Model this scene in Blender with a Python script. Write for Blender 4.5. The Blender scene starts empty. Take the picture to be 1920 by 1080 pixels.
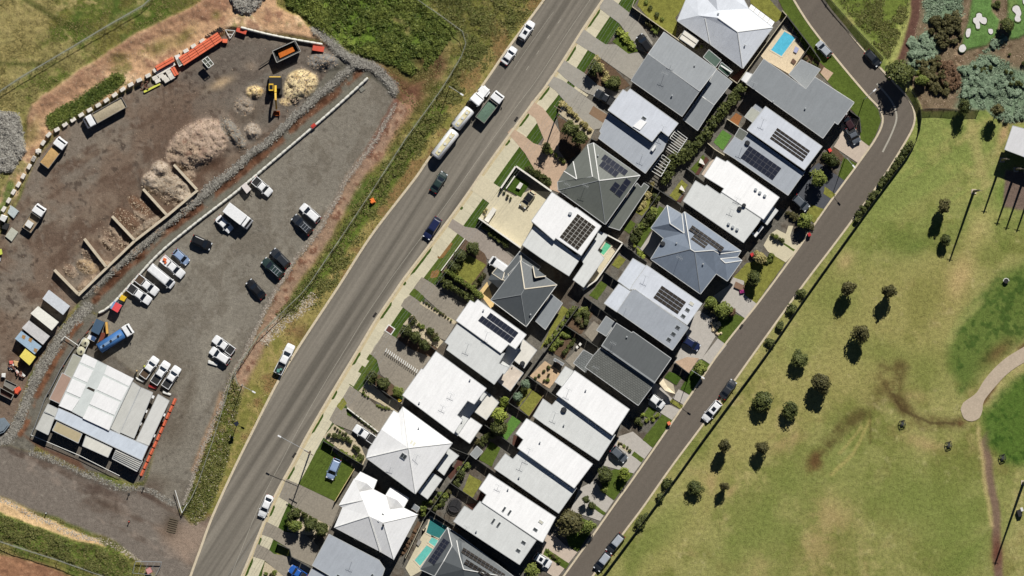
import bpy,bmesh,math,random
import numpy as np
from mathutils import Vector,Matrix
from mathutils.geometry import tessellate_polygon

# ------------------------------------------------------------------ camera, sky, sun, exposure
S = 0.11            # metres per map unit (one unit = one pixel of a 1920 x 1080 map sheet)
H = 1200.0          # flying height of the survey camera
scene = bpy.context.scene
C = bpy.data.collections.new("site"); scene.collection.children.link(C)
cam_d = bpy.data.cameras.new("survey_camera"); cam = bpy.data.objects.new("survey_camera",cam_d)
scene.collection.objects.link(cam)
cam.location = (0,0,H); cam.rotation_euler = (0,0,0)
cam_d.sensor_width = 36.0; cam_d.lens = 36.0 * H / (1920 * S); cam_d.clip_start = 10; cam_d.clip_end = 20000
scene.camera = cam
SUN_EL = math.radians(43.5)
SH = Vector((-0.33,-0.945,0)).normalized()        # direction in which shadows fall on the map
world = bpy.data.worlds.new("World"); scene.world = world; world.use_nodes = True
wn = world.node_tree; bg = wn.nodes["Background"]
sky = wn.nodes.new("ShaderNodeTexSky"); sky.sky_type = 'NISHITA'; sky.sun_disc = False
sky.sun_elevation = SUN_EL; sky.sun_rotation = math.atan2(-SH.x,-SH.y)
sky.altitude = 2500; sky.air_density = 0.5; sky.dust_density = 0.0; sky.ozone_density = 2.0
wn.links.new(sky.outputs[0],bg.inputs[0]); bg.inputs[1].default_value = 0.05
sun_d = bpy.data.lights.new("sun",'SUN'); sun_d.energy = 5.0; sun_d.angle = math.radians(0.5); sun_d.color = (1.0,0.965,0.9)
sun = bpy.data.objects.new("sun",sun_d); scene.collection.objects.link(sun)
sd_dir = Vector((SH.x * math.cos(SUN_EL),SH.y * math.cos(SUN_EL),-math.sin(SUN_EL)))
sun.rotation_euler = sd_dir.to_track_quat('-Z','Y').to_euler(); sun.location = (60,180,200)
vs = scene.view_settings; vs.view_transform = 'Standard'; vs.look = 'None'; vs.exposure = 0.0; vs.gamma = 1.0; vs.use_curve_mapping = False
scene.cycles.max_bounces = 5; scene.cycles.diffuse_bounces = 2; scene.cycles.glossy_bounces = 2
scene.cycles.transmission_bounces = 3; scene.cycles.transparent_max_bounces = 4
KEXP = 1.16

random.seed(4); rng = np.random.default_rng(7)

# ------------------------------------------------------------------ helpers
def lin(c):
    out = []
    for v in c[:3]:
        v = v / 255.0
        out.append(v / 12.92 if v <= 0.04045 else ((v + 0.055) / 1.055) ** 2.4)
    return out
def alb(c,k=KEXP):                      # surface albedo that shows this colour in full sun
    return tuple(min(0.84,v / k) for v in lin(c)) + (1.0,)
def P(x,y,z=0.0):                      # map point at height z
    f = 1.0 - z / H
    return Vector(((x - 960) * S * f,(540 - y) * S * f,z))
def q(ox,oy,*a,k=6.0):
    return [(ox + a[i] / k,oy + a[i + 1] / k) for i in range(0,len(a),2)]
def cen(pts):
    return (sum(p[0] for p in pts) / len(pts),sum(p[1] for p in pts) / len(pts))

MATS = {}
def mat(name,col,rough=0.8,metal=0.0,var=0.10,scale=0.6,bump=0.0,bscale=4.0,spec=0.3,coat=0.0,objvar=0.0,stretch=None,k=KEXP,grain=.13):
    if name in MATS: return MATS[name]
    m = bpy.data.materials.new(name); m.use_nodes = True
    nt = m.node_tree; b = nt.nodes["Principled BSDF"]
    base = alb(col,k)
    b.inputs["Roughness"].default_value = rough; b.inputs["Metallic"].default_value = metal
    b.inputs["Specular IOR Level"].default_value = spec
    if coat: b.inputs["Coat Weight"].default_value = coat; b.inputs["Coat Roughness"].default_value = 0.08
    geo = nt.nodes.new("ShaderNodeNewGeometry"); vec = geo.outputs["Position"]
    if stretch:
        mp = nt.nodes.new("ShaderNodeMapping"); mp.vector_type = 'TEXTURE'; mp.inputs["Rotation"].default_value = (0,0,stretch[0]); mp.inputs["Scale"].default_value = (stretch[1],stretch[2],1)
        nt.links.new(vec,mp.inputs[0]); vec = mp.outputs[0]
    nz = nt.nodes.new("ShaderNodeTexNoise"); nz.inputs["Scale"].default_value = scale; nz.inputs["Detail"].default_value = 6.0; nz.inputs["Roughness"].default_value = 0.65
    nt.links.new(vec,nz.inputs["Vector"])
    mr = nt.nodes.new("ShaderNodeMapRange"); mr.inputs[1].default_value = 0.25; mr.inputs[2].default_value = 0.75
    mr.inputs[3].default_value = 1 - var; mr.inputs[4].default_value = 1 + var
    nt.links.new(nz.outputs["Fac"],mr.inputs[0]); val = mr.outputs[0]
    if grain:
        ng = nt.nodes.new("ShaderNodeTexNoise"); ng.inputs["Scale"].default_value = 3.2; ng.inputs["Detail"].default_value = 5.0; ng.inputs["Roughness"].default_value = 0.8
        nt.links.new(geo.outputs["Position"],ng.inputs["Vector"])
        mg = nt.nodes.new("ShaderNodeMapRange"); mg.inputs[1].default_value = 0.3; mg.inputs[2].default_value = 0.7; mg.inputs[3].default_value = 1 - grain; mg.inputs[4].default_value = 1 + grain
        nt.links.new(ng.outputs["Fac"],mg.inputs[0]); mx_ = nt.nodes.new("ShaderNodeMath"); mx_.operation = 'MULTIPLY'
        nt.links.new(val,mx_.inputs[0]); nt.links.new(mg.outputs[0],mx_.inputs[1]); val = mx_.outputs[0]
    if objvar:
        oi = nt.nodes.new("ShaderNodeObjectInfo"); mo = nt.nodes.new("ShaderNodeMapRange")
        mo.inputs[3].default_value = 1 - objvar; mo.inputs[4].default_value = 1 + objvar
        nt.links.new(oi.outputs["Random"],mo.inputs[0])
        mm = nt.nodes.new("ShaderNodeMath"); mm.operation = 'MULTIPLY'
        nt.links.new(val,mm.inputs[0]); nt.links.new(mo.outputs[0],mm.inputs[1]); val = mm.outputs[0]
    vm = nt.nodes.new("ShaderNodeVectorMath"); vm.operation = 'SCALE'
    vm.inputs[0].default_value = base[:3]
    nt.links.new(val,vm.inputs["Scale"]); nt.links.new(vm.outputs[0],b.inputs["Base Color"])
    if bump:
        n2 = nt.nodes.new("ShaderNodeTexNoise"); n2.inputs["Scale"].default_value = bscale; n2.inputs["Detail"].default_value = 4
        nt.links.new(geo.outputs["Position"],n2.inputs["Vector"])
        bp = nt.nodes.new("ShaderNodeBump"); bp.inputs["Strength"].default_value = bump; bp.inputs["Distance"].default_value = 0.1
        nt.links.new(n2.outputs["Fac"],bp.inputs["Height"]); nt.links.new(bp.outputs[0],b.inputs["Normal"])
    MATS[name] = m
    return m
def roofmat(name,col,ang=None,tile=False,var=0.06,rough=0.55):
    """pressed metal sheet: ribs 0.7 m apart running down the fall, faint dirt"""
    if name in MATS: return MATS[name]
    m = mat(name,col,rough=rough,var=var,scale=.5,spec=0.35,grain=.07)
    nt = m.node_tree; b = nt.nodes["Principled BSDF"]
    geo = nt.nodes.new("ShaderNodeNewGeometry")
    mp = nt.nodes.new("ShaderNodeMapping"); mp.inputs["Rotation"].default_value = (0,0,ang if ang is not None else math.radians(33.7))
    nt.links.new(geo.outputs["Position"],mp.inputs[0])
    ms = nt.nodes.new("ShaderNodeMapping"); ms.vector_type = 'TEXTURE'; ms.inputs["Rotation"].default_value = (0,0,(ang if ang is not None else math.radians(33.7)) + math.radians(23)); ms.inputs["Scale"].default_value = (5.0,.7,1)
    nt.links.new(geo.outputs["Position"],ms.inputs[0]); nst = nt.nodes.new("ShaderNodeTexNoise"); nst.inputs["Scale"].default_value = 1.0; nst.inputs["Detail"].default_value = 5.0; nst.inputs["Roughness"].default_value = .7; nt.links.new(ms.outputs[0],nst.inputs["Vector"])
    mst = nt.nodes.new("ShaderNodeMapRange"); mst.inputs[1].default_value = .3; mst.inputs[2].default_value = .7; mst.inputs[3].default_value = .93; mst.inputs[4].default_value = 1.05; nt.links.new(nst.outputs["Fac"],mst.inputs[0])
    vst = nt.nodes.new("ShaderNodeVectorMath"); vst.operation = 'SCALE'; nt.links.new(b.inputs["Base Color"].links[0].from_socket,vst.inputs[0]); nt.links.new(mst.outputs[0],vst.inputs["Scale"]); nt.links.new(vst.outputs[0],b.inputs["Base Color"])
    wv = nt.nodes.new("ShaderNodeTexWave"); wv.bands_direction = 'X'; wv.inputs["Scale"].default_value = 0.44 if not tile else 0.5
    nt.links.new(mp.outputs[0],wv.inputs["Vector"])
    bp = nt.nodes.new("ShaderNodeBump"); bp.inputs["Strength"].default_value = 0.10 if not tile else 0.5; bp.inputs["Distance"].default_value = 0.05
    nt.links.new(wv.outputs["Fac"],bp.inputs["Height"])
    if tile:
        br = nt.nodes.new("ShaderNodeTexBrick"); br.inputs["Scale"].default_value = 1.0; br.inputs["Brick Width"].default_value = 0.62; br.inputs["Row Height"].default_value = 0.42
        br.inputs["Mortar Size"].default_value = 0.06; br.inputs["Color1"].default_value = (1,1,1,1); br.inputs["Color2"].default_value = (.86,.86,.86,1); br.inputs["Mortar"].default_value = (.6,.6,.6,1)
        nt.links.new(mp.outputs[0],br.inputs["Vector"])
        nt.links.new(br.outputs["Color"],bp.inputs["Height"])
        src = b.inputs["Base Color"].links[0].from_socket
        mx = nt.nodes.new("ShaderNodeVectorMath"); mx.operation = 'MULTIPLY'
        nt.links.new(src,mx.inputs[0]); nt.links.new(br.outputs["Color"],mx.inputs[1]); nt.links.new(mx.outputs[0],b.inputs["Base Color"])
    nt.links.new(bp.outputs[0],b.inputs["Normal"])
    return m

def link(o,parent=None):
    C.objects.link(o)
    if parent is not None: o.parent = parent
    return o
def obj(name,verts,faces,m,parent=None,smooth=False,mats=None,fm=None):
    me = bpy.data.meshes.new(name); me.from_pydata([tuple(v) for v in verts],[],faces); me.update()
    for mm in (mats or [m]): me.materials.append(mm)
    if fm:
        for p_,i_ in zip(me.polygons,fm): p_.material_index = i_
    if smooth:
        me.polygons.foreach_set("use_smooth",[True] * len(me.polygons))
    return link(bpy.data.objects.new(name,me),parent)
def inst(src,name,parent=None,loc=None,rotz=None,scale=None):
    o = bpy.data.objects.new(name,src); link(o,parent)
    if loc is not None: o.location = loc
    if rotz is not None: o.rotation_euler = (0,0,rotz)
    if scale is not None: o.scale = scale
    return o
def thing(name,label,cat,loc=(0,0,0),rotz=0.0,group=None):
    o = bpy.data.objects.new(name,None); link(o); o.empty_display_size = 0.5
    o.location = loc; o.rotation_euler = (0,0,rotz); o["label"] = label; o["category"] = cat
    if group: o["group"] = group
    return o
def tag(o,label,cat,group=None):
    o["label"] = label; o["category"] = cat
    if group: o["group"] = group
    return o
def struct(o,kind="structure"):
    o["kind"] = kind; return o

class MB:                                  # mesh collector
    def __init__(s): s.v = []; s.f = []; s.m = []
    def add(s,v,f,mi=0):
        n = len(s.v); s.v += [Vector(x) for x in v]; s.f += [tuple(i + n for i in g) for g in f]; s.m += [mi] * len(f); return s
    def box(s,c,d,rz=0.0,mi=0,taper=1.0):
        x,y,z = d[0] / 2,d[1] / 2,d[2] / 2
        cs,sn = math.cos(rz),math.sin(rz); v = []
        for k,t in ((-z,1.0),(z,taper)):
            for a,b in ((-x,-y),(x,-y),(x,y),(-x,y)):
                a *= t; b *= t
                v.append((c[0] + a * cs - b * sn,c[1] + a * sn + b * cs,c[2] + k))
        return s.add(v,[(3,2,1,0),(4,5,6,7),(0,1,5,4),(1,2,6,5),(2,3,7,6),(3,0,4,7)],mi)
    def bar(s,a,b,w,h=None,mi=0):     # rectangular bar from a to b
        a = Vector(a); b = Vector(b); h = h or w
        d = (b - a); L = d.length
        if L < 1e-6: return s
        d.normalize(); up = Vector((0,0,1)) if abs(d.z) < 0.95 else Vector((1,0,0))
        sx = d.cross(up).normalized() * (w / 2); sy = sx.cross(d).normalized() * (h / 2)
        v = [a - sx - sy,a + sx - sy,a + sx + sy,a - sx + sy,b - sx - sy,b + sx - sy,b + sx + sy,b - sx + sy]
        return s.add(v,[(3,2,1,0),(4,5,6,7),(0,1,5,4),(1,2,6,5),(2,3,7,6),(3,0,4,7)],mi)
    def tube(s,a,b,r0,r1=None,n=8,mi=0):
        a = Vector(a); b = Vector(b); r1 = r0 if r1 is None else r1
        d = (b - a).normalized(); up = Vector((0,0,1)) if abs(d.z) < 0.95 else Vector((1,0,0))
        sx = d.cross(up).normalized(); sy = sx.cross(d).normalized(); v = []
        for c,r in ((a,r0),(b,r1)):
            for i in range(n):
                t = 2 * math.pi * i / n; v.append(c + (sx * math.cos(t) + sy * math.sin(t)) * r)
        f = [(i,(i + 1) % n,n + (i + 1) % n,n + i) for i in range(n)] + [tuple(range(n - 1,-1,-1)),tuple(range(n,2 * n))]
        return s.add(v,f,mi)
    def loft(s,rings,mi=0,cap=True):
        n = len(rings[0]); v = [p for r in rings for p in r]; f = []
        for k in range(len(rings) - 1):
            for i in range(n):
                j = (i + 1) % n; f.append((k * n + i,k * n + j,(k + 1) * n + j,(k + 1) * n + i))
        if cap: f += [tuple(range(n - 1,-1,-1)),tuple(range((len(rings) - 1) * n,len(rings) * n))]
        return s.add(v,f,mi)
    def prism(s,poly,z0,z1,mi=0):      # poly in world xy
        n = len(poly); a = sum(poly[i][0] * poly[(i + 1) % n][1] - poly[(i + 1) % n][0] * poly[i][1] for i in range(n))
        if a < 0: poly = poly[::-1]
        zt = z1 if isinstance(z1,(list,tuple)) else [z1] * n
        v = [(p[0],p[1],z0) for p in poly] + [(p[0],p[1],zt[i]) for i,p in enumerate(poly)]
        f = [tuple(range(n - 1,-1,-1)),tuple(range(n,2 * n))] + [(i,(i + 1) % n,n + (i + 1) % n,n + i) for i in range(n)]
        return s.add(v,f,mi)
    def build(s,name,m,parent=None,smooth=False,origin=None):
        v = s.v if origin is None else [x - Vector(origin) for x in s.v]
        ms = m if isinstance(m,(list,tuple)) else [m]
        return obj(name,v,s.f,None,parent,smooth,mats=ms,fm=s.m if len(ms) > 1 else None)

def bevel(o,w=0.04,seg=2):
    b = o.modifiers.new("edge",'BEVEL'); b.width = w; b.segments = seg; b.limit_method = 'ANGLE'; b.angle_limit = math.radians(35)
    return o

def wpoly(pts,z=0.0): return [P(x,y,z) for x,y in pts]
def sheet(name,pts,z,m,wob=0.0,kind="structure",thick=0.0):
    """flat patch of ground lying z above datum, edges finely broken when wob > 0 (map units)"""
    pp = []
    n = len(pts)
    for i in range(n):
        a,b = pts[i],pts[(i + 1) % n]; L = math.dist(a,b)
        k = max(1,int(L / 5)) if wob else 1
        for j in range(k):
            t = j / k; x = a[0] + (b[0] - a[0]) * t; y = a[1] + (b[1] - a[1]) * t
            if wob: x += random.uniform(-wob,wob); y += random.uniform(-wob,wob)
            pp.append((x,y))
    bm = bmesh.new()
    vv = [bm.verts.new(P(x,y,z)) for x,y in pp]
    f = bm.faces.new(vv)
    if f.normal.z < 0: f.normal_flip()
    bm.normal_update()
    if f.normal.z < 0: f.normal_flip()
    r = bmesh.ops.triangulate(bm,faces=[f])
    if thick:
        e = bmesh.ops.extrude_face_region(bm,geom=list(bm.faces))
        for v in e["geom"]:
            if isinstance(v,bmesh.types.BMVert): v.co.z -= thick
        bmesh.ops.recalc_face_normals(bm,faces=bm.faces)
    me = bpy.data.meshes.new(name); bm.to_mesh(me); bm.free(); me.materials.append(m)
    o = link(bpy.data.objects.new(name,me))
    if kind: o["kind"] = kind
    return o
def offset_line(pts,d):
    out = []
    n = len(pts)
    for i in range(n):
        a = pts[max(0,i - 1)]; b = pts[min(n - 1,i + 1)]
        tx,ty = b[0] - a[0],b[1] - a[1]; L = math.hypot(tx,ty)
        out.append((pts[i][0] - ty / L * d,pts[i][1] + tx / L * d))
    return out
def resample(pts,step):
    out = [pts[0]]; acc = 0.0
    for i in range(len(pts) - 1):
        a,b = pts[i],pts[i + 1]; L = math.dist(a,b); t = step - acc
        while t <= L:
            out.append((a[0] + (b[0] - a[0]) * t / L,a[1] + (b[1] - a[1]) * t / L)); t += step
        acc = L - (t - step)
    return out
def smooth_line(pts,step=8.0):
    """Catmull-Rom through the traced points"""
    out = []
    n = len(pts)
    for i in range(n - 1):
        p0 = pts[max(0,i - 1)]; p1 = pts[i]; p2 = pts[i + 1]; p3 = pts[min(n - 1,i + 2)]
        k = max(1,int(math.dist(p1,p2) / step))
        for j in range(k):
            t = j / k; t2 = t * t; t3 = t2 * t
            out.append(tuple(0.5 * (2 * p1[c] + (p2[c] - p0[c]) * t + (2 * p0[c] - 5 * p1[c] + 4 * p2[c] - p3[c]) * t2 + (3 * p1[c] - p0[c] - 3 * p2[c] + p3[c]) * t3) for c in (0,1)))
    out.append(pts[-1])
    return out
def ribbon(name,la,lb,z,m,parent=None,z2=None):
    n = min(len(la),len(lb)); v = [P(*la[i],z) for i in range(n)] + [P(*lb[i],z if z2 is None else z2) for i in range(n)]
    f = [(i,i + 1,n + i + 1,n + i) for i in range(n - 1)]
    o = obj(name,v,f,m,parent)
    me = o.data
    if me.polygons[0].normal.z < 0: me.flip_normals()
    return o
def kerb(name,line,w,h,m):
    """raised kerb along a line, w map units wide, h metres high"""
    lb = offset_line(line,w); n = len(line); mb = MB(); v = []
    for i in range(n):
        v += [P(*line[i],-0.05),P(*line[i],h - 0.01),P(line[i][0] * .8 + lb[i][0] * .2,line[i][1] * .8 + lb[i][1] * .2,h),P(*lb[i],h),P(*lb[i],-0.05)]
    f = []
    for i in range(n - 1):
        for k in range(4): f.append((i * 5 + k,i * 5 + k + 1,i * 5 + k + 6,i * 5 + k + 5))
    o = obj(name,v,f,m); me = o.data
    bm = bmesh.new(); bm.from_mesh(me); bmesh.ops.recalc_face_normals(bm,faces=bm.faces); bm.to_mesh(me); bm.free()
    up = sum(p.normal.z * p.area for p in me.polygons)
    if up < 0: me.flip_normals()
    return struct(o)
# ------------------------------------------------------------------ traced lines of the roads
ROAD_A = smooth_line([(1095,-110),(1045,-40),(1022,0),(954,92),(906,162),(807,297),(780,336),(700,440),(642,530),(613,574),(560,655),(519,724),(466,829),(438,886),(400,970),(380,1024),(358,1085),(335,1160)])
ROAD_B = smooth_line([(1200,-110),(1154,-40),(1127,0),(1088,58),(1054,112),(1021,161),(996,193),(938,272),(900,325),(879,356),(834,418),(760,515),(738,547),(702,600),(672,650),(630,719),(597,775),(569,824),(548,865),(513,930),(483,1002),(466,1044),(449,1085),(420,1160)])
ST_A = smooth_line([(1430,-90),(1478,-20),(1520,46),(1578,119),(1628,178),(1651,203),(1657,228),(1645,258),(1617,299),(1559,378),(1520,434),(1496,470),(1423,569),(1357,652),(1296,742),(1239,826),(1182,908),(1160,938),(1113,1005),(1060,1079),(1010,1150)])
ST_B = smooth_line([(1490,-90),(1540,-3),(1584,53),(1620,97),(1659,139),(1698,181),(1712,208),(1711,236),(1687,280),(1653,334),(1603,403),(1556,466),(1507,530),(1429,638),(1379,708),(1321,789),(1259,872),(1204,950),(1165,1002),(1110,1079),(1060,1150)])
PARK_FENCE_N = [(1530,-40),(1556,0),(1610,60),(1659,113)]
PARK_FENCE = smooth_line([(1703,164),(1722,192),(1727,228),(1716,268),(1694,302),(1631,387),(1520,542),(1446,650),(1371,752),(1312,832),(1262,902),(1140,1066),(1100,1118)],10)
SITE_FENCE = [(740,-40),(782,0),(830,32),(876,66),(872,95),(830,165),(760,262),(700,355),(640,445),(572,545),(540,575),(486,628),(436,703),(451,730)]
FIELD_FENCE = [(-30,192),(40,145),(120,98),(200,50),(270,10),(300,-20)]
SOUTH_FENCE = [(-20,1008),(40,1028),(110,1050),(200,1082),(260,1105)]
BARRIER = [(690,146),(640,192),(585,240),(500,312),(440,362),(360,424),(300,474),(255,522),(215,566),(196,582),(183,588)]

# ------------------------------------------------------------------ ground: one height field cut into its kinds of ground
GS = 2.5
gx = np.arange(-90,2011,GS); gy = np.arange(-90,1171,GS)
X,Y = np.meshgrid(gx,gy); SHP = X.shape
def vnoise(x,y,sc,seed):
    r = np.random.default_rng(seed); T = r.random((257,257)); T[:,256] = T[:,0]; T[256] = T[0]
    u = x / sc + 500.3; v = y / sc + 500.7
    i = np.floor(u).astype(int); j = np.floor(v).astype(int); fu = u - i; fv = v - j
    fu = fu * fu * (3 - 2 * fu); fv = fv * fv * (3 - 2 * fv); i %= 256; j %= 256
    return (T[j,i] * (1 - fu) + T[j,i + 1] * fu) * (1 - fv) + (T[j + 1,i] * (1 - fu) + T[j + 1,i + 1] * fu) * fv
def fbm(sc,seed,oc=4,x=None,y=None,rough=0.55):
    x = X if x is None else x; y = Y if y is None else y; a = 1.0; t = 0.0; s = 0.0
    for o in range(oc):
        t = t + a * vnoise(x,y,sc / 2 ** o,seed * 17 + o); s += a; a *= rough
    return t / s - 0.5
WX = X + 9 * fbm(40,1,4); WY = Y + 9 * fbm(40,2,4)
WX2 = X + 26 * fbm(70,3,5); WY2 = Y + 26 * fbm(70,4,5)
def seg_d(x,y,pts,closed=False):
    d = np.full(x.shape,1e9); n = len(pts)
    for i in range(n if closed else n - 1):
        a,b = pts[i],pts[(i + 1) % n]; dx,dy = b[0] - a[0],b[1] - a[1]; L2 = dx * dx + dy * dy + 1e-9
        t = np.clip(((x - a[0]) * dx + (y - a[1]) * dy) / L2,0,1)
        d = np.minimum(d,(x - a[0] - t * dx) ** 2 + (y - a[1] - t * dy) ** 2)
    return np.sqrt(d)
def inside(x,y,pts):
    r = np.zeros(x.shape,bool); n = len(pts)
    for i in range(n):
        x0,y0 = pts[i]; x1,y1 = pts[(i + 1) % n]
        if y0 == y1: continue
        c = ((y0 > y) != (y1 > y)) & (x < (x1 - x0) * (y - y0) / (y1 - y0) + x0); r ^= c
    return r
def sstep(e0,e1,v):
    t = np.clip((v - e0) / (e1 - e0),0,1); return t * t * (3 - 2 * t)
def pmask(pts,soft=6,warp=1):
    x,y = ((X,Y),(WX,WY),(WX2,WY2))[warp]
    d = seg_d(x,y,pts,True); d = np.where(inside(x,y,pts),d,-d)
    return sstep(-soft,soft,d)
def lmask(pts,w,soft=3,warp=1):
    x,y = ((X,Y),(WX,WY),(WX2,WY2))[warp]
    return 1 - sstep(w - soft,w + soft,seg_d(x,y,pts))
def blob(cx,cy,rx,ry,ang=0,warp=1,pw=1.0):
    x,y = ((X,Y),(WX,WY),(WX2,WY2))[warp]; a = math.radians(ang); c,s = math.cos(a),math.sin(a)
    u = ((x - cx) * c + (y - cy) * s) / rx; v = (-(x - cx) * s + (y - cy) * c) / ry
    return np.exp(-(u * u + v * v) ** pw)
COL = np.zeros(SHP + (3,)); HZ = np.zeros(SHP); GR = np.zeros(SHP); KL = np.zeros(SHP,int)
KINDS = ["grass_field","dirt_bank","yard_ground","car_park_gravel","access_track","road_verge","block_ground","park_grass","planted_bank","stony_strip"]
def paint(m,col,amt=1.0,kl=None,gr=None,thr=0.5):
    global COL
    a = (m * amt)[...,None]; COL[:] = COL * (1 - a) + np.array(col,float) * a
    if kl is not None: KL[m > thr] = KINDS.index(kl)
    if gr is not None: GR[:] = GR * (1 - m * amt) + gr * m * amt
def mixn(m,col,n,lo,hi,amt=1.0,gr=None): paint(m * sstep(lo,hi,n),col,amt,None,gr)
ALL = np.ones(SHP)
n1 = fbm(150,11,5); n2 = fbm(60,12,5); n3 = fbm(22,13,4); n4 = fbm(9,14,3); n5 = fbm(260,15,4)
rot = lambda a: (X * math.cos(a) + Y * math.sin(a),-X * math.sin(a) + Y * math.cos(a))
ux,uy = rot(math.radians(-58)); streak = fbm(60,16,4,ux * 0.25,uy * 2.2)      # streaks along the main road
sx_,sy_ = rot(math.radians(-32)); streak2 = fbm(60,17,4,sx_ * 0.3,sy_ * 2.0)   # streaks along the yard

SK = sstep(-.28,.12,fbm(26,34,6,rough=.75))
# --- park side (east) base: dry mown grass
paint(ALL,(156,153,94),kl="park_grass",gr=1.0)
mixn(ALL,(118,122,62),n2 + 0.6 * n1,-0.02,0.22,0.85)
mixn(ALL,(182,170,116),n2 * 0.6 - n1 + n3 * .5,0.03,0.28,0.8)
mixn(ALL,(136,122,76),n3 + 0.5 * n2,0.12,0.3,0.35)
mixn(ALL,(196,184,140),n4 + 0.5 * n3,0.16,0.4,0.5)
mixn(ALL,(116,124,62),fbm(110,31,6,rough=.7),.03,.2,.65); mixn(ALL,(134,116,72),fbm(70,32,6,rough=.7),.1,.28,.4); mixn(ALL,(192,176,122),fbm(34,33,5,rough=.7),.08,.3,.5)
top = sstep(520,330,Y) * sstep(1480,1560,X)
paint(top * sstep(-.25,.1,streak2),(132,146,78),0.8)
mixn(top,(168,165,98),n3 + n2,0.0,0.25,0.6)
mixn(top,(98,120,56),n2 - n3 * .5,0.06,0.25,0.5)
paint(blob(1690,452,42,22,0),(98,112,52),0.7); paint(blob(1722,462,30,14,-20),(96,116,52),0.7)
paint(pmask([(1540,505),(1600,490),(1700,492),(1740,470),(1820,500),(1800,620),(1760,700),(1600,760),(1440,830),(1300,1000),(1240,1080),(1180,1080),(1400,740)],24,2),(162,152,94),0.45)
paint(blob(1585,490,20,14,120),(205,172,130),0.9)
paint(blob(1800,520,50,22,-70),(200,172,124),0.75); paint(blob(1835,430,40,24,-60),(198,178,124),0.6)
for a in ((1560,960,60,26,20),(1540,1010,40,70,10),(1720,825,40,14,10),(1752,830,22,9,10),(1335,905,14,26,10),(1376,920,16,8,-30),(1425,1060,26,40,10),(1480,830,40,18,-20),(1715,745,26,12,20)):
    paint(blob(*a,warp=2) * SK,(190,160,118),0.62,gr=0.5)
for a in ((1560,560,50,34,10),(1500,900,60,30,-20),(1380,1020,50,24,-60),(1660,940,70,50,10),(1710,930,50,26,60),(1440,960,60,18,-60),(1780,1010,60,90,0),(1200,1030,60,14,-50),(1290,850,50,20,-40),(1655,660,60,30,20),(1735,690,40,50,20)):
    paint(blob(*a,warp=2),(118,128,64),0.6)
for a in ((1720,930,150,90,10),(1440,1000,120,60,-50),(1800,1010,80,110,0),(1560,850,90,40,-30),(1650,420,150,80,-35),(1250,990,90,30,-50),(1500,640,60,40,-40)): paint(blob(*a,warp=2),(126,138,72),0.5)
bx_,by_ = rot(math.radians(-38)); paint(sstep(.1,.9,.5 + .5 * np.sin(by_ / 8.5)) * blob(1690,330,130,110,0,1),(150,160,90),.35)
mixn(ALL,(108,126,58),fbm(200,36,5,bx_ * .35,by_ * 1.4),.06,.24,.5)
# mower strips and tyre marks of the practice field
paint(lmask([(1660,690),(1672,730),(1690,770),(1730,790),(1800,792)],10,10,2) * SK,(92,76,48),0.7,gr=0.4); paint(lmask([(1672,740),(1692,768),(1740,793),(1790,796)],2.5,2,1),(72,58,38),.55)
paint(lmask([(1690,690),(1680,735),(1700,765)],13,12,2) * SK,(82,66,40),0.7)
paint(blob(1655,730,22,34,30,2) * SK,(92,78,46),0.6)
paint(lmask([(1800,792),(1820,770),(1850,735),(1880,690),(1912,645),(1935,620)],5,5,2) * SK,(90,62,42),0.9,gr=0.3)
paint(lmask([(1615,780),(1570,815),(1530,865)],12,11,2) * SK,(88,78,44),0.8); paint(blob(1530,868,16,24,20,2) * SK,(106,78,50),0.8)
paint(lmask([(1632,790),(1600,850),(1560,890)],3,3,1),(190,172,110),0.6); paint(lmask([(1618,800),(1575,850)],2.5,3,1),(186,168,108),0.6)
paint(lmask([(1632,770),(1634,830)],2,2,1),(96,86,48),0.5)
paint(lmask([(1860,120 + 690),(1846,830),(1855,900),(1868,960),(1872,1080),(1872,1110)],8,4,1),(128,104,92),0.9,gr=0.1)
paint(blob(1870,1035,10,30,0,1),(104,66,52),0.9,gr=0.1)
paint(lmask([(1835,800),(1846,905),(1860,985)],4,4,1),(198,178,126),0.7)
# dark green fairways
dg = pmask([(1782,640),(1800,600),(1840,560),(1880,520),(1925,490),(1960,500),(1960,610),(1900,640),(1830,700),(1800,740),(1780,700)],15,2)
paint(dg,(96,116,54),0.9); mixn(dg,(120,138,70),n3,0.05,0.25,0.6); mixn(dg,(52,78,30),n4 + n3,0.05,0.25,0.6)
paint(blob(1870,660,34,14,-40,1),(120,92,62),0.7)
dg = pmask([(1848,770),(1880,730),(1940,690),(1980,700),(1980,850),(1920,880),(1880,870),(1850,830)],15,2)
paint(dg,(82,110,44),0.92); mixn(dg,(108,134,62),n3,0.06,0.25,0.6); mixn(dg,(48,76,26),n4 + n3,0.08,0.25,0.6)
paint(lmask([(1782,640),(1796,610),(1840,566)],7,6,1),(176,172,108),0.55)
paint(blob(1880,360,16,26,20,1),(112,134,62),0.8)
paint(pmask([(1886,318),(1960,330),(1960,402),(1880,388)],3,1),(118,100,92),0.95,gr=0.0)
paint(blob(1885,250,10,28,15,1),(196,158,122),0.8)
paint(lmask([(1821,215),(1826,262),(1838,320),(1850,340)],10,9,2),(182,168,114),0.6)
HZ += 0.05 * n3 + 0.06 * n4
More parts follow.
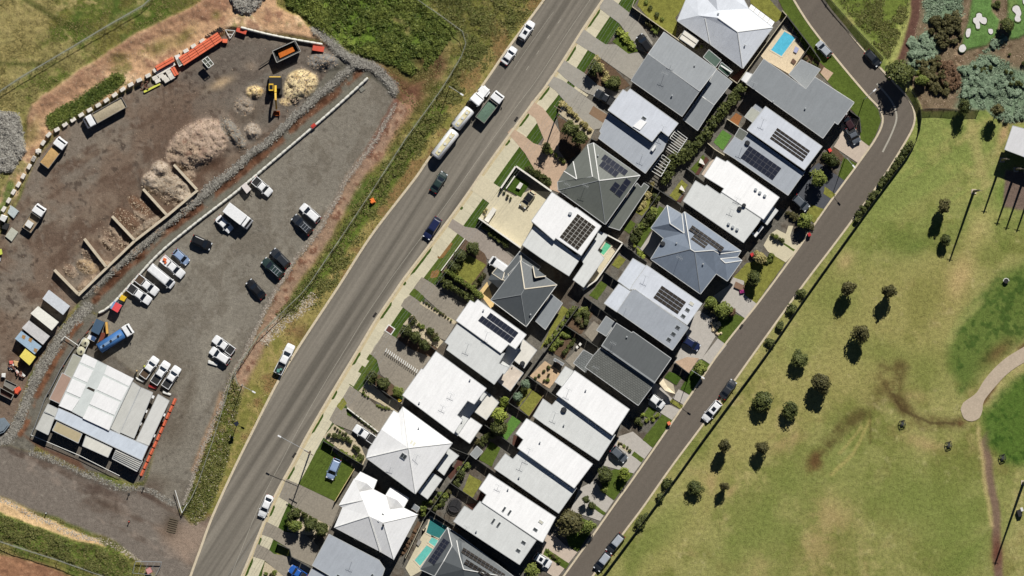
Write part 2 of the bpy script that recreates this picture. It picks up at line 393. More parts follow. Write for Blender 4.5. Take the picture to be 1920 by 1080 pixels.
# --- planted bank of the putting course, top right
pb = pmask([(1730,-100),(1722,20),(1706,90),(1690,120),(1706,160),(1730,205),(1800,208),(1850,205),(1880,232),(1925,228),(2020,220),(2020,-100)],3,1)
paint(pb,(128,112,90),kl="planted_bank",gr=0.6); mixn(pb,(184,158,130),n3,0.08,0.25,0.7); mixn(pb,(96,80,62),n3 + n4,0.05,0.25,0.7)
tg = pb * np.clip(pmask([(1735,-60),(1800,-60),(1800,30),(1760,45),(1735,40)],8,1) + pmask([(1700,90),(1740,60),(1760,95),(1735,130),(1700,130)],8,1)
     + pmask([(1800,130),(1850,100),(1900,130),(1935,140),(1935,230),(1860,215),(1790,205),(1805,160)],10,2) + pmask([(1845,95),(1880,65),(1890,72),(1870,90)],4,1),0,1)
paint(tg,(122,146,118),0.9,gr=1.0); mixn(tg,(90,114,88),n3 + n4,0.0,0.25,0.8); mixn(tg,(158,176,150),n4,0.08,0.3,0.6)
HZ += tg * (0.25 * n3 + 0.25 * n4)
gg = np.clip(pmask([(1826,-60),(1856,-60),(1860,22),(1874,38),(1868,66),(1850,85),(1820,92),(1803,97),(1806,70),(1816,40),(1822,0)],3,0) + pmask([(1885,-60),(1960,-60),(1960,40),(1910,72),(1893,74),(1888,40),(1890,10)],3,0),0,1)
paint(gg,(104,140,76),0.96,gr=0.7); mixn(gg,(132,150,86),n2,0.05,0.2,0.6); mixn(gg,(88,122,62),n3,0.05,0.25,0.5); HZ += gg * 0.35
paint(lmask([(1720,-40),(1716,30),(1700,85),(1684,112)],9,3,1),(104,74,66),0.95,gr=0.0)
paint(lmask([(1708,-40),(1700,30),(1676,110)],6,4,1),(176,172,112),0.8)
# --- ground north of the street
nb = pmask([(1566,-100),(1566,0),(1620,60),(1665,112),(1690,60),(1705,20),(1712,-100)],4,1)
paint(nb,(112,126,58),0.95); mixn(nb,(78,104,42),n3 + n2,-.02,.2,0.8); mixn(nb,(150,156,86),n3 - n4,0.06,0.25,0.6); HZ += nb * (0.4 * n3 + 0.35 * n4)
paint(lmask([(1700,20),(1680,90),(1668,118)],9,5,1),(168,172,100),0.8)
# --- the housing block
blk = pmask([(1205,-100),(1127,0),(938,272),(760,510),(630,719),(548,865),(483,1002),(420,1160),(1010,1160),(1113,1005),(1296,742),(1423,569),(1559,378),(1657,240),(1651,203),(1578,119),(1478,-20),(1430,-100)],1.5,0)
HZ *= (1 - blk); paint(blk,(112,108,100),kl="block_ground",gr=0.0); mixn(blk,(86,74,62),n3 + n2,0.0,0.2,0.6); mixn(blk,(140,134,124),n4 + n3,0.08,0.3,0.5)
HZ -= blk * 0.03
# --- west of the main road
wst = pmask([(-200,-200),(1180,-200),(1022,0),(954,92),(906,162),(807,297),(700,440),(613,574),(519,724),(438,886),(380,1024),(335,1200),(-200,1200)],1.0,0)
paint(wst,(128,122,66),kl="grass_field",gr=1.0); HZ *= (1 - wst)
fld = wst
mixn(fld,(92,108,46),n2 + 0.5 * n1,-0.04,0.16,0.9); mixn(fld,(168,152,100),n3 + 0.9 * n5 + .3 * n4,0.05,0.28,0.8); mixn(fld,(70,88,38),n3 - n2 * .5,0.10,0.3,0.6)
mixn(fld,(176,160,112),n4 + 0.6 * n3,0.14,0.36,0.6); nf = fbm(90,35,6,rough=.72); mixn(fld,(164,150,100),nf + .25 * sstep(260,0,X) - .1,.02,.2,.8); mixn(fld,(74,96,38),-nf,.06,.22,.7)
HZ += fld * (0.28 * n3 + 0.35 * n4)
paint(lmask([(50,0),(85,22),(130,50),(150,52)],5,4,1),(66,74,34),0.6); paint(lmask([(0,118),(50,122),(100,120)],4,4,1),(62,72,32),0.5)
# thicket north of the yard
th = pmask([(515,-60),(540,8),(575,32),(612,60),(648,88),(690,112),(735,120),(770,140),(800,128),(850,60),(800,10),(780,-60)],6,1)
paint(th,(100,124,48),0.95); mixn(th,(66,92,34),n3 + n4,-.03,.2,.9); mixn(th,(140,152,74),n4 + n2,0.1,0.3,.6); HZ += th * (0.5 + 0.9 * n3 + 0.5 * n4)
paint(blob(762,108,30,22,20),(60,76,40),.7)
for a in ((745,38,14,9,20),(765,55,12,16,0),(735,18,10,6,0)): paint(blob(*a),(150,128,92),.7)
rough = pmask([(790,-60),(1060,-60),(1010,0),(930,100),(880,160),(780,300),(700,420),(600,575),(560,575),(640,450),(720,330),(800,215),(866,110),(876,70),(830,30)],7,1)
paint(rough,(122,124,62),0.9); mixn(rough,(84,104,42),n3 + .4 * n4,-.05,.16,.9); mixn(rough,(160,148,96),n4 - n3 * .3,0.08,0.3,.7)
mixn(rough,(132,98,70),n2,0.12,0.25,.6); HZ += rough * (0.2 + 0.3 * n3 + 0.3 * n4)
# brown earth patches in the corner
for a,w in (((735,150,46,16,35),.9),((712,138,30,10,35),.95),((800,110,34,22,-30),.6),((775,175,44,24,-50),.85),((760,195,30,16,-60),.8),((820,135,26,10,-50),.6)): paint(blob(*a),(112,76,62),w,gr=0.0)
paint(blob(822,118,12,14,0),(86,58,48),.8)
paint(lmask([(770,190),(735,245),(690,310)],14,7,1),(178,138,112),.8,gr=0.0)
# dry mown verge along the main road
vg = pmask([(1060,-60),(1022,0),(954,92),(906,162),(807,297),(700,440),(613,574),(519,724),(438,886),(415,960),(398,975),(380,970),(420,880),(440,790),(470,700),(520,620),(570,560),(640,470),(720,360),(790,262),(850,180),(905,105),(960,50),(1000,-10),(1020,-60)],5,1)
paint(vg,(158,144,88),.95,kl="road_verge",gr=0.8); mixn(vg,(124,124,62),n3 + n2,.0,.2,.8); mixn(vg,(182,160,108),n4,.05,.3,.6); mixn(vg,(138,104,74),n2 - n3,0.12,0.28,.6); HZ *= (1 - .8 * vg)
paint(lmask([(905,165),(800,312),(690,462),(600,600),(500,775),(430,915)],5,4,1),(168,150,112),.5)
paint(blob(565,625,14,16,0),(120,86,66),.6); paint(blob(935,115,8,10,0),(96,70,52),.7)
# embankment strip between site and verge (weedy green)
eb = pmask([(700,345),(745,285),(815,190),(842,200),(780,290),(720,375),(650,470),(580,560),(548,600),(520,590),(560,545)],5,1)
paint(eb,(96,116,46),.9,gr=1.0); mixn(eb,(66,88,34),n3 + n4,0,.2,.8); HZ += eb * (.2 * n3 + .3 * n4)
eb2 = pmask([(436,705),(452,730),(440,790),(425,860),(400,940),(370,985),(345,960),(372,880),(398,800)],5,1)
paint(eb2,(92,104,44),.9,gr=1.0); mixn(eb2,(62,80,32),n3 + n4,0,.2,.8); mixn(eb2,(168,142,106),n4 - n3,.15,.3,.6); HZ += eb2 * (.2 * n3 + .3 * n4)
paint(lmask([(585,560),(560,585),(530,600),(500,640)],8,6,1),(178,148,110),.6)
# --- dirt bank above the yard
db = pmask([(20,330),(48,270),(52,225),(60,195),(100,165),(150,132),(200,100),(262,58),(330,28),(400,-12),(420,-60),(505,-60),(520,10),(560,30),(598,62),(604,78),(540,66),(460,56),(430,56),(330,118),(250,162),(180,198),(112,236),(66,290),(20,390),(-10,440),(-20,400)],5,1)
paint(db,(202,164,128),kl="dirt_bank",gr=0.0)
mixn(db,(232,202,164),n3 + n2 * .6,0.0,0.2,.8); mixn(db,(150,112,90),n3 - n2 * .6,0.02,0.24,.8); mixn(db,(120,116,66),n2 + n4 * .5,.14,.3,.7)
paint(lmask([(75,205),(140,160),(220,100),(300,55),(385,10)],15,12,1) * db,(150,116,92),.7)
paint(lmask([(100,228),(150,195),(190,168),(222,150)],11,7,1),(86,110,48),.92,gr=.9); mixn(lmask([(100,228),(150,195),(190,168),(222,150)],11,7,1),(58,84,34),n4 + n3,0,.2,.7)
paint(lmask([(20,345),(10,380),(-20,420)],7,4,1),(86,108,50),.8,gr=.8)
for a in ((300,88,12,24,60),(225,110,16,12,0),(345,70,10,22,50),(405,30,8,8,0)): paint(blob(*a),(118,110,62),.8)
paint(blob(60,250,14,26,20),(112,108,60),.6)
HZ += db * (0.7 + .3 * n3 + .2 * n4)
# --- working yard
yd = pmask([(-90,470),(-10,452),(22,405),(62,312),(110,244),(182,203),(250,167),(332,122),(432,58),(470,58),(610,84),(640,100),(660,122),(560,212),(440,318),(330,408),(250,474),(160,556),(120,600),(60,700),(20,800),(0,830),(-90,830)],4,1)
paint(yd,(124,107,93),kl="yard_ground",gr=0.0)
mixn(yd,(130,121,110),n2 + n1,-.02,.2,.8); mixn(yd,(96,78,66),streak2 + .5 * n3,.0,.2,.8); mixn(yd,(146,132,116),streak2 - n3 * .5 + n2 * .4,.08,.3,.55)
paint(pmask([(430,60),(610,84),(650,112),(560,205),(470,270),(420,190),(330,150)],22,2),(108,104,98),.6)
mixn(yd,(150,140,128),n4 + .5 * n3,.16,.36,.5); mixn(yd,(62,52,46),n4 - .5 * n3,.16,.34,.6)
HZ *= (1 - yd); HZ += yd * (.05 * n3 + .04 * n4)
def arcs(mask,n,col,amt,seed,box,w=1.3):
    g0 = np.random.default_rng(seed)
    for _ in range(n):
        cx,cy,r0,t0,dt = g0.uniform(box[0],box[2]),g0.uniform(box[1],box[3]),g0.uniform(25,120),g0.uniform(0,6.28),g0.uniform(.5,1.6)
        for d in (0,13): paint(lmask([(cx + (r0 + d) * math.cos(t0 + dt * k / 9),cy + (r0 + d) * math.sin(t0 + dt * k / 9) * .8) for k in range(10)],w,1.6,1) * mask * sstep(-.2,.1,n3),col,amt)
arcs(yd,9,(84,68,58),.5,3,(40,150,520,480),1.6); arcs(yd,9,(156,138,120),.45,4,(40,150,520,480),1.4)
for a,c,w in (((416,160,24,9,-25),(206,178,140),.8),((472,125,12,8,0),(168,150,130),.6),((459,200,20,24,20),(150,140,126),.8),((120,410,50,20,-50),(140,126,112),.35),((200,370,30,12,-30),(168,152,134),.4),((470,215,30,26,10),(96,84,72),.6),((355,250,70,50,-30),(84,66,56),.5),((270,400,60,36,-30),(88,68,56),.6),((330,300,50,60,0),(100,82,70),.4)):
    paint(blob(*a,warp=2),c,w)
# --- car park and track
cp = pmask([(688,150),(712,146),(740,176),(742,190),(712,252),(650,340),(605,425),(560,480),(512,560),(470,640),(432,720),(404,785),(372,870),(346,945),(330,962),(268,915),(325,745),(250,700),(160,640),(170,600),(183,590),(215,566),(300,474),(440,362),(585,240)],4,1)
paint(cp,(134,128,117),kl="car_park_gravel",gr=0.0)
mixn(cp,(146,140,128),n2 + n3 * .6,-.02,.2,.7); mixn(cp,(116,109,98),n3 + streak,.02,.25,.7); mixn(cp,(158,152,142),n4 + .4 * n3,.14,.36,.5); mixn(cp,(84,78,70),n4 - .4 * n2,.18,.36,.5)
HZ *= (1 - cp); HZ += cp * .03 * n3
for a in ((310,700,26,60,20),(320,800,30,40,20),(350,740,12,50,20),(290,905,40,14,20)): paint(blob(*a,warp=2),(92,82,70),.5)
arcs(cp,8,(98,92,82),.5,5,(300,250,650,850),1.5); arcs(cp,8,(158,151,138),.4,6,(300,250,650,850),1.3)
tr = pmask([(-90,822),(20,836),(80,856),(170,892),(225,918),(268,915),(330,955),(360,985),(400,968),(372,1045),(352,1100),(330,1180),(300,1160),(296,1085),(262,1052),(205,1012),(100,970),(0,930),(-90,905)],5,1)
paint(tr,(126,117,108),kl="access_track",gr=0.0)
ax,ay = rot(math.radians(24)); str3 = fbm(60,18,4,ax * .25,ay * 2.0)
mixn(tr,(98,84,74),str3 + .3 * n3,.0,.2,.8); mixn(tr,(150,136,124),str3 - n3,.08,.3,.6); mixn(tr,(84,70,62),n2 + str3,.12,.3,.6); mixn(tr,(168,160,148),n4,.18,.36,.4)
HZ *= (1 - tr)
paint(pmask([(330,985),(396,972),(378,1030),(350,1060),(310,1020),(290,990)],14,2),(164,142,124),.7)
paint(blob(322,985,16,24,10),(78,66,54),.7); paint(blob(205,950,30,10,20),(86,72,62),.6); paint(blob(285,915,22,12,20),(92,78,68),.6)
tan = pmask([(-60,922),(0,930),(60,958),(130,990),(185,1012),(200,1026),(140,1012),(60,985),(0,958),(-60,945)],4,1)
paint(tan,(232,196,150),.95,kl="dirt_bank",gr=0); mixn(tan,(206,168,122),n3,.05,.25,.7)
gs = pmask([(-60,945),(0,960),(60,986),(140,1014),(205,1030),(240,1050),(250,1090),(200,1082),(110,1046),(40,1022),(-60,1000)],4,1)
paint(gs,(98,116,50),.95,kl="grass_field",gr=1); mixn(gs,(62,84,34),n3 + n4,-.02,.2,.9); mixn(gs,(142,148,78),n4,.1,.3,.6); HZ += gs * (.3 + .5 * n3 + .3 * n4)
br = pmask([(-90,1036),(30,1044),(110,1068),(170,1100),(150,1170),(-90,1170)],6,1)
paint(br,(158,116,90),.95,kl="dirt_bank",gr=0); mixn(br,(128,92,72),n3,0,.2,.7); mixn(br,(200,160,126),n4,.1,.3,.6)
sp_ = pmask([(60,830),(100,856),(170,886),(250,905),(268,900),(335,742),(250,700),(180,640),(150,622),(118,660),(80,740),(58,790)],4,1)
paint(sp_,(108,102,94),kl='car_park_gravel',gr=0.0); mixn(sp_,(84,74,64),n3,0,.2,.6); HZ *= (1 - sp_)
# --- stony strip, drain and soil between yard and car park
ROCKL = [(640,108),(668,122),(640,150),(600,184),(505,268),(440,322),(390,362),(335,408),(250,480),(160,556)]
SOILL = [(676,132),(640,166),(560,232),(500,286),(400,368),(300,446),(230,508),(178,562)]
st = pmask([(640,96),(690,112),(738,150),(735,180),(700,150),(690,146),(585,240),(440,362),(300,474),(215,566),(183,588),(150,570),(160,548),(250,470),(330,402),(440,312),(560,208)],3,1)
paint(st,(112,108,98),kl="stony_strip",gr=0.0); mixn(st,(90,86,76),n3,0,.2,.6)
paint(lmask([(x - 3,y - 4) for x,y in ROCKL],5.5,3,1),(132,130,122),.8)
paint(lmask(SOILL,6,3.5,1) * sstep(-.12,.1,n3 + .1),(116,80,60),.9); mixn(lmask(SOILL,7,3.5,1),(78,52,38),n4 + n3,.05,.25,.8)
paint(lmask([(x + 9,y + 9) for x,y in SOILL],3.5,2.5,1),(118,116,104),.8)
HZ *= (1 - st); HZ -= lmask(SOILL,5,4,1) * (.35 + .3 * n3); HZ += lmask([(x - 3,y - 4) for x,y in ROCKL],6,4,1) * .35
# second stony strip beside the containers
ROCK2 = [(168,578),(128,618),(100,660),(78,700),(60,740),(42,780),(22,820),(0,828)]
SOIL2 = [(150,605),(128,632),(105,672),(85,715),(70,745),(50,790),(36,812)]
s2 = pmask([(150,575),(185,590),(172,610),(130,690),(70,800),(66,850),(20,836),(-10,832),(20,800),(60,712),(100,630)],4,1)
paint(s2,(116,112,102),kl="stony_strip",gr=0.0); mixn(s2,(92,86,76),n3,0,.2,.6)
paint(lmask([(x - 4,y - 2) for x,y in ROCK2],6,4,1),(136,132,124),.8)
paint(lmask(SOIL2,5,3,1) * sstep(-.15,.08,n3 + .1),(130,88,64),.9); mixn(lmask(SOIL2,6,3,1),(84,56,40),n4,.05,.25,.7)
ROCK3 = [(60,850),(90,858),(130,875),(180,898),(225,915),(262,915),(290,925),(325,942)]
paint(lmask(ROCK3,5,4,1),(134,128,118),.6); paint(pmask([(40,812),(68,838),(130,868),(165,885),(150,862),(90,842)],4,1),(106,66,46),.6)
paint(lmask([(-20,830),(40,846),(110,872),(180,906),(240,926),(268,912)],3,2,1),(96,88,80),.7)
# --- reddish bund and its stones east of the car park
RB = [(748,205),(716,262),(660,345),(615,430),(572,490),(524,566),(484,645),(444,726)]
paint(lmask(RB,14,7,1),(160,132,112),.95,kl="dirt_bank",gr=0.0); mixn(lmask(RB,15,7,1),(192,158,132),n3,0,.2,.7); mixn(lmask(RB,15,7,1),(110,74,58),n4 + n3,.1,.3,.7)
paint(lmask([(742,190),(714,245),(690,285)],6,4,1),(116,78,66),.8)
RBS = [(740,196),(708,256),(648,342),(602,428),(556,484),(508,562),(468,642),(430,722),(402,788),(370,872),(346,942)]
paint(lmask(RBS,3.2,3,1),(142,134,124),.7,kl="stony_strip"); HZ += lmask(RBS,6,4,1) * .3
paint(lmask([(416,740),(394,805),(366,880)],6,4,1),(184,144,110),.6)
ROCKTOP = [(595,55),(612,72),(640,100),(668,118),(700,126),(716,140),(735,162),(738,170)]
paint(lmask(ROCKTOP,9,5,1),(138,136,130),.85,kl="stony_strip"); HZ += lmask(ROCKTOP,10,6,1) * .5
# gravel heaps
for pts in ([(-60,205),(18,212),(36,215),(44,250),(48,285),(25,320),(-60,330)],[(430,-60),(436,5),(452,26),(474,26),(498,-5),(500,-60)]):
    m_ = pmask(pts,4,1); paint(m_,(162,160,154),.97,kl="stony_strip",gr=0); mixn(m_,(126,124,118),n4 + n3,0,.2,.7); mixn(m_,(188,186,180),n4,.1,.3,.6); HZ += m_ * (.8 + .7 * n3 + .35 * n4)
# fence lines worn pale
for L_,w in ((SITE_FENCE,1.7),(FIELD_FENCE,2.2),(SOUTH_FENCE,2.0)): paint(lmask(L_,w,1.4,0),(148,150,122),.85,gr=.2)
# heaps of sand and soil
HEAPM = np.zeros(SHP)
def heap(cx,cy,rx,ry,h,col,ang=0,flat=1.4,dark=None):
    m_ = blob(cx,cy,rx,ry,ang,1,flat); k = sstep(.12,.45,m_); paint(k,col,.97,gr=0); HEAPM[:] = np.maximum(HEAPM,k)
    if dark: mixn(k,dark,n3 + n4,.02,.2,.8)
    HZ[:] = np.where(m_ > .03,np.maximum(HZ,m_ * h * (1 + .7 * n3) - sstep(.1,.5,m_) * np.abs(n4 + .6 * n3) * 1.6),HZ)
heap(372,270,60,38,2.5,(186,164,146),-28,2.2,(150,126,110)); heap(345,290,30,26,2.2,(176,154,134),0,1.8,(132,104,88)); paint(blob(396,312,34,10,-40),(92,68,54),.7)
heap(302,318,17,16,1.9,(192,176,158)); heap(288,340,19,18,1.9,(192,176,158)); heap(325,348,34,26,1.7,(178,164,146),30,1.6,(148,132,114)); heap(345,372,22,12,1.4,(182,168,150),-35)
heap(565,157,29,25,1.6,(236,214,166),-10,2.2,(196,166,118)); heap(548,170,14,22,1.0,(238,218,172)); heap(480,174,14,11,1.5,(232,206,152),0,1.5,(190,156,104)); heap(538,190,12,7,.6,(220,196,150))
heap(605,116,26,14,1.6,(140,138,134),0,1.4,(112,110,106)); heap(474,244,14,12,1.3,(176,164,150)); heap(457,200,16,16,.9,(150,140,128)); heap(552,189,8,8,.7,(40,38,40))
heap(438,250,12,34,1.5,(138,134,126),-38,1.4,(84,72,62))
for x_,y_ in ((352,330),(338,392),(290,430),(244,470),(205,505),(168,538),(248,425),(200,462),(310,375),(262,408),(215,440),(165,480),(130,512)): heap(x_ + 3,y_ - 4,15,9,.75,(158,140,122),42,1.6,(112,92,78))
heap(165,500,18,12,.9,(176,152,120),20,1.4,(90,74,60)); heap(165,530,20,8,.9,(158,138,118),-38,1.4); heap(275,425,30,7,1.0,(150,136,120),-38,1.4); heap(215,450,26,10,.5,(132,112,96),40,1.4,(92,72,58)); heap(190,495,12,8,.8,(150,130,108)); heap(240,410,26,12,.5,(112,88,72),45,1.4); heap(262,385,24,10,.4,(118,92,74),45)
# ground drops below the road sheets, stays level by the kerbs
near = lmask(ROAD_A,9,6,0); HZ *= (1 - near); near = np.maximum(lmask(ST_B,12,8,0),lmask(ST_A,6,5,0)); HZ *= (1 - near)
rd = np.clip(pmask(ROAD_A + ROAD_B[::-1],1.0,0) + pmask(ST_A + ST_B[::-1],1.0,0),0,1)
HZ = HZ * (1 - rd) - 0.25 * rd
# --- mesh objects, one per kind of ground
COL = np.clip(COL,8,250)
def to_lin(c):
    c = c / 255.0; return np.where(c <= .04045,c / 12.92,((c + .055) / 1.055) ** 2.4)
ALBG = np.clip(to_lin(COL) / KEXP,0.004,.8)
gm = bpy.data.materials.new("natural_ground"); gm.use_nodes = True
def ground_nodes(nt):
    b = nt.nodes["Principled BSDF"]; b.inputs["Roughness"].default_value = .95; b.inputs["Specular IOR Level"].default_value = .1
    at = nt.nodes.new("ShaderNodeAttribute"); at.attribute_name = "soil"; geo = nt.nodes.new("ShaderNodeNewGeometry")
    def nz(sc,det,r):
        n = nt.nodes.new("ShaderNodeTexNoise"); n.inputs["Scale"].default_value = sc; n.inputs["Detail"].default_value = det; n.inputs["Roughness"].default_value = r
        nt.links.new(geo.outputs["Position"],n.inputs["Vector"]); return n.outputs["Fac"]
    a,c = nz(1.3,8,.75),nz(4.5,4,.75)
    ad = nt.nodes.new("ShaderNodeMath"); ad.operation = 'ADD'; nt.links.new(a,ad.inputs[0]); nt.links.new(c,ad.inputs[1])
    mr = nt.nodes.new("ShaderNodeMapRange"); mr.inputs[1].default_value = .72; mr.inputs[2].default_value = 1.28; nt.links.new(ad.outputs[0],mr.inputs[0])
    # grass varies more than gravel
    lo = nt.nodes.new("ShaderNodeMapRange"); lo.inputs[3].default_value = .60; lo.inputs[4].default_value = .46; nt.links.new(at.outputs["Alpha"],lo.inputs[0])
    hi = nt.nodes.new("ShaderNodeMapRange"); hi.inputs[3].default_value = 1.42; hi.inputs[4].default_value = 1.50; nt.links.new(at.outputs["Alpha"],hi.inputs[0])
    nt.links.new(lo.outputs[0],mr.inputs[3]); nt.links.new(hi.outputs[0],mr.inputs[4])
    vm = nt.nodes.new("ShaderNodeVectorMath"); vm.operation = 'SCALE'; nt.links.new(at.outputs["Color"],vm.inputs[0]); nt.links.new(mr.outputs[0],vm.inputs["Scale"])
    nt.links.new(vm.outputs[0],b.inputs["Base Color"])
    bp = nt.nodes.new("ShaderNodeBump"); bp.inputs["Strength"].default_value = .7; bp.inputs["Distance"].default_value = .12
    nt.links.new(ad.outputs[0],bp.inputs["Height"]); nt.links.new(bp.outputs[0],b.inputs["Normal"])
ground_nodes(gm.node_tree)
VW = np.stack([(X - 960) * S,(540 - Y) * S,HZ],-1).reshape(-1,3)
CW = np.concatenate([ALBG,GR[...,None]],-1).reshape(-1,4).astype(np.float32)
ny,nx = SHP
ii = (np.arange(ny - 1)[:,None] * nx + np.arange(nx - 1)[None,:])
QD = np.stack([ii,ii + nx,ii + nx + 1,ii + 1],-1).reshape(-1,4)
FK = KL[:-1,:-1].reshape(-1)
def grid_obj(name,quads):
    u,inv = np.unique(quads,return_inverse=True); inv = inv.reshape(-1)
    me = bpy.data.meshes.new(name); nq = len(quads)
    me.vertices.add(len(u)); me.vertices.foreach_set("co",VW[u].astype(np.float32).ravel())
    me.loops.add(nq * 4); me.loops.foreach_set("vertex_index",inv.astype(np.int32))
    me.polygons.add(nq); me.polygons.foreach_set("loop_start",np.arange(0,nq * 4,4,dtype=np.int32)); me.polygons.foreach_set("loop_total",np.full(nq,4,np.int32))
    me.polygons.foreach_set("use_smooth",np.ones(nq,bool))
    me.update(); me.validate()
    a = me.color_attributes.new("soil",'FLOAT_COLOR','POINT'); a.data.foreach_set("color",CW[u].ravel())
    me.materials.append(gm)
    return struct(link(bpy.data.objects.new(name,me)))
for k,nm in enumerate(KINDS):
    sel = QD[FK == k]
    if len(sel): grid_obj(nm,sel)
# the same land going on to the horizon
far = MB(); E = 9000.0; x0,x1,y0,y1 = VW[:,0].min(),VW[:,0].max(),VW[:,1].min(),VW[:,1].max()
for a in ((-E,y1,E,E),(-E,-E,E,y0),(-E,y0,x0,y1),(x1,y0,E,y1)):
    far.add([(a[0],a[1],-.02),(a[2],a[1],-.02),(a[2],a[3],-.02),(a[0],a[3],-.02)],[(0,1,2,3)])
struct(far.build("surrounding_land",mat("surrounding_grass",(132,130,76),.95,var=.35,scale=.08)))
def hz(x,y):
    i = int(round((y - gy[0]) / GS)); j = int(round((x - gx[0]) / GS))
    return float(HZ[min(max(i,0),ny - 1),min(max(j,0),nx - 1)])

# ------------------------------------------------------------------ roads
def asphalt(name,col,lines,ang):
    m = mat(name,col,rough=.9,var=.08,scale=1.2,bump=.25,bscale=9,spec=.2)
    nt = m.node_tree; b = nt.nodes["Principled BSDF"]; geo = nt.nodes.new("ShaderNodeNewGeometry")
    mp = nt.nodes.new("ShaderNodeMapping"); mp.vector_type = 'TEXTURE'; mp.inputs["Rotation"].default_value = (0,0,ang); mp.inputs["Scale"].default_value = (60,1.3,1)
    nt.links.new(geo.outputs["Position"],mp.inputs[0])
    n = nt.nodes.new("ShaderNodeTexNoise"); n.inputs["Scale"].default_value = 1.0; n.inputs["Detail"].default_value = 3; nt.links.new(mp.outputs[0],n.inputs["Vector"])
    mr = nt.nodes.new("ShaderNodeMapRange"); mr.inputs[1].default_value = .32; mr.inputs[2].default_value = .68; mr.inputs[3].default_value = 1 - lines; mr.inputs[4].default_value = 1 + lines
    nt.links.new(n.outputs["Fac"],mr.inputs[0])
    src = b.inputs["Base Color"].links[0].from_socket; vm = nt.nodes.new("ShaderNodeVectorMath"); vm.operation = 'SCALE'
    nt.links.new(src,vm.inputs[0]); nt.links.new(mr.outputs[0],vm.inputs["Scale"]); nt.links.new(vm.outputs[0],b.inputs["Base Color"])
    return m
A_MAIN = asphalt("worn_asphalt",(126,120,110),.32,math.radians(57)); A_ST = asphalt("street_asphalt",(112,104,95),.07,math.radians(54))
M_KERB = mat("kerb_concrete",(212,198,172),.85,var=.12,scale=1.5)
M_LINE = mat("road_paint",(176,171,158),.7,var=.25,scale=3.0); M_PATCH = mat("asphalt_patch",(114,108,99),.9,var=.12,scale=2)
def pair(la,lb,n=170):
    def rs(l):
        d = [0.0]
        for i in range(len(l) - 1): d.append(d[-1] + math.dist(l[i],l[i + 1]))
        out = []; j = 0
        for k in range(n):
            t = d[-1] * k / (n - 1)
            while j < len(l) - 2 and d[j + 1] < t: j += 1
            f = (t - d[j]) / max(1e-9,d[j + 1] - d[j]); out.append((l[j][0] + (l[j + 1][0] - l[j][0]) * f,l[j][1] + (l[j + 1][1] - l[j][1]) * f))
        return out
    return rs(la),rs(lb)
RA,RBn = pair(ROAD_A,ROAD_B); SA,SBn = pair(ST_A,ST_B)
struct(ribbon("main_road",RA,RBn,-0.02,A_MAIN)); struct(ribbon("side_street",SA,SBn,-0.02,A_ST))
kerb("kerb_main_west",RA,4.4,.10,M_KERB); kerb("kerb_main_east",RBn,-4.2,.10,M_KERB)
kerb("kerb_street_west",SA,3.6,.10,M_KERB); kerb("kerb_street_east",SBn,-3.6,.10,M_KERB)
def lerp_line(f0,a=RA,b=RBn): return [(a[i][0] + (b[i][0] - a[i][0]) * f0,a[i][1] + (b[i][1] - a[i][1]) * f0) for i in range(len(a))]
def mark(f0,w,i0,i1,a=RA,b=RBn,nm="lane_marking",z=-0.016):
    l = lerp_line(f0,a,b)[i0:i1]; return struct(ribbon(nm,offset_line(l,-w / 2),offset_line(l,w / 2),z,M_LINE))
mark(.80,.6,0,170); mark(.30,.5,18,34)
for i in (20,24,28,32): mark(.52,.8,i,i + 2)
lb_ = [q(1500,200,1060,-30)[0]] ; BEND = smooth_line([(1644,157),(1663,178),(1676,198),(1681,222),(1672,250),(1655,285)],5)
struct(ribbon("lane_marking",offset_line(BEND,-1.6),offset_line(BEND,1.6),-.016,M_LINE))
for i0,i1,f0,f1 in ((30,44,.03,.2),):
    struct(ribbon("road_patch",lerp_line(f0)[i0:i1],lerp_line(f1)[i0:i1],-.017,M_PATCH))
# ------------------------------------------------------------------ footpath, driveways, lawns of the housing block
M_PATH = mat("footpath_concrete",(213,205,178),.9,var=.08,scale=1.2,objvar=.06); M_DRIVE = mat("driveway_concrete",(166,161,151),.9,var=.10,scale=.9,bump=.15,bscale=8)
M_DRIVE2 = mat("driveway_exposed_aggregate",(150,142,129),.92,var=.14,scale=1.6,bump=.2,bscale=9); M_PINK = mat("driveway_pink_concrete",(196,170,146),.9,var=.10,scale=.8)
M_PAVER = mat("driveway_pavers",(160,150,140),.9,var=.14,scale=2.5,bump=.2,bscale=7); M_CREAM = mat("cream_paving",(214,204,176),.9,var=.07,scale=1.0)
M_PALE = mat("pale_paving",(190,184,176),.9,var=.08,scale=1.2); M_ROSE = mat("rose_concrete",(202,186,170),.9,var=.06,scale=1.2); M_DARKDR = mat("dark_asphalt_drive",(84,86,92),.9,var=.10,scale=1.2)
M_MULCH = mat("garden_mulch",(104,84,66),.95,var=.35,scale=3.0,bump=.6,bscale=6); M_PEB = mat("garden_pebbles",(200,186,158),.95,var=.25,scale=4.0,bump=.5,bscale=8); M_DECK = mat("timber_deck",(92,60,50),.8,var=.12,scale=2)
def lawnmat(name,a,var=.28): return mat(name,a,.95,var=var,scale=1.1,bump=.8,bscale=7,spec=.1,grain=.3)
M_LAWN = lawnmat("lawn_grass",(88,104,44)); M_LAWND = lawnmat("lawn_grass_deep",(70,92,34)); M_LAWNY = lawnmat("lawn_grass_dry",(134,134,66),.35); M_TURF = lawnmat("synthetic_turf",(96,136,64),.1)
FP0 = offset_line(RBn,-9.0); FP1 = offset_line(RBn,-31.0)
struct(ribbon("nature_strip",offset_line(RBn,-4.2),FP0,0.03,mat("gutter_apron",(204,188,152),.9,var=.15,scale=1.4)))
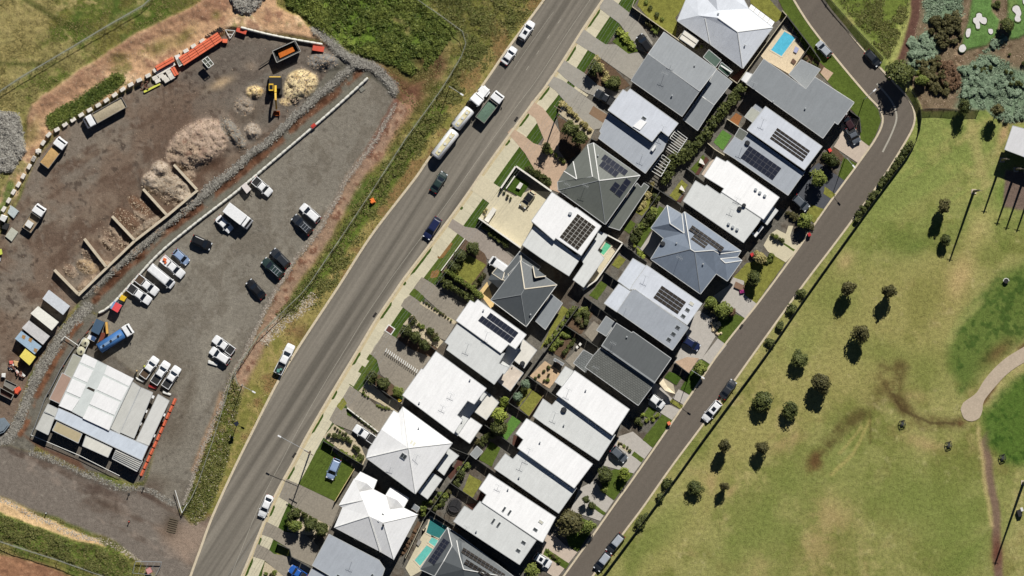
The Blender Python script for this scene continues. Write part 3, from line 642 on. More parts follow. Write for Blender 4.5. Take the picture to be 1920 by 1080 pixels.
struct(ribbon("front_lawn_strip",FP1,offset_line(RBn,-56),0.0,M_LAWND))
struct(ribbon("footpath_base",FP0,FP1,0.035,M_PATH))
fp = struct(thing("footpath","","")); del fp["label"]; del fp["category"]
l0,l1 = resample(FP0,14.0),None
for i in range(len(l0) - 1):
    a,b = l0[i],l0[i + 1]
    if max(a[1],b[1]) < -30 or min(a[1],b[1]) > 1110: continue
    tx,ty = b[0] - a[0],b[1] - a[1]; L = math.hypot(tx,ty); tx /= L; ty /= L; nx_,ny_ = ty,-tx
    if nx_ < 0: nx_,ny_ = -nx_,-ny_
    g = .09
    MB().prism([P(a[0] + tx * g,a[1] + ty * g)[:2],P(b[0] - tx * g,b[1] - ty * g)[:2],P(b[0] - tx * g + nx_ * 22,b[1] - ty * g + ny_ * 22)[:2],P(a[0] + tx * g + nx_ * 22,a[1] + ty * g + ny_ * 22)[:2]],-.06,.05 + random.uniform(0,.006)).build("paving_slab",M_PATH,fp)
ZD,ZL,ZB = 0.075,0.03,0.05
def drive(pts,m=None,z=ZD): return sheet("driveway",pts,z + random.uniform(0,.006),m or M_DRIVE,thick=.12)
def lawn(pts,m=None,z=ZL): return sheet("lawn",pts,z + random.uniform(0,.004),m or M_LAWN,wob=.5)
def bed(pts,m=None,z=ZB): return sheet("garden_bed",pts,z + random.uniform(0,.004),m or M_MULCH,wob=.6)
def patio(pts,m=None,z=ZB): return sheet("patio",pts,z + random.uniform(0,.004),m or M_PALE,thick=.08)
# grassy slots between kerb and path
for x,y,L in ((1109,36,44),(1067,95,36),(1011,172,34),(975,222,34),(944,265,14),(857,386,7),(785,488,70),(755,530,8),(712,575,40),(661,670,30),(618,738,20),(590,790,46),(546,885,30),(508,955,24),(480,1010,16),(462,1065,40)):
    j = min(range(len(RBn)),key=lambda i: math.dist(RBn[i],(x,y))); a,b = RBn[max(0,j - 2)],RBn[min(len(RBn) - 1,j + 2)]
    tx,ty = (b[0] - a[0]),(b[1] - a[1]); d = math.hypot(tx,ty); tx /= d; ty /= d; nx_,ny_ = (-ty,tx) if -ty > 0 else (ty,-tx)
    c = (RBn[j][0] + nx_ * 8.2,RBn[j][1] + ny_ * 8.2); h = L / 2
    sheet("grass_slot",[(c[0] - tx * h,c[1] - ty * h),(c[0] - tx * h * .7 + nx_ * 3,c[1] - ty * h * .7 + ny_ * 3),(c[0] + tx * h * .7 + nx_ * 3,c[1] + ty * h * .7 + ny_ * 3),(c[0] + tx * h,c[1] + ty * h),(c[0] + tx * h * .8 - nx_,c[1] + ty * h * .8 - ny_),(c[0] - tx * h * .8 - nx_,c[1] - ty * h * .8 - ny_)],.066,M_LAWND,wob=.3)
# front of the western row, north to south
drive(q(1000,0,745,95,770,-20,900,0,1090,150,1225,300,1345,480,1290,600,1180,560,970,265)); bed(q(1000,0,975,285,1180,580,1060,605,890,470,950,400),M_LAWN)
drive(q(1000,0,565,325,680,410,810,497,930,500,1070,605,1190,592,1260,640,1110,900,920,770,690,605,580,545,470,475)); bed(q(1000,0,700,620,920,780,1090,960,1000,1010,730,960,570,815))
drive(q(1000,0,345,675,570,818,730,960,985,1060,980,1110,840,1130,610,1050,470,970,345,870,260,790)); patio(q(1000,0,470,968,620,1070,600,1090,455,990),M_CREAM,.09)
drive(q(940,140,560,5,690,62,820,150,990,280,1205,455,1110,605,1040,620,800,400,610,180,500,100)); patio(q(940,140,1035,350,1200,455,1150,545,985,440),mat("door_mat_brown",(142,117,94),.9),.095)
bed(q(940,140,700,290,1050,620,1000,720,640,430),M_PEB); bed(q(940,140,620,450,1000,720,960,780,860,900,720,980,650,860,660,640))
drive(q(940,140,345,290,470,375,600,545,660,650,645,850,745,990,720,1110,660,1330,470,1260,380,1080,310,960,270,890,70,650,120,600,250,680,360,770,450,800,480,730,380,490,280,420),M_PINK)
lawn(q(860,290,560,10,760,0,860,150,1060,330,1040,400,650,130,470,372,360,295),M_LAWND)
drive(q(860,290,245,222,470,372,345,545,130,390),M_CREAM); patio(q(860,290,345,545,470,380,640,470,800,400,1040,420,820,760,840,790,700,1040,225,715),M_CREAM,.08); lawn(q(860,290,640,235,800,330,700,480,540,390),M_LAWND,.095)
lawn(q(860,290,215,480,320,540,185,780,70,695),M_LAWND,.045)
drive(q(740,430,790,-30,980,0,1160,180,1330,320,1270,430,1040,330,1010,270,785,105,600,-30,650,-120),M_PAVER)
lawn(q(740,430,670,15,785,100,520,470,440,612,305,530),M_LAWN,.045); bed(q(740,430,795,110,1030,270,1040,400,880,640,1000,800,520,480)); lawn(q(740,430,835,285,1030,400,860,620,670,495),M_LAWNY,.07)
patio(q(740,430,1040,590,1130,850,1080,890,945,710),mat("sandstone_path",(232,200,142),.9),.07)
drive(q(740,430,305,535,430,612,520,700,800,850,695,1030,640,1040,330,760,215,655),M_DRIVE2); lawn(q(740,430,215,660,330,750,285,812,165,730),M_LAWN,.09)
drive(q(640,560,710,5,780,-45,900,50,1290,270,1170,470,1010,400,800,180,670,80),M_DRIVE2); lawn(q(640,560,665,82,780,165,690,280,585,425,480,352),M_LAWND,.05); bed(q(640,560,900,30,1300,260,1270,290,880,60),M_PEB,.09)
bed(q(640,560,800,170,1150,480,1080,560,690,290),M_PEB); bed(q(640,560,690,300,1080,560,960,690,620,440))
drive(q(640,560,490,368,600,430,760,560,960,640,1010,660,700,1065,440,850,400,690,328,620),M_DRIVE2); lawn(q(640,560,320,620,410,682,180,1030,90,970),M_LAWN,.05); bed(q(640,560,415,850,700,1050,680,1110,540,1130,290,920))
drive(q(560,700,575,140,660,195,800,300,900,390,1060,430,900,665,545,385,500,270),M_DRIVE2); bed(q(560,700,670,200,1060,420,1120,440,1160,330,780,90),M_PEB); lawn(q(560,700,500,272,545,340,480,420,425,370),M_LAWNY,.09)
drive(q(560,700,420,380,535,395,545,470,640,520,890,690,810,810,600,650,400,570,345,520),M_DRIVE2); bed(q(560,700,400,572,650,740,720,860,760,960,720,1030,270,720),M_PEB)
lawn(q(470,840,720,0,860,-10,1165,220,965,605,570,422,525,395,640,170),M_LAWN,.04)
drive(q(470,840,400,348,545,410,940,600,1000,660,905,885,500,668,410,605,318,550),M_DRIVE2); bed(q(470,840,470,665,890,870,860,980,640,980,410,930),M_PEB)
drive(q(440,900,355,468,480,530,560,580,800,620,950,750,870,970,640,860,610,770,410,650,305,612),M_DRIVE2); bed(q(440,900,490,715,610,775,640,865,470,845),M_LAWNY)
drive(q(440,900,255,718,370,772,440,830,640,865,865,995,800,1120,600,1120,330,900,205,860),M_DRIVE2); bed(q(440,900,340,920,620,1090,560,1160,300,1080),M_PEB)
for pts in (q(740,430,560,190,620,150,650,170,560,300,500,330,480,300),q(740,430,420,470,500,460,470,540,400,540)): sheet("lawn_dry_patch",smooth_line(pts + [pts[0]],2)[:-1],.052,lawnmat("worn_lawn",(146,112,70),.3),wob=1.0)
for l in (q(640,560,475,430,490,405,520,398,530,415,495,440),q(640,560,470,380,490,365),q(640,560,415,490,375,535,360,560),q(640,560,380,600,360,630)): struct(ribbon("spray_mark",offset_line(l,-.5),offset_line(l,.5),.092,M_LINE))
# yards behind and the eastern fronts
lawn(q(1180,0,90,60,120,-60,690,-60,520,200,540,270,520,420,270,262),M_LAWNY); lawn(q(1140,0,965,-40,1060,-40,1195,110,1130,150,960,20,k=3.6),M_LAWNY)
lawn([(1478,-14),(1520,50),(1576,122),(1625,180),(1646,205),(1652,226),(1641,256),(1630,273),(1613,262),(1611,221),(1597,206),(1560,162),(1528,128),(1472,25),(1440,-40)],M_LAWN,.03)
patio(q(1380,20,280,510,515,200,770,460,600,715,310,545),mat("pool_surround",(224,206,176),.9,var=.12,scale=2),.06); patio(q(1380,20,990,635,1095,700,1030,790,950,700),M_PINK,.06); bed(q(1380,20,740,530,820,490,1000,630,950,700))
drive(q(1500,200,440,355,480,100,660,140,680,370,780,447,650,632,380,450),M_ROSE); bed(q(1500,200,380,450,500,570,470,620,340,510)); lawn(q(1500,200,490,570,640,640,500,830,430,780),M_LAWN,.05)
drive(q(1420,290,560,180,690,90,980,290,760,620,540,660,400,470),M_DARKDR); lawn(q(1420,290,760,360,885,450,830,495,745,440),M_LAWNY,.1); lawn(q(1420,290,600,560,750,612,640,770,540,690),M_LAWNY,.1)
patio(q(1340,420,620,115,700,60,800,110,830,20,885,20,850,130,870,230,990,225,800,432,600,312,550,240),M_CREAM); lawn(q(1340,420,780,210,905,290,885,305,770,225),M_LAWN,.07); lawn(q(1340,420,680,360,795,432,470,892,330,800,210,600,360,440,560,380),M_LAWNY,.04)
drive(q(1340,420,-60,840,160,690,210,600,330,640,340,800,470,895,350,1068,230,980,80,890),M_PALE)
lawn(q(1260,540,700,285,830,342,612,642,515,560,520,330),M_LAWN,.04); drive(q(1260,540,200,300,310,255,460,350,430,420,490,545,335,800,20,850,150,540),M_PALE); drive(q(1260,540,515,568,615,642,440,865,335,795),M_PALE,ZD + .012); patio(q(1260,540,30,830,170,775,305,790,190,955),M_PINK,.1)
lawn(q(1260,540,320,800,440,868,345,1025,195,955),M_LAWN,.04); lawn(q(1140,660,635,285,690,215,835,280,770,372),M_LAWND,.06); lawn(q(1140,660,930,215,1060,285,925,485,815,415),M_LAWND,.04)
drive(q(1140,660,795,420,925,490,855,595,725,520),M_PALE); drive(q(1140,660,520,330,720,520,690,590,805,650,720,765,600,690,450,590),M_PALE,ZD + .01); lawn(q(1140,660,610,700,722,768,510,1072,385,990),M_LAWN,.04); lawn(q(1140,660,460,615,545,660,470,752,395,712),M_LAWN,.09); lawn(q(1140,660,720,530,850,605,815,640,690,560),M_LAWNY,.1)
drive(q(1060,800,600,110,760,55,980,240,770,525,430,440,470,330),M_PALE); lawn(q(1060,800,775,280,890,362,855,405,745,320),M_LAWN,.1); bed(q(1060,800,590,155,740,265,720,310,580,200),M_PEB,.1); lawn(q(1060,800,870,150,930,60,1110,60,975,235),M_LAWN,.1)
lawn(q(1060,800,640,440,770,522,545,828,440,745,380,560),M_LAWN,.04)
drive(q(1060,800,150,700,330,605,430,750,545,832,390,1060,60,945),M_PALE); lawn(q(1060,800,335,878,458,968,430,998,315,920),M_LAWN,.1)
lawn(q(960,900,560,470,800,430,940,500,740,808,640,740),M_LAWN,.05); drive(q(960,900,380,560,500,640,592,730,735,812,500,1110,330,1000,340,760),M_ROSE); lawn(q(960,900,380,765,645,940,600,1003,350,835),M_LAWN,.1)
for pts,m_ in ((q(1240,280,470,60,515,110,390,270,330,220),M_LAWN),(q(1240,280,230,340,300,400,170,580,90,520),M_LAWNY),(q(1080,460,480,110,565,160,480,265,400,220),M_LAWNY),(q(1080,460,280,400,355,450,240,612,145,560),M_LAWN),(q(1320,170,210,440,312,510,215,672,105,580),M_TURF),
               (q(940,660,350,435,475,490,310,722,205,632),M_LAWNY),(q(940,660,310,395,345,425,200,615,160,585),M_LAWNY),(q(880,770,480,55,582,120,420,332,345,275),M_TURF),(q(880,770,240,350,352,420,250,632,105,545),M_LAWN),(q(880,770,0,715,142,800,35,985,-80,915),M_LAWNY),(q(1180,370,340,95,400,130,260,345,130,570,40,500,130,380),M_LAWN),(q(1030,250,910,975,975,1015,900,1130,830,1085),M_LAWN),(q(1020,570,205,20,275,65,20,450,-50,520),M_LAWNY),(q(1030,250,1080,690,1190,760,1040,930,960,880),M_LAWNY)): lawn(pts,m_)
bed(q(1020,570,330,40,560,90,420,340,250,240)); bed(q(1020,570,240,260,400,340,230,630,40,510)); patio(q(940,660,490,100,680,230,540,410,320,270),mat("sand_yard",(206,178,146),.95,var=.14,scale=2))
for pts in (q(1020,570,560,190,690,290,600,480,450,330),q(1020,570,400,480,540,580,330,720,240,640)): patio(pts,M_DRIVE2)
patio(q(1180,370,120,580,260,380,380,460,250,690),M_PALE); patio(q(960,340,1130,750,1160,790,930,1130,800,1240,780,1200,1080,760),M_CREAM,.06); patio(q(1240,280,545,140,620,90,480,300,450,280),M_ROSE)
patio(q(760,900,235,505,265,520,190,560,300,640,470,545,200,1010,60,1090,0,990,180,640),M_CREAM,.06); patio(q(660,760,1205,585,1270,630,1115,835,1080,800),M_DECK); patio(q(880,770,500,270,605,325,540,420,480,390),M_DECK); patio(q(760,900,850,130,910,160,840,240,800,220),M_DECK); patio(q(760,900,680,270,830,260,760,340),M_DECK); patio(q(1240,280,480,190,540,120,500,80,380,280,420,290),M_DECK); patio(q(1240,280,220,600,270,490,200,560,165,580),M_DECK); patio(q(1180,0,1130,880,1280,770,1300,800,1210,930),M_DECK)
bed(q(600,870,1100,640,1150,660,970,1000,900,1050),M_MULCH)
patio(q(1320,170,360,250,430,290,380,400,290,330),mat("rust_paving",(150,100,60),.9,var=.2,scale=3))
sheet("cart_path",smooth_line([(1801,768),(1806,755),(1820,745),(1832,735),(1846,712),(1870,685),(1900,662),(1960,632),(1975,655),(1920,680),(1890,700),(1866,725),(1845,752),(1842,770),(1836,784),(1822,790),(1808,785),(1801,768)],6)[:-1],.12,mat("cart_path_concrete",(190,174,154),.9,var=.08,scale=.8))
for pts in (q(1680,0,905,160,935,145,965,160,970,190,1010,200,1022,235,1005,270,970,265,940,240,935,235,945,280,940,320,905,318,895,270,870,245,872,205,900,195),q(1680,0,800,325,835,320,842,350,825,412,795,415,785,370),q(1680,0,1040,325,1085,328,1090,370,1065,385,1040,360),q(1680,0,725,510,765,500,790,545,760,585,720,580,708,545),q(1680,0,1315,80,1345,62,1385,75,1410,150,1395,190,1405,225,1380,245,1345,235,1335,205,1350,160,1310,115),q(1680,0,1425,0,1470,-10,1470,50,1435,45)):
    cx,cy = cen(pts); big = [(cx + (x - cx) * 1.16,cy + (y - cy) * 1.16) for x,y in pts]
    sheet("bunker_lip",smooth_line(big + [big[0]],2)[:-1],.50,lawnmat("bunker_edge_grass",(78,96,54))); sheet("sand_bunker",smooth_line(pts + [pts[0]],2)[:-1],.53,mat("bunker_sand",(226,222,220),.95,var=.06,scale=3))

# ------------------------------------------------------------------ houses
U = (0.832,0.555); V = (-0.555,0.832)
def sk(poly,zhi,zlo,d=V):
    """roof plane falling from zhi to zlo in map direction d"""
    t = [x * d[0] + y * d[1] for x,y in poly]; a,b = min(t),max(t)
    return [[(x,y,zhi + (zlo - zhi) * (tt - a) / (b - a)) for (x,y),tt in zip(poly,t)]]
def facets(zs,*polys): # polys: lists of keys into zs {key:(x,y,z)}
    return [[zs[k] for k in p] for p in polys]
def poly_area(p): return sum(p[i][0] * p[(i + 1) % len(p)][1] - p[(i + 1) % len(p)][0] * p[i][1] for i in range(len(p))) / 2
def inset(poly,d):
    """poly world xy; shrink by d"""
    n = len(poly); s = 1 if poly_area(poly) > 0 else -1; out = []
    for i in range(n):
        p0,p1,p2 = Vector(poly[i - 1][:2]),Vector(poly[i][:2]),Vector(poly[(i + 1) % n][:2])
        e1 = (p1 - p0).normalized(); e2 = (p2 - p1).normalized()
        n1_ = Vector((-e1.y,e1.x)) * s; n2_ = Vector((-e2.y,e2.x)) * s
        b = n1_ + n2_; den = 1 + n1_.dot(n2_)
        b = b / den if den > .3 else b.normalized() * 1.2
        out.append(p1 + b * d)
    return out
M_GLASS = mat("window_glass",(40,52,60),.08,var=.02,spec=.6); M_FRAME = mat("window_frame",(226,226,224),.5,var=.03); M_DOOR = mat("front_door",(96,74,60),.5); M_GAR = mat("garage_door",(190,190,188),.5,var=.03)
M_PANEL = mat("solar_glass_blue",(44,48,62),.5,var=.06,spec=.06); M_PANELB = mat("solar_glass_black",(58,53,48),.5,var=.08,spec=.08); M_PFR = mat("solar_frame",(196,194,186),.6,var=.02); M_PFRD = mat("solar_frame_dark",(96,97,104),.6,var=.02)
M_MET = mat("galvanised_metal",(196,200,202),.45,metal=.3,var=.05)
M_GUT = mat("gutter_metal",(190,192,192),.5,var=.1)
class House:
    def __init__(s,name,label,pts,cat="house",wall=(206,200,190)):
        s.c = cen(pts); s.o = P(*s.c); s.root = thing(name,label,cat,s.o); s.fac = []; s.wallm = mat("wall_%d_%d_%d" % wall,wall,.85,var=.05,scale=.8); s.n = 0
    def loc(s,v): return [Vector(x) - s.o for x in v]
    def roof(s,fs,m,walls=True,base=0.0,thick=.2,over=.4,name="roof",win=True):
        tri = []
        for f in fs:
            for t3 in tessellate_polygon([[Vector((p[0],p[1],0)) for p in f]]): tri.append([f[i] for i in t3])
        s.fac += tri; fs = tri; verts = []; idx = {}; F = []
        def vid(p):
            k = (round(p[0],1),round(p[1],1),round(p[2],2))
            if k not in idx: idx[k] = len(verts); verts.append(P(*p))
            return idx[k]
        for f in fs:
            ids = []
            for p in f:
                i = vid(p)
                if not ids or ids[-1] != i: ids.append(i)
            if ids[0] == ids[-1]: ids = ids[:-1]
            if len(ids) < 3: continue
            ar = sum(verts[ids[i]].x * verts[ids[(i + 1) % len(ids)]].y - verts[ids[(i + 1) % len(ids)]].x * verts[ids[i]].y for i in range(len(ids)))
            F.append(tuple(ids if ar > 0 else ids[::-1]))
        n = len(verts); ed = {}
        for f in F:
            for i in range(len(f)): ed[(f[i],f[(i + 1) % len(f)])] = 1
        bound = [e for e in ed if (e[1],e[0]) not in ed]
        v2 = verts + [v - Vector((0,0,thick)) for v in verts]
        f2 = F + [tuple(i + n for i in f[::-1]) for f in F] + [(e[1],e[0],e[0] + n,e[1] + n) for e in bound]
        r = obj(name,s.loc(v2),f2,m,s.root)
        if walls:
            # outline loops of the roof
            nxt = {a: b for a,b in bound}; used = set()
            for a in list(nxt):
                if a in used: continue
                lp = [a]; used.add(a); b = nxt[a]; ok = True
                while b != a:
                    if b in used or b not in nxt: ok = False; break
                    used.add(b); lp.append(b); b = nxt[b]
                if not ok or len(lp) < 3: continue
                # drop collinear points
                pl = [verts[i] for i in lp]; ins = inset(pl,over)
                tops = [p.z - thick - .02 for p in pl]
                mb = MB().prism([(p.x,p.y) for p in ins],base,tops) if poly_area([(p.x,p.y) for p in ins]) > 0 else None
                if mb is None: continue
                w = mb.build("wall",s.wallm,s.root,origin=s.o)
                gt = MB(); go = inset(pl,-.03)
                for i in range(len(pl)): j = (i + 1) % len(pl); gt.bar((go[i].x,go[i].y,pl[i].z - .05),(go[j].x,go[j].y,pl[j].z - .05),.13,.12)
                gt.build("gutter",M_GUT,s.root,origin=s.o)
                if not win: continue
                for i in range(len(ins)):
                    a2,b2 = ins[i],ins[(i + 1) % len(ins)]; d = b2 - a2; L = d.length
                    if L < 5: continue
                    d.normalize(); nn = Vector((d.y,-d.x)); zt = min(tops[i],tops[(i + 1) % len(ins)])
                    if abs(nn.x * U[0] - nn.y * U[1]) < .7: continue      # windows on the street and garden sides
                    lv = [base + 1.5] if zt - base < 4.4 else [base + 1.5,base + 4.2]
                    for z in lv:
                        for t in ((.25,.75) if L < 9 else (.18,.5,.82)):
                            c = a2 + d * (L * t) + nn * .03; rz = math.atan2(d.y,d.x)
                            wdw = MB().box((0,0,0),(1.7,.08,1.3)).build("window",M_FRAME,s.root); wdw.location = Vector((c.x,c.y,z)) - s.o; wdw.rotation_euler = (0,0,rz)
                            MB().box((0,-.035,0),(1.5,.05,1.1)).build("pane",M_GLASS,wdw)
        return r
    def z(s,x,y):
        best = None
        for f in s.fac:
            xs = np.array([[x]]); ys = np.array([[y]])
            if not inside(xs,ys,[(p[0],p[1]) for p in f])[0,0]: continue
            p0 = Vector(f[0]); nrm = (Vector(f[1]) - p0).cross(Vector(f[2]) - p0)
            if abs(nrm.z) < 1e-6: continue
            zz = p0.z - (nrm.x * (x - p0.x) + nrm.y * (y - p0.y)) / nrm.z
            if best is None or zz > best: best = zz
        return 3.0 if best is None else best
    def trim(s,lines,m,w=.22,h=.10,name="ridge_cap"):
        for l in lines:
            mb = MB()
            for a,b in zip(l[:-1],l[1:]): mb.bar(P(a[0],a[1],(a[2] if len(a) > 2 else s.z(*a)) + .04),P(b[0],b[1],(b[2] if len(b) > 2 else s.z(*b)) + .04),w,h)
            mb.build(name,m,s.root,origin=s.o)
    def panels(s,p0,p1,p3,nu,nv,m=None,fr=None,gu=.02,gv=.02,skip=()):
        ex = ((p1[0] - p0[0]) / nu,(p1[1] - p0[1]) / nu); ey = ((p3[0] - p0[0]) / nv,(p3[1] - p0[1]) / nv)
        p2 = (p1[0] + p3[0] - p0[0],p1[1] + p3[1] - p0[1]); cc_ = cen([p0,p1,p2,p3]); sh_ = lambda p: (p[0] * .92 + cc_[0] * .08,p[1] * .92 + cc_[1] * .08)
        z0,z1,z2,z3 = (s.z(*sh_(p)) for p in (p0,p1,p2,p3)); gu_ = ((z1 - z0) + (z2 - z3)) / 2 / .92; gv_ = ((z3 - z0) + (z2 - z1)) / 2 / .92; zc = (z0 + z1 + z2 + z3) / 4
        pz = lambda a,b: zc + gu_ * (a - .5) + gv_ * (b - .5)
        lift = max(s.z(p0[0] + (p1[0] - p0[0]) * a + (p3[0] - p0[0]) * b,p0[1] + (p1[1] - p0[1]) * a + (p3[1] - p0[1]) * b) - pz(a,b) for a in (.08,.3,.5,.7,.92) for b in (.08,.5,.92)); lift = min(max(lift,0),.6) + .12
        for j in range(nv):
            for i in range(nu):
                top = []
                for a,b in ((gu,gv),(1 - gu,gv),(1 - gu,1 - gv),(gu,1 - gv)):
                    x = p0[0] + ex[0] * (i + a) + ey[0] * (j + b); y = p0[1] + ex[1] * (i + a) + ey[1] * (j + b); top.append(P(x,y,pz((i + a) / nu,(j + b) / nv) + lift))
                if (top[1] - top[0]).cross(top[2] - top[0]).z < 0: top = top[::-1]
                cc = sum(top,Vector()) / 4; inn = [cc + (t - cc) * .93 + Vector((0,0,.004)) for t in top]; bot = [t - Vector((0,0,.05)) for t in top]
                v = top + inn + bot; f = [(0,1,5,4),(1,2,6,5),(2,3,7,6),(3,0,4,7),(4,5,6,7),(1,0,8,9),(2,1,9,10),(3,2,10,11),(0,3,11,8),(11,10,9,8)]
                obj("solar_panel",s.loc(v),f,None,s.root,mats=[fr or M_PFR,m or M_PANEL],fm=[0,0,0,0,1,0,0,0,0,0])
    def skylight(s,x,y,lu,lv,m=None,ang=33.7):
        a = math.radians(ang); e = (math.cos(a) * lu / 2,math.sin(a) * lu / 2); g = (-math.sin(a) * lv / 2,math.cos(a) * lv / 2)
        pts = [(x - e[0] - g[0],y - e[1] - g[1]),(x + e[0] - g[0],y + e[1] - g[1]),(x + e[0] + g[0],y + e[1] + g[1]),(x - e[0] + g[0],y - e[1] + g[1])]
        cz = s.z(x,y); top = [P(px,py,0) + Vector((0,0,min(max(s.z(px,py),cz - .3),cz + .3) + .12)) for px,py in pts][::-1]
        cc = sum(top,Vector()) / 4; inn = [cc + (t - cc) * .84 for t in top]; bot = [t - Vector((0,0,.15)) for t in top]
        f = [(0,1,5,4),(1,2,6,5),(2,3,7,6),(3,0,4,7),(4,5,6,7),(1,0,8,9),(2,1,9,10),(3,2,10,11),(0,3,11,8),(11,10,9,8)]
        obj("skylight",s.loc(top + inn + bot),f,None,s.root,mats=[M_MET,m or M_SKYL],fm=[0,0,0,0,1,0,0,0,0,0])
    def antenna(s,x,y,h=2.0):
        z = s.z(x,y); a = P(x,y,z); mb = MB(); mb.tube(a,a + Vector((0,0,h)),.028,n=5); d = Vector((.8,-.35,0))
        mb.bar(a + Vector((0,0,h)) - d * .8,a + Vector((0,0,h)) + d * .8,.04)
        for t in (-.7,-.35,0,.35,.7): c = a + Vector((0,0,h)) + d * t; mb.bar(c - Vector((.18,.4,0)),c + Vector((.18,.4,0)),.022)
        mb.build("antenna",M_MET,s.root,origin=s.o)
    def vent(s,x,y,r=.12,dark=False):
        z = s.z(x,y); mb = MB().tube(P(x,y,z - .05),P(x,y,z + .45),r,n=8).tube(P(x,y,z + .4),P(x,y,z + .52),r * 1.6,r * 1.1,n=8)
        mb.build("roof_vent",mat("vent_dark",(52,54,58),.6) if dark else M_MET,s.root,origin=s.o)
    def door(s,x,y,ang,w=1.0,h=2.1,garage=False):
        d = MB().box((0,0,h / 2),(w,.1,h)).build("garage_door" if garage else "door",M_GAR if garage else M_DOOR,s.root); d.location = P(x,y) - s.o; d.rotation_euler = (0,0,ang)
        MB().box((w * .38,-.07,1.0),(.12,.05,.05)).build("handle",M_MET,d)
M_SKYL = mat("skylight_glass",(74,78,80),.2,var=.03,spec=.5); M_SKYLP = mat("skylight_blind",(206,204,190),.3,var=.03)
W = lambda nm,c,**k: roofmat(nm,c,**k)
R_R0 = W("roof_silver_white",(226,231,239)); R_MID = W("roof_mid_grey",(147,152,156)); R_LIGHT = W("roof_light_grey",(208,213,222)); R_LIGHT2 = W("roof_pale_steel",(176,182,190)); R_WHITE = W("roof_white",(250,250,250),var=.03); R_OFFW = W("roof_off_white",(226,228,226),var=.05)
R_CHAR = W("roof_charcoal_olive",(112,116,110)); R_CHAR2 = W("roof_charcoal",(98,103,106)); R_BLUE = W("roof_blue_grey",(128,139,154)); R_TILE = W("roof_grey_tiles",(120,122,118),tile=True); R_SLATE = W("roof_dark_slate",(92,96,98)); R_GREEN = W("roof_shed_green",(92,112,102)); R_CREAMR = W("roof_cream",(236,232,222),var=.08); R_RUST = W("roof_stained_cream",(226,212,196),var=.25)
M_TRIM = mat("white_trim",(236,236,232),.6,var=.05); M_TRIMC = mat("cream_trim",(226,216,196),.6,var=.05); M_TRIMG = mat("grey_trim",(150,154,156),.6,var=.05)

# L1 grey gabled two storey
t = (1180,0); h = House("house","two-storey house with mid-grey gabled roof and white ridge beside green garden sheds",q(*t,390,362,985,778,593,1308,20,905))
h.roof(sk(q(*t,390,362,980,778,790,1025,212,608),5.8,7.0) + sk(q(*t,212,608,790,1025,593,1308,20,905),7.0,5.8),R_MID)
h.roof(sk(q(*t,980,785,1155,922,952,1180,800,1072),2.7,3.2) + sk(q(*t,800,1072,952,1180,768,1467,605,1345),3.2,2.7),R_MID)
h.trim([q(*t,212,608,790,1025)],M_TRIM,.3); h.trim([q(*t,800,1072,952,1180)],M_TRIM,.2); h.vent(*q(*t,735,735)[0]); h.vent(*q(*t,480,1075)[0]); h.antenna(*q(*t,395,830)[0]); h.antenna(*q(*t,470,730)[0],1.2); h.skylight(*q(1100,150,1325,95)[0],5,6); h.skylight(*q(1100,150,1200,262)[0],5,6)
# L2 skillion with pergola
t = (1100,150); h = House("house","house with pale and mid-grey skillion roofs and a slatted pergola behind",q(*t,410,110,1028,487,660,1048,135,655))
h.roof(sk(q(*t,410,110,455,137,490,100,1028,487,920,632,835,568,735,690,243,338),6.3,6.7),R_LIGHT); h.roof(sk(q(*t,245,372,735,715,800,650,835,600,920,640,860,790,822,835,660,1048,135,655,162,600,148,575),5.2,4.9),R_LIGHT2)
h.trim([q(*t,243,338,735,690),q(*t,1028,487,920,632,835,568,735,690),q(*t,243,338,410,110)],M_TRIM,.22); h.skylight(*q(*t,638,440)[0],9,5); h.roof(sk(q(*t,600,445,680,470,600,565,520,520),6.75,6.9),R_WHITE,walls=False,thick=.05,name="roof_hatch"); h.antenna(*q(*t,865,525)[0]); h.antenna(*q(*t,630,835)[0]); h.roof(sk(q(*t,765,725,785,740,745,800,725,785),5.8,5.7),R_WHITE,base=4.8,over=.05,name="chimney",win=False)
def pergola(label,a0,a1,b0,b1,n,m,z=2.7,sec=(.10,.14)):
    """slats laid from line a0-a1 to line b0-b1"""
    o = P(*cen([a0,a1,b0,b1])); r = thing("pergola",label,"pergola",o)
    for i in range(n):
        tt = i / (n - 1); p = (a0[0] + (a1[0] - a0[0]) * tt,a0[1] + (a1[1] - a0[1]) * tt); s_ = (b0[0] + (b1[0] - b0[0]) * tt,b0[1] + (b1[1] - b0[1]) * tt)
        MB().bar(P(*p,z),P(*s_,z),*sec).build("slat",m,r,origin=o)
    for e in ((a0,a1),(b0,b1)):
        MB().bar(P(*e[0],z - .15),P(*e[1],z - .15),.14,.18).build("beam",m,r,origin=o)
        for c in e: MB().bar(P(*c,0),P(*c,z - .2),.12).build("post",m,r,origin=o)
    return r
pergola("larger white slatted pergola behind the skillion-roofed house",*q(*t,1005,560,868,745,1132,655,1008,840),9,M_TRIM)
pergola("smaller white slatted pergola beside the charcoal hip-roofed house's rear corner",*q(*t,855,840,720,1015,940,905,835,1085),7,M_TRIM)
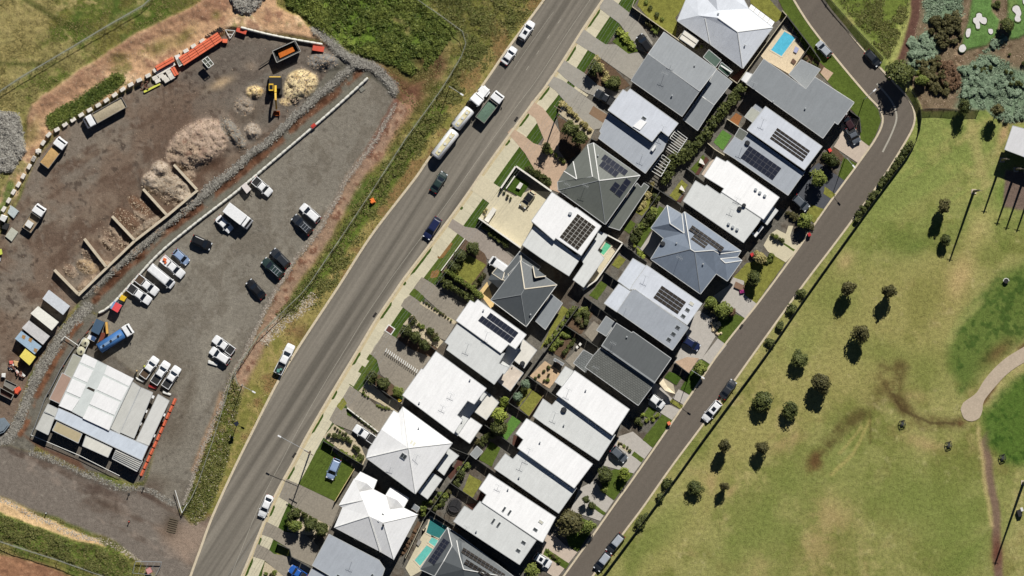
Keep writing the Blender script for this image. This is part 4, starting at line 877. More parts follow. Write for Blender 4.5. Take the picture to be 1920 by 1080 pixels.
# L3 charcoal hip
t = (1030,250); zs = {k: (*q(*t,*p)[0],z) for k,p,z in (("N",(497,108),5.4),("E",(1020,475),5.4),("S",(630,1025),5.4),("W",(100,640),5.4),("a",(560,530),7.6),("n2",(430,130),5.5),("r",(485,488),7.35),("s",(308,514),6.6),("g",(268,315),5.5),("g2",(165,425),5.5),("w2",(92,548),5.45))}
h = House("house","charcoal hip-roofed house with white ridge lines and two solar arrays",[zs[k][:2] for k in "NESW"],wall=(196,188,176))
h.roof(facets(zs,"NEa","ESa","SWa",("W","w2","r","a"),("r","n2","N","a")),R_CHAR,over=.9); h.roof([[zs["n2"],zs["r"],zs["s"],zs["g"]],[zs["g"],zs["s"],zs["g2"]],[zs["g2"],zs["s"],zs["w2"]],[zs["w2"],zs["s"],zs["r"]]],R_CHAR,walls=False); h.roof(sk(q(*t,985,560,1032,608,1065,560,1120,597,790,1088,655,1045),2.9,2.6,U),R_CHAR)
h.trim([[zs["N"],zs["a"],zs["E"]],[zs["n2"],zs["r"]],[zs["g"],zs["s"]],[zs["g2"],zs["s"]]],M_TRIM,.2); h.trim([[zs["a"],zs["S"]],[zs["a"],zs["W"]]],M_TRIMG,.12)
h.panels(*q(*t,625,232,890,422,582,288),6,1,fr=M_PFRD); h.panels(*q(*t,602,305,790,440,556,362),4,1,fr=M_PFRD); h.panels(*q(*t,865,500,925,545,735,680),1,3,fr=M_PFRD); h.panels(*q(*t,740,540,800,585,677,628),1,2,fr=M_PFRD); h.vent(*q(*t,548,250)[0]); h.antenna(*q(*t,405,590)[0]); h.antenna(*q(*t,200,575)[0],1.4)
# L4 white flat with big solar
t = (960,340); h = House("house","white flat-roofed house with one large solar array and walled cream forecourt",q(*t,450,122,1003,503,640,1060,120,715),wall=(230,228,222))
h.roof(sk(q(*t,450,122,706,302,722,297,1003,503,778,832,490,634,472,662,220,445),6.4,6.5),R_WHITE); h.roof(sk(q(*t,248,505,470,668,490,650,748,862,802,815,640,1062,350,878,118,715),5.4,5.3),R_OFFW); h.roof(sk(q(*t,785,880,955,625,975,560,1075,605,960,775,1037,865,805,1190,688,1105,810,930),3.3,3.2),R_OFFW)
h.panels(*q(*t,738,362,945,512,535,625),5,8,M_PANELB,gu=.03,gv=.045); h.vent(*q(*t,655,362)[0],.25)
# L5 dark hip with cream trim
t = (880,460); zs = {k: (*q(*t,*p)[0],z) for k,p,z in (("N",(575,170),5.2),("E",(985,445),5.2),("S",(640,915),5.2),("W",(240,615),5.2),("a",(622,490),7.2),("b",(582,556),7.2))}
h = House("house","dark grey hip-roofed house with cream ridge lines and a low grey annex",[zs[k][:2] for k in "NESW"],wall=(210,198,172))
h.roof(facets(zs,"NEa","ESba","SWb","WNab"),R_CHAR2,over=.7); h.trim([[zs["N"],zs["a"],zs["E"]]],M_TRIMC,.22); h.trim([[zs["a"],zs["b"],zs["S"]],[zs["b"],zs["W"]]],M_TRIMG,.12); h.trim([[zs["E"],zs["S"]],[zs["S"],zs["W"]]],M_TRIM,.12,name="gutter")
h.roof(sk(q(*t,567,68,800,240,775,275,580,175),3.2,3.4),R_CHAR2,over=.2); h.roof(sk(q(*t,567,68,572,178,395,365,385,300),3.25,3.4,U),R_CHAR2,over=.2); h.roof(sk(q(*t,925,552,1047,650,855,947,742,848),2.8,2.5,U),R_MID)
zf = {k: (*q(*t,*p)[0],z) for k,p,z in (("A",(310,250),3.2),("B",(395,305),3.5),("C",(372,392),4.3),("D",(255,315),3.3),("F",(210,385),3.0),("G",(330,482),3.0),("Hh",(468,446),4.6),("I",(435,318),3.9),("J",(380,385),4.25))}
h.roof(facets(zf,("A","B","C","D"),("D","C","Hh","G","F"),("I","Hh","J")),R_CHAR2,walls=False); h.trim([[zf["A"],zf["D"],zf["C"],zf["B"]],[zf["I"],zf["Hh"],zf["J"]]],M_TRIMC,.14)
zd = {k: (*q(*t,*p)[0],z) for k,p,z in (("A",(715,235),5.7),("B",(740,362),7.0),("C",(862,345),5.75),("D",(790,290),5.6))}
h.roof(facets(zd,"ABD","BCD"),R_CHAR2,walls=False); h.trim([[zd["A"],zd["B"],zd["C"]]],M_TRIMC,.2); h.trim([[(*q(*t,575,70)[0],3.3),(*q(*t,588,172)[0],3.5)]],M_TRIMC,.2); h.vent(*q(*t,688,778)[0])
# L6 white with navy solar
t = (820,560); h = House("house","white skillion-roofed house with two navy solar rows and a stained cream rear awning",q(*t,370,20,1000,405,640,962,88,487),wall=(228,226,220))
h.roof(sk(q(*t,370,20,420,50,455,12,1000,405,880,565,800,512,715,610,212,245),6.2,6.4),R_WHITE); h.roof(sk(q(*t,228,280,712,625,758,612,690,728,800,775,755,845,735,835,640,962,105,572,132,520,88,487),6.0,5.6),R_OFFW)
h.roof(sk(q(*t,800,522,930,565,855,700,805,770,700,728,765,612),3.0,2.9),R_OFFW,over=.1,win=False); h.roof(sk(q(*t,962,455,1118,580,975,778,860,687,932,570),2.9,2.8,U),R_CREAMR,win=False); h.roof(sk(q(*t,840,745,967,835,820,1037,680,930,730,852,755,850),2.9,2.8,U),R_RUST,win=False)
h.panels(*q(*t,598,155,915,382,553,212),8,1,fr=M_PFRD); h.panels(*q(*t,505,188,868,445,458,245),9,1,fr=M_PFRD); h.antenna(*q(*t,565,375)[0]); h.antenna(*q(*t,350,510)[0]); h.vent(*q(*t,520,128)[0]); h.vent(*q(*t,958,730)[0],.35,True); h.vent(*q(*t,845,765)[0],.1)
# L7 white
t = (740,650); h = House("house","plain white-roofed house with two pale rear awnings, next to the striped driveway",q(*t,465,55,1030,470,665,975,90,545),wall=(228,226,220))
h.roof(sk(q(*t,465,55,1030,470,895,645,820,605,700,770,765,820,665,975,90,545,300,250,320,257),6.0,6.2),R_WHITE); h.roof(sk(q(*t,822,612,895,652,1015,505,1045,518,840,792,705,1000,672,975,762,826,708,772),3.1,3.0),R_OFFW,over=.1,win=False); h.roof(sk(q(*t,1060,530,1170,628,1030,822,900,730),2.95,2.8,U),R_CREAMR,win=False); h.roof(sk(q(*t,850,797,982,885,845,1087,705,987),2.9,2.8,U),R_WHITE,win=False)
h.antenna(*q(*t,640,530)[0],1.2); h.antenna(*q(*t,545,670)[0],1.2); h.vent(*q(*t,848,372)[0]); h.vent(*q(*t,278,628)[0]); h.vent(*q(*t,755,840)[0])
# L8 white hip
t = (660,760); zs = {k: (*q(*t,*p)[0],z) for k,p,z in (("N",(572,18),5.6),("E",(1128,425),5.6),("S",(712,995),5.6),("W",(160,590),5.6),("a",(634,480),7.9),("n2",(522,90),5.65),("n3",(470,58),5.6),("m",(330,270),5.75),("w2",(187,498),5.6),("r",(566,432),7.5),("mm",(330,270),6.3))}
h = House("house","white hip-roofed house with two double skylights and two small white awnings",[zs[k][:2] for k in "NESW"],wall=(226,224,220))
h.roof(facets(zs,"NEa","ESa","SWa",("W","w2","r","a"),("n2","N","a","r"),("n3","n2","r","mm"),("mm","r","w2")),R_WHITE,over=.5)
h.trim([[zs["N"],zs["a"],zs["E"]],[zs["a"],zs["S"]],[zs["a"],zs["W"]]],M_TRIM,.14)
for x,y in ((675,405),(706,425),(572,552),(600,570)): h.skylight(*q(*t,x,y)[0],5.5,9.5,M_SKYLP if y < 500 else M_SKYL)
h.roof(sk(q(*t,1085,485,1200,567,1105,668,1035,785,945,712,1065,545),2.9,2.8,U),R_OFFW,win=False); h.roof(sk(q(*t,912,765,1012,832,850,1052,748,978),2.9,2.8,U),R_OFFW,win=False); h.vent(*q(*t,750,255)[0]); h.antenna(*q(*t,735,560)[0],1.3); h.antenna(*q(*t,437,695)[0],.8)
# L9 white hip with dormers
t = (600,870); zs = {k: (*q(*t,*p)[0],z) for k,p,z in (("n",(385,160),5.2),("E",(1102,570),5.2),("S",(830,1078),5.2),("s2",(680,990),5.2),("W",(158,715),5.2),("w2",(252,490),5.25),("w3",(210,465),5.2),("A",(482,408),6.7),("B",(555,588),7.4),("Cc",(712,660),7.3),("d1",(432,315),5.9),("d2",(600,282),5.4),("d3",(742,355),5.3),("d4",(785,512),6.2),("d5",(940,490),5.5))}
h = House("house","bright white hip-roofed house with two rear dormers, next to the lawn with a parked car",[zs[k][:2] for k in ("n","E","S","W")],wall=(228,222,206))
h.roof(facets(zs,("n","A","w3"),("w3","A","w2"),("w2","A","B","W"),("W","B","s2"),("s2","B","Cc","S"),("Cc","E","S"),("n","d1","A"),("d1","d2","d3","d4","Cc","B","A"),("d4","d5","E","Cc")),R_WHITE,over=.5)
for pts,pk in ((((455,90),(640,182),(600,284),(432,312),(392,168)),(520,215)),(((795,262),(1000,385),(940,490),(782,514),(740,350)),(860,400))):
    e = [(*q(*t,*p)[0],3.4 if i < 2 else 4.9) for i,p in enumerate(pts)]; pk = (*q(*t,*pk)[0],5.5); h.roof([[e[i],e[(i + 1) % 5],pk] for i in range(5)],R_WHITE,over=.5,win=False)
h.trim([[zs["B"],zs["s2"]]],M_TRIM,.3); h.trim([[zs["B"],zs["W"]],[zs["Cc"],zs["E"]],[zs["Cc"],zs["S"]],[zs["A"],zs["w3"]]],M_TRIM,.12); h.skylight(*q(*t,715,553)[0],5,4); h.skylight(*q(*t,670,620)[0],3.6,4); h.vent(*q(*t,711,690)[0],.16,True); h.antenna(*q(*t,430,840)[0],1.2)
# L10 pale grey, leaving the frame
t = (560,960); k8 = dict(k=8.0); h = House("house","pale grey skillion-roofed house at the bottom edge, beside the blue pickup",q(*t,455,335,1290,850,205,800,**k8),wall=(120,124,124))
h.roof(sk(q(*t,455,335,1205,725,1290,850,1235,1010,1050,1300,205,800,**k8),5.8,5.5),R_LIGHT2,over=.15); h.roof(sk(q(*t,200,850,560,1020,800,1180,420,1500,60,1120,**k8),5.0,4.7),R_LIGHT2); h.antenna(*q(*t,800,735,**k8)[0]); h.skylight(*q(*t,610,945,**k8)[0],8,5); h.skylight(*q(*t,1105,940,**k8)[0],4,9)
# R0 big light hip at the top
t = (1140,0); k3 = dict(k=3.6); zs = {k: (*q(*t,*p,**k3)[0],z) for k,p,z in (("W",(468,140),3.2),("v1",(690,298),3.2),("S",(910,462),3.2),("E",(1112,185),3.2),("a",(875,215),5.6),("b",(742,120),5.6),("c",(700,140),4.9),("d",(655,123),4.7),("e",(740,72),5.0),("f",(950,58),3.2),("g",(870,-90),3.2),("i",(720,-90),5.2),("j",(595,-90),3.4),("k",(610,105),4.6),("l",(525,0),3.2))}
h = House("house","large pale grey hip-roofed house at the top edge beside the pool house",[zs[k][:2] for k in ("W","S","E","f")],wall=(214,206,192))
h.roof(facets(zs,("W","k","d","v1"),("d","c","v1"),("v1","c","b","a","S"),("S","a","E"),("b","e","f","E","a"),("e","i","g","f"),("k","e","b","c","d"),("k","j","i","e"),("W","l","j","k")),R_R0,over=.5)
h.trim([[zs["b"],zs["a"],zs["S"]],[zs["a"],zs["E"]],[zs["d"],zs["v1"]]],M_TRIM,.14); h.vent(*q(*t,925,305,**k3)[0]); h.vent(*q(*t,745,92,**k3)[0],.15)
a_,b_,c_,d_ = q(*t,965,28,1125,148,1103,186,943,66,**k3)
for i in range(5):
    f0,f1 = i / 5 + .006,(i + 1) / 5 - .006; L2 = lambda p,s_,f: (p[0] + (s_[0] - p[0]) * f,p[1] + (s_[1] - p[1]) * f)
    h.roof(sk([L2(a_,b_,f0),L2(a_,b_,f1),L2(d_,c_,f1),L2(d_,c_,f0)],2.6,2.9),R_WHITE,walls=False,thick=.05,name="awning_sheet")
# R1 grey with pool
h = House("house","wide grey-roofed corner house with a swimming pool and lower patio roof",[(1400,157),(1432,111),(1601,192),(1543,259)],wall=(198,192,184))
h.roof(sk([(1400,157),(1432,111),(1511,167),(1528,145),(1601,192),(1571,233),(1565,229),(1543,259)],5.5,5.2),R_MID); h.roof(sk(q(1380,20,737,553,948,660,885,745,788,880,597,715),3.1,3.0),W("roof_patio_grey",(158,163,166))); h.trim([[(1528,145),(1601,192),(1571,233),(1565,229)]],M_TRIM,.25); h.vent(1450,190); h.vent(1510,203); h.antenna(1414,155,1.2); h.roof(sk(q(1380,20,115,690,185,715,115,815,60,775),2.4,2.3),R_WHITE,win=False)
# R2 light with two solar arrays
t = (1320,170); h = House("house","pale upper roof with four solar rows over a lower grey roof with solar grid",q(*t,692,178,1328,628,945,1175,220,685),wall=(210,206,198))
h.roof(sk(q(*t,692,178,1328,628,1130,890,488,440),6.3,6.6),R_LIGHT); h.roof(sk(q(*t,345,520,430,570,500,478,1120,925,1140,905,945,1175,350,765,220,685),5.5,5.2),R_LIGHT2); h.roof(sk(q(*t,400,420,492,475,430,572,345,515),2.8,2.7),R_CHAR,win=False); h.roof(sk(q(*t,540,188,632,245,550,360,458,292),3.0,2.9),W("roof_pale_olive",(186,188,178)),win=False); h.roof(sk(q(*t,585,150,660,200,632,245,548,190),3.1,3.0),R_LIGHT2,win=False)
h.panels(*q(*t,828,412,1198,672,738,540),8,4,M_PANELB,M_PFRD,gv=.16,gu=.015); h.panels(*q(*t,512,618,872,872,412,752),8,3,M_PANEL,M_PFRD); h.antenna(*q(*t,670,325)[0]); h.antenna(*q(*t,425,640)[0]); h.vent(*q(*t,488,588)[0],.35,True); h.trim([q(*t,692,178,1328,628,1130,890,488,440,692,178)],M_TRIM,.18,.08,"gutter")
# R3 white duplex
t = (1240,280); h = House("house","white duplex roof with a dark slot between its halves and small white front canopies",q(*t,622,85,1325,540,925,1045,250,580),wall=(226,222,212))
h.roof(sk(q(*t,622,85,722,142,742,128,1325,540,1150,785,680,478,708,440,590,368,480,300),5.4,5.8),R_WHITE); h.roof(sk(q(*t,385,355,487,417,510,402,662,507,682,482,1117,782,1090,830,925,1047,248,580),5.7,5.5),R_OFFW)
h.roof(sk(q(*t,1260,648,1312,690,1190,847,1100,780,1150,760),3.2,3.1),R_OFFW,over=.1,win=False); h.roof(sk(q(*t,1130,858,1148,875,1060,985,1018,945,1035,935,1060,950),3.2,3.1),R_WHITE,over=.05,win=False)
for x,y in ((1062,452),(1110,487),(1165,522),(758,838),(805,872),(855,900)): h.vent(*q(*t,x,y)[0],.22)
h.vent(*q(*t,930,630)[0],.28,True); h.vent(*q(*t,880,668)[0],.32,True); h.antenna(*q(*t,785,675)[0],1.2); h.antenna(*q(*t,855,550)[0],1.0)
# R4 blue grey hip
t = (1180,370); zs = {k: (*q(*t,*p)[0],z) for k,p,z in (("A",(425,90),5.2),("B",(592,190),5.2),("Cc",(617,402),5.9),("D",(458,295),6.4),("E",(243,345),5.2),("F",(385,460),5.2),("N",(622,163),5.2),("G",(690,583),7.4),("Hh",(735,610),7.4),("I",(945,595),6.9),("J",(1015,636),6.0),("K",(1256,603),5.2),("L",(1215,672),5.2),("M",(1080,738),6.0),("Q",(1267,710),5.2),("R",(1103,942),5.2),("T",(977,858),5.2),("S",(800,1087),5.2),("W",(240,695),5.2),("X",(1025,690),5.7))}
h = House("house","blue-grey hip-roofed house with white ridges and stepped solar rows",[zs[k][:2] for k in ("A","K","S","W")],wall=(206,202,196))
h.roof(facets(zs,("A","D","E"),("A","B","Cc","D"),("E","D","Cc","F"),("B","N","G","Cc"),("F","Cc","G","W"),("N","K","J","I","Hh","G"),("W","G","Hh","S"),("Hh","I","T","S"),("I","J","X","M","R","T"),("J","K","L","X"),("X","L","Q","M"),("M","Q","R")),R_BLUE,over=.5)
h.trim([[zs["A"],zs["D"],zs["Cc"],zs["B"]],[zs["N"],zs["G"],zs["Hh"],zs["I"],zs["J"],zs["K"]],[zs["X"],zs["M"],zs["Q"]],[zs["X"],zs["L"]]],M_TRIM,.17); h.trim([[zs["G"],zs["W"]],[zs["Hh"],zs["S"]]],M_TRIMG,.1)
h.panels(*q(*t,712,308,1072,562,668,365),8,2,M_PANELB,M_PFRD,gv=.14,gu=.015); h.panels(*q(*t,735,412,890,520,688,470),4,2,M_PANELB,M_PFRD,gv=.14,gu=.015); h.antenna(*q(*t,560,680)[0],3.0); h.vent(*q(*t,375,522)[0],.35,True); h.vent(*q(*t,830,750)[0]); h.vent(*q(*t,530,515)[0])
# R5 light with solar and skylights
t = (1080,460); h = House("house","pale grey gabled house with a solar block, six skylights and clear rear awnings",q(*t,795,225,1418,655,1085,1178,465,745),wall=(176,182,186))
h.roof(sk(q(*t,795,225,1418,655,1250,895,655,490,615,495,640,440),5.9,6.5),R_LIGHT); h.roof(sk(q(*t,655,490,1265,925,1085,1178,465,745,620,515),6.5,5.9),R_LIGHT2); R_CLEAR = W("roof_translucent_sheet",(214,220,230)); h.roof(sk(q(*t,640,148,790,235,640,440,605,500,470,400),3.3,3.0,(-U[0],-U[1])),R_CLEAR,win=False); h.roof(sk(q(*t,482,435,615,515,460,748,318,652),3.2,3.0,(-U[0],-U[1])),R_CLEAR,win=False)  # south-west gable slope takes the darker sheet: its shading put into the colour
h.trim([q(*t,655,490,1255,905)],M_TRIM,.3); h.panels(*q(*t,968,448,1242,635,868,590),6,4,M_PANELB,M_PFRD,gv=.10,gu=.015)
for x,y,m_ in ((1290,655,M_SKYLP),(1245,725,M_SKYL),(1197,795,M_SKYL),(1135,922,M_SKYL),(1087,995,M_SKYL),(1037,1057,M_SKYL)): h.skylight(*q(*t,x,y)[0],9,6.5,m_)
h.antenna(*q(*t,785,345)[0]); h.antenna(*q(*t,565,705)[0])
# R6 dark: smooth half and tiled half
t = (1020,570); h = House("house","dark slate duplex roof, one half smooth and one half tiled",q(*t,815,215,1430,612,1060,1140,465,710),wall=(168,164,156))
h.roof(sk(q(*t,815,215,988,325,1002,312,1430,612,1240,888,650,470),5.9,6.4),R_SLATE); h.roof(sk(q(*t,635,495,1237,900,1060,1140,465,712,555,580),5.6,5.1),R_TILE); h.roof(sk(q(*t,700,138,802,210,700,362,592,295),2.9,2.7),R_MID,win=False); h.roof(sk(q(*t,445,518,552,578,470,770,332,665),2.9,2.7),W("roof_patio_tiles",(128,132,132),tile=True),win=False)
h.trim([q(*t,655,470,1240,880)],M_TRIMG,.35); h.antenna(*q(*t,775,440)[0]); h.antenna(*q(*t,580,715)[0]); h.vent(*q(*t,932,370)[0])
# R7, R8 white and pale pairs
t = (940,660); h = House("house","white and pale grey stepped duplex roof beside the slate duplex",q(*t,825,210,1440,645,1095,1220,360,720),wall=(222,220,214))
h.roof(sk(q(*t,825,210,1440,645,1250,935,620,475),6.2,6.4),R_WHITE); h.roof(sk(q(*t,625,535,645,505,1235,948,1282,932,1095,1220,485,812,360,720,470,530,570,602),5.4,5.1),R_OFFW); h.roof(sk(q(*t,720,163,812,217,687,387,603,335),3.0,2.9),R_OFFW,win=False); h.antenna(*q(*t,760,420)[0]); h.antenna(*q(*t,610,680)[0]); h.vent(*q(*t,703,652)[0],.4,True); h.vent(*q(*t,950,430)[0]); h.vent(*q(*t,705,820)[0])
t = (880,770); h = House("house","white duplex with a plain bright half and lower pale half above the skylit duplex",q(*t,745,150,1385,600,1005,1152,280,650),wall=(222,220,214))
h.roof(sk(q(*t,745,150,1385,600,1180,870,545,420,610,325,525,255,645,90),6.1,6.3),R_WHITE); h.roof(sk(q(*t,555,470,575,440,1165,880,1207,868,1005,1152,405,735,280,650,405,485,490,548),5.3,5.0),R_OFFW); h.antenna(*q(*t,680,430)[0]); h.antenna(*q(*t,600,560)[0]); h.vent(*q(*t,795,355)[0]); h.vent(*q(*t,560,750)[0])
# R9 skylit duplex
t = (760,900); h = House("house","white duplex with eight narrow skylights, next to the trampoline yard",q(*t,945,-70,1690,420,1285,950,545,465),wall=(224,222,216))
h.roof(sk(q(*t,945,-70,1690,420,1545,700,1480,665,862,250,915,165,830,100),5.6,5.9),R_WHITE); h.roof(sk(q(*t,840,242,1470,680,1285,950,680,555,545,465,665,295,755,348),5.75,5.4),R_OFFW)
for x,y,a,b in ((990,450,4,11),(1050,490,4,11),(1110,318,4,11),(1172,355,4,11),(1330,690,9,5.5),(1270,780,9,5.5),(1524,460,9,5.5),(1462,545,9,5.5)): h.skylight(*q(*t,x,y)[0],a,b,M_SKYLP if (x,y) == (1524,460) else None)
h.antenna(*q(*t,1050,60)[0],1.2); h.antenna(*q(*t,690,525)[0],1.0); h.vent(*q(*t,1155,105)[0]); h.vent(*q(*t,800,575)[0])
# R10 dark hip at the bottom with pools
zs = {k: (*q(*t,*p)[0],z) for k,p,z in (("A",(475,535),3.1),("B",(625,635),3.1),("Cc",(578,680),3.9),("D",(525,742),4.6),("E",(430,915),4.6),("F",(165,1005),3.1),("G",(612,860),5.1),("Hh",(655,1005),5.6),("I",(1250,1110),3.1),("J",(700,1350),3.1),("K",(330,1080),3.4))}
h = House("house","charcoal hip-roofed house at the bottom edge with solar on two slopes beside teal pools",[zs[k][:2] for k in ("A","I","J","F")],wall=(208,200,188))
h.roof(facets(zs,("A","D","E","K","F"),("A","B","Cc","D"),("D","Cc","G","E"),("E","G","Hh","K"),("B","I","Hh","G","Cc"),("Hh","I","J"),("K","Hh","J")),R_CHAR2,over=.4)
h.trim([[zs["A"],zs["D"]],[zs["Cc"],zs["G"],zs["Hh"],zs["I"]],[zs["D"],zs["E"],zs["K"]]],M_TRIM,.18)
h.panels(*q(*t,430,652,500,698,255,910),2,6,M_PANEL,M_PFRD)
h.panels(*q(*t,655,752,1130,1058,625,815),11,2,M_PANELB,M_PFRD,gv=.14,gu=.015); h.panels(*q(*t,688,885,1010,1090,655,940),7,2,M_PANELB,M_PFRD,gv=.14,gu=.015)
# garden sheds and roofs of their own
def shed(label,pts,m,z0=2.3,z1=2.5,wall=(150,156,150),nm="garden_shed",cat="shed"):
    s_ = House(nm,label,pts,cat,wall); s_.roof(sk(pts,z1,z0),m,over=.12,win=False,thick=.1); s_.door(*cen([pts[2],pts[3]]),-math.radians(33.7)); return s_
shed("larger dull green metal garden shed between the gabled house and the pale hip house",q(1180,0,895,560,1032,675,970,757,833,640),R_GREEN)
s_ = shed("small dark green shed roof with a white beam across it",q(1180,0,1037,700,1162,800,1105,857,1000,770),W("roof_shed_deep_green",(58,84,70))); s_.trim([q(1180,0,1030,735,1150,812)],M_TRIM,.3)
s_ = shed("white two-sheet carport roof beside the fence of the top yard",q(1180,0,625,340,782,450,722,535,568,430),R_CREAMR,2.5,2.6,nm="carport",cat="carport"); s_.trim([q(1180,0,597,385,750,492)],mat("dark_joint",(90,84,80),.8),.12,.06,"roof_joint")
shed("small grey square garden shed in the yard uphill of the trampoline",q(880,770,85,400,150,460,75,545,10,490),W("roof_shed_grey",(160,164,164)))
shed("low grey slatted shed by the sand-coloured yard",q(940,660,600,70,705,130,690,152,590,95),R_MID,1.6,1.7)
shed("small grey shed beside the rear corner of the bright white dormer house",q(600,870,1060,450,1120,490,1090,540,1030,500),R_MID,2.0,2.1)
M_POOL = None
def poolmat(name,col):
    m = mat(name,col,.06,var=.12,scale=.9,spec=.5,bump=.12,bscale=2.5); return m
def pool(label,pts,col,nm="swimming_pool",cat="pool",z=.07):
    o = P(*cen(pts)); r = thing(nm,label,cat,o); w = [P(*p) for p in pts]; big = [P(*p) for p in pts]; c_ = cen(pts)
    mb = MB(); n = len(pts); out = inset(w,-.28) if poly_area([(p.x,p.y) for p in w]) > 0 else inset(w[::-1],-.28)[::-1]
    v = [(p.x,p.y,z + .05) for p in w] + [(p.x,p.y,z + .05) for p in out] + [(p.x,p.y,0) for p in out] + [(p.x,p.y,-.0) for p in w]
    f = []
    for i in range(n):
        j = (i + 1) % n; f += [(i,j,n + j,n + i),(n + i,n + j,2 * n + j,2 * n + i),(j,i,3 * n + i,3 * n + j)]
    o1 = obj("coping",[Vector(x) - o for x in v],f,mat("pool_coping",(220,208,184),.8),r)
    bm = bmesh.new(); bm.from_mesh(o1.data); bmesh.ops.recalc_face_normals(bm,faces=bm.faces); bm.to_mesh(o1.data); bm.free()
    wv = [Vector((p.x,p.y,z + .012)) - o for p in w]; wat = obj("water",wv,[tuple(range(n))],poolmat("pool_water_%d_%d_%d" % col,col),r)
    if wat.data.polygons[0].normal.z < 0: wat.data.flip_normals()
    return r
pool("bright blue rectangular swimming pool on a tan surround behind the corner house",q(1380,20,545,235,668,302,512,512,395,442),(96,196,226))
pool("shaded deep teal swimming pool beside the bottom charcoal house",q(760,900,285,420,475,530,375,665,235,590),(58,128,128)); pool("small teal shelf pool between the deep pool and the plunge pool",q(760,900,300,640,375,668,330,745,262,700),(120,206,196)); pool("narrow teal plunge pool at the end of the cream deck",q(760,900,240,735,312,778,165,965,105,902),(112,200,190)); pool("small green plunge pool behind the white flat-roofed house",q(960,340,1060,680,1115,725,1030,830,985,795),(110,200,158))
# roof of the driving range bay
h = House("range_building","plain white flat roof of the driving range building at the edge of the park",[(1900,236),(1990,250),(1975,320),(1884,280)],"building",(120,116,112)); h.roof(sk([(1899,236),(2000,262),(1985,318),(1884,280)],5.6,5.2),W("roof_range_white",(226,226,228),var=.03),over=.5)
# ------------------------------------------------------------------ vehicles
M_TYRE = mat("tyre_rubber",(44,43,42),.9,var=.05); M_RIM = mat("wheel_rim",(170,172,174),.35,metal=.6,var=.03); M_CARGL = mat("car_glass",(34,40,48),.08,var=.02,spec=.6); M_HL = mat("headlight_lens",(232,236,240),.15,var=.02,spec=.6); M_TL = mat("tail_light_lens",(170,28,24),.25,var=.02); M_BLK = mat("black_plastic",(44,44,46),.6,var=.05); M_CHAS = mat("chassis_dark",(58,54,50),.8,var=.1)
PAINT = {}
def paintm(c):
    if c not in PAINT:
        cols = dict(white=(246,247,248),offwhite=(232,232,228),silver=(176,182,190),grey=(96,102,110),dark=(48,52,58),black=(30,31,34),navy=(34,44,82),blue=(44,100,186),lightblue=(150,172,206),green=(44,62,60),cream=(226,214,180),red=(168,52,50),maroon=(58,36,40),skyblue=(120,150,196))
        PAINT[c] = mat("paint_" + c,cols[c],.32,var=.02,coat=.5,spec=.5)
    return PAINT[c]
def wheels(root,xs,w,r=.34,tw=.24):
    for x in xs:
        for s_ in (-1,1):
            y = s_ * (w / 2 - tw / 2 + .01); wh = MB().tube((0,-tw / 2,0),(0,tw / 2,0),r,n=14).build("wheel",M_TYRE,root,smooth=False); wh.location = (x,y,r)
            MB().tube((0,s_ * tw / 2 - .02,0),(0,s_ * tw / 2 + .012,0),r * .62,n=12).build("rim",M_RIM,wh)
def ring(x,w,z0,z1,r=.14):
    return [(x,-w * .94,z0),(x,-w,z0 + r),(x,-w,z1 - r),(x,-w * .88,z1),(x,-w * .45,z1 + .025),(x,w * .45,z1 + .025),(x,w * .88,z1),(x,w,z1 - r),(x,w,z0 + r),(x,w * .94,z0)]
def place(f,r):
    a,b = P(*f),P(*r); c = (a + b) / 2; d = a - b; c.z = max(0.0,hz(*cen([f,r])) if True else 0); return c,math.atan2(d.y,d.x),d.length
ZR = -0.02
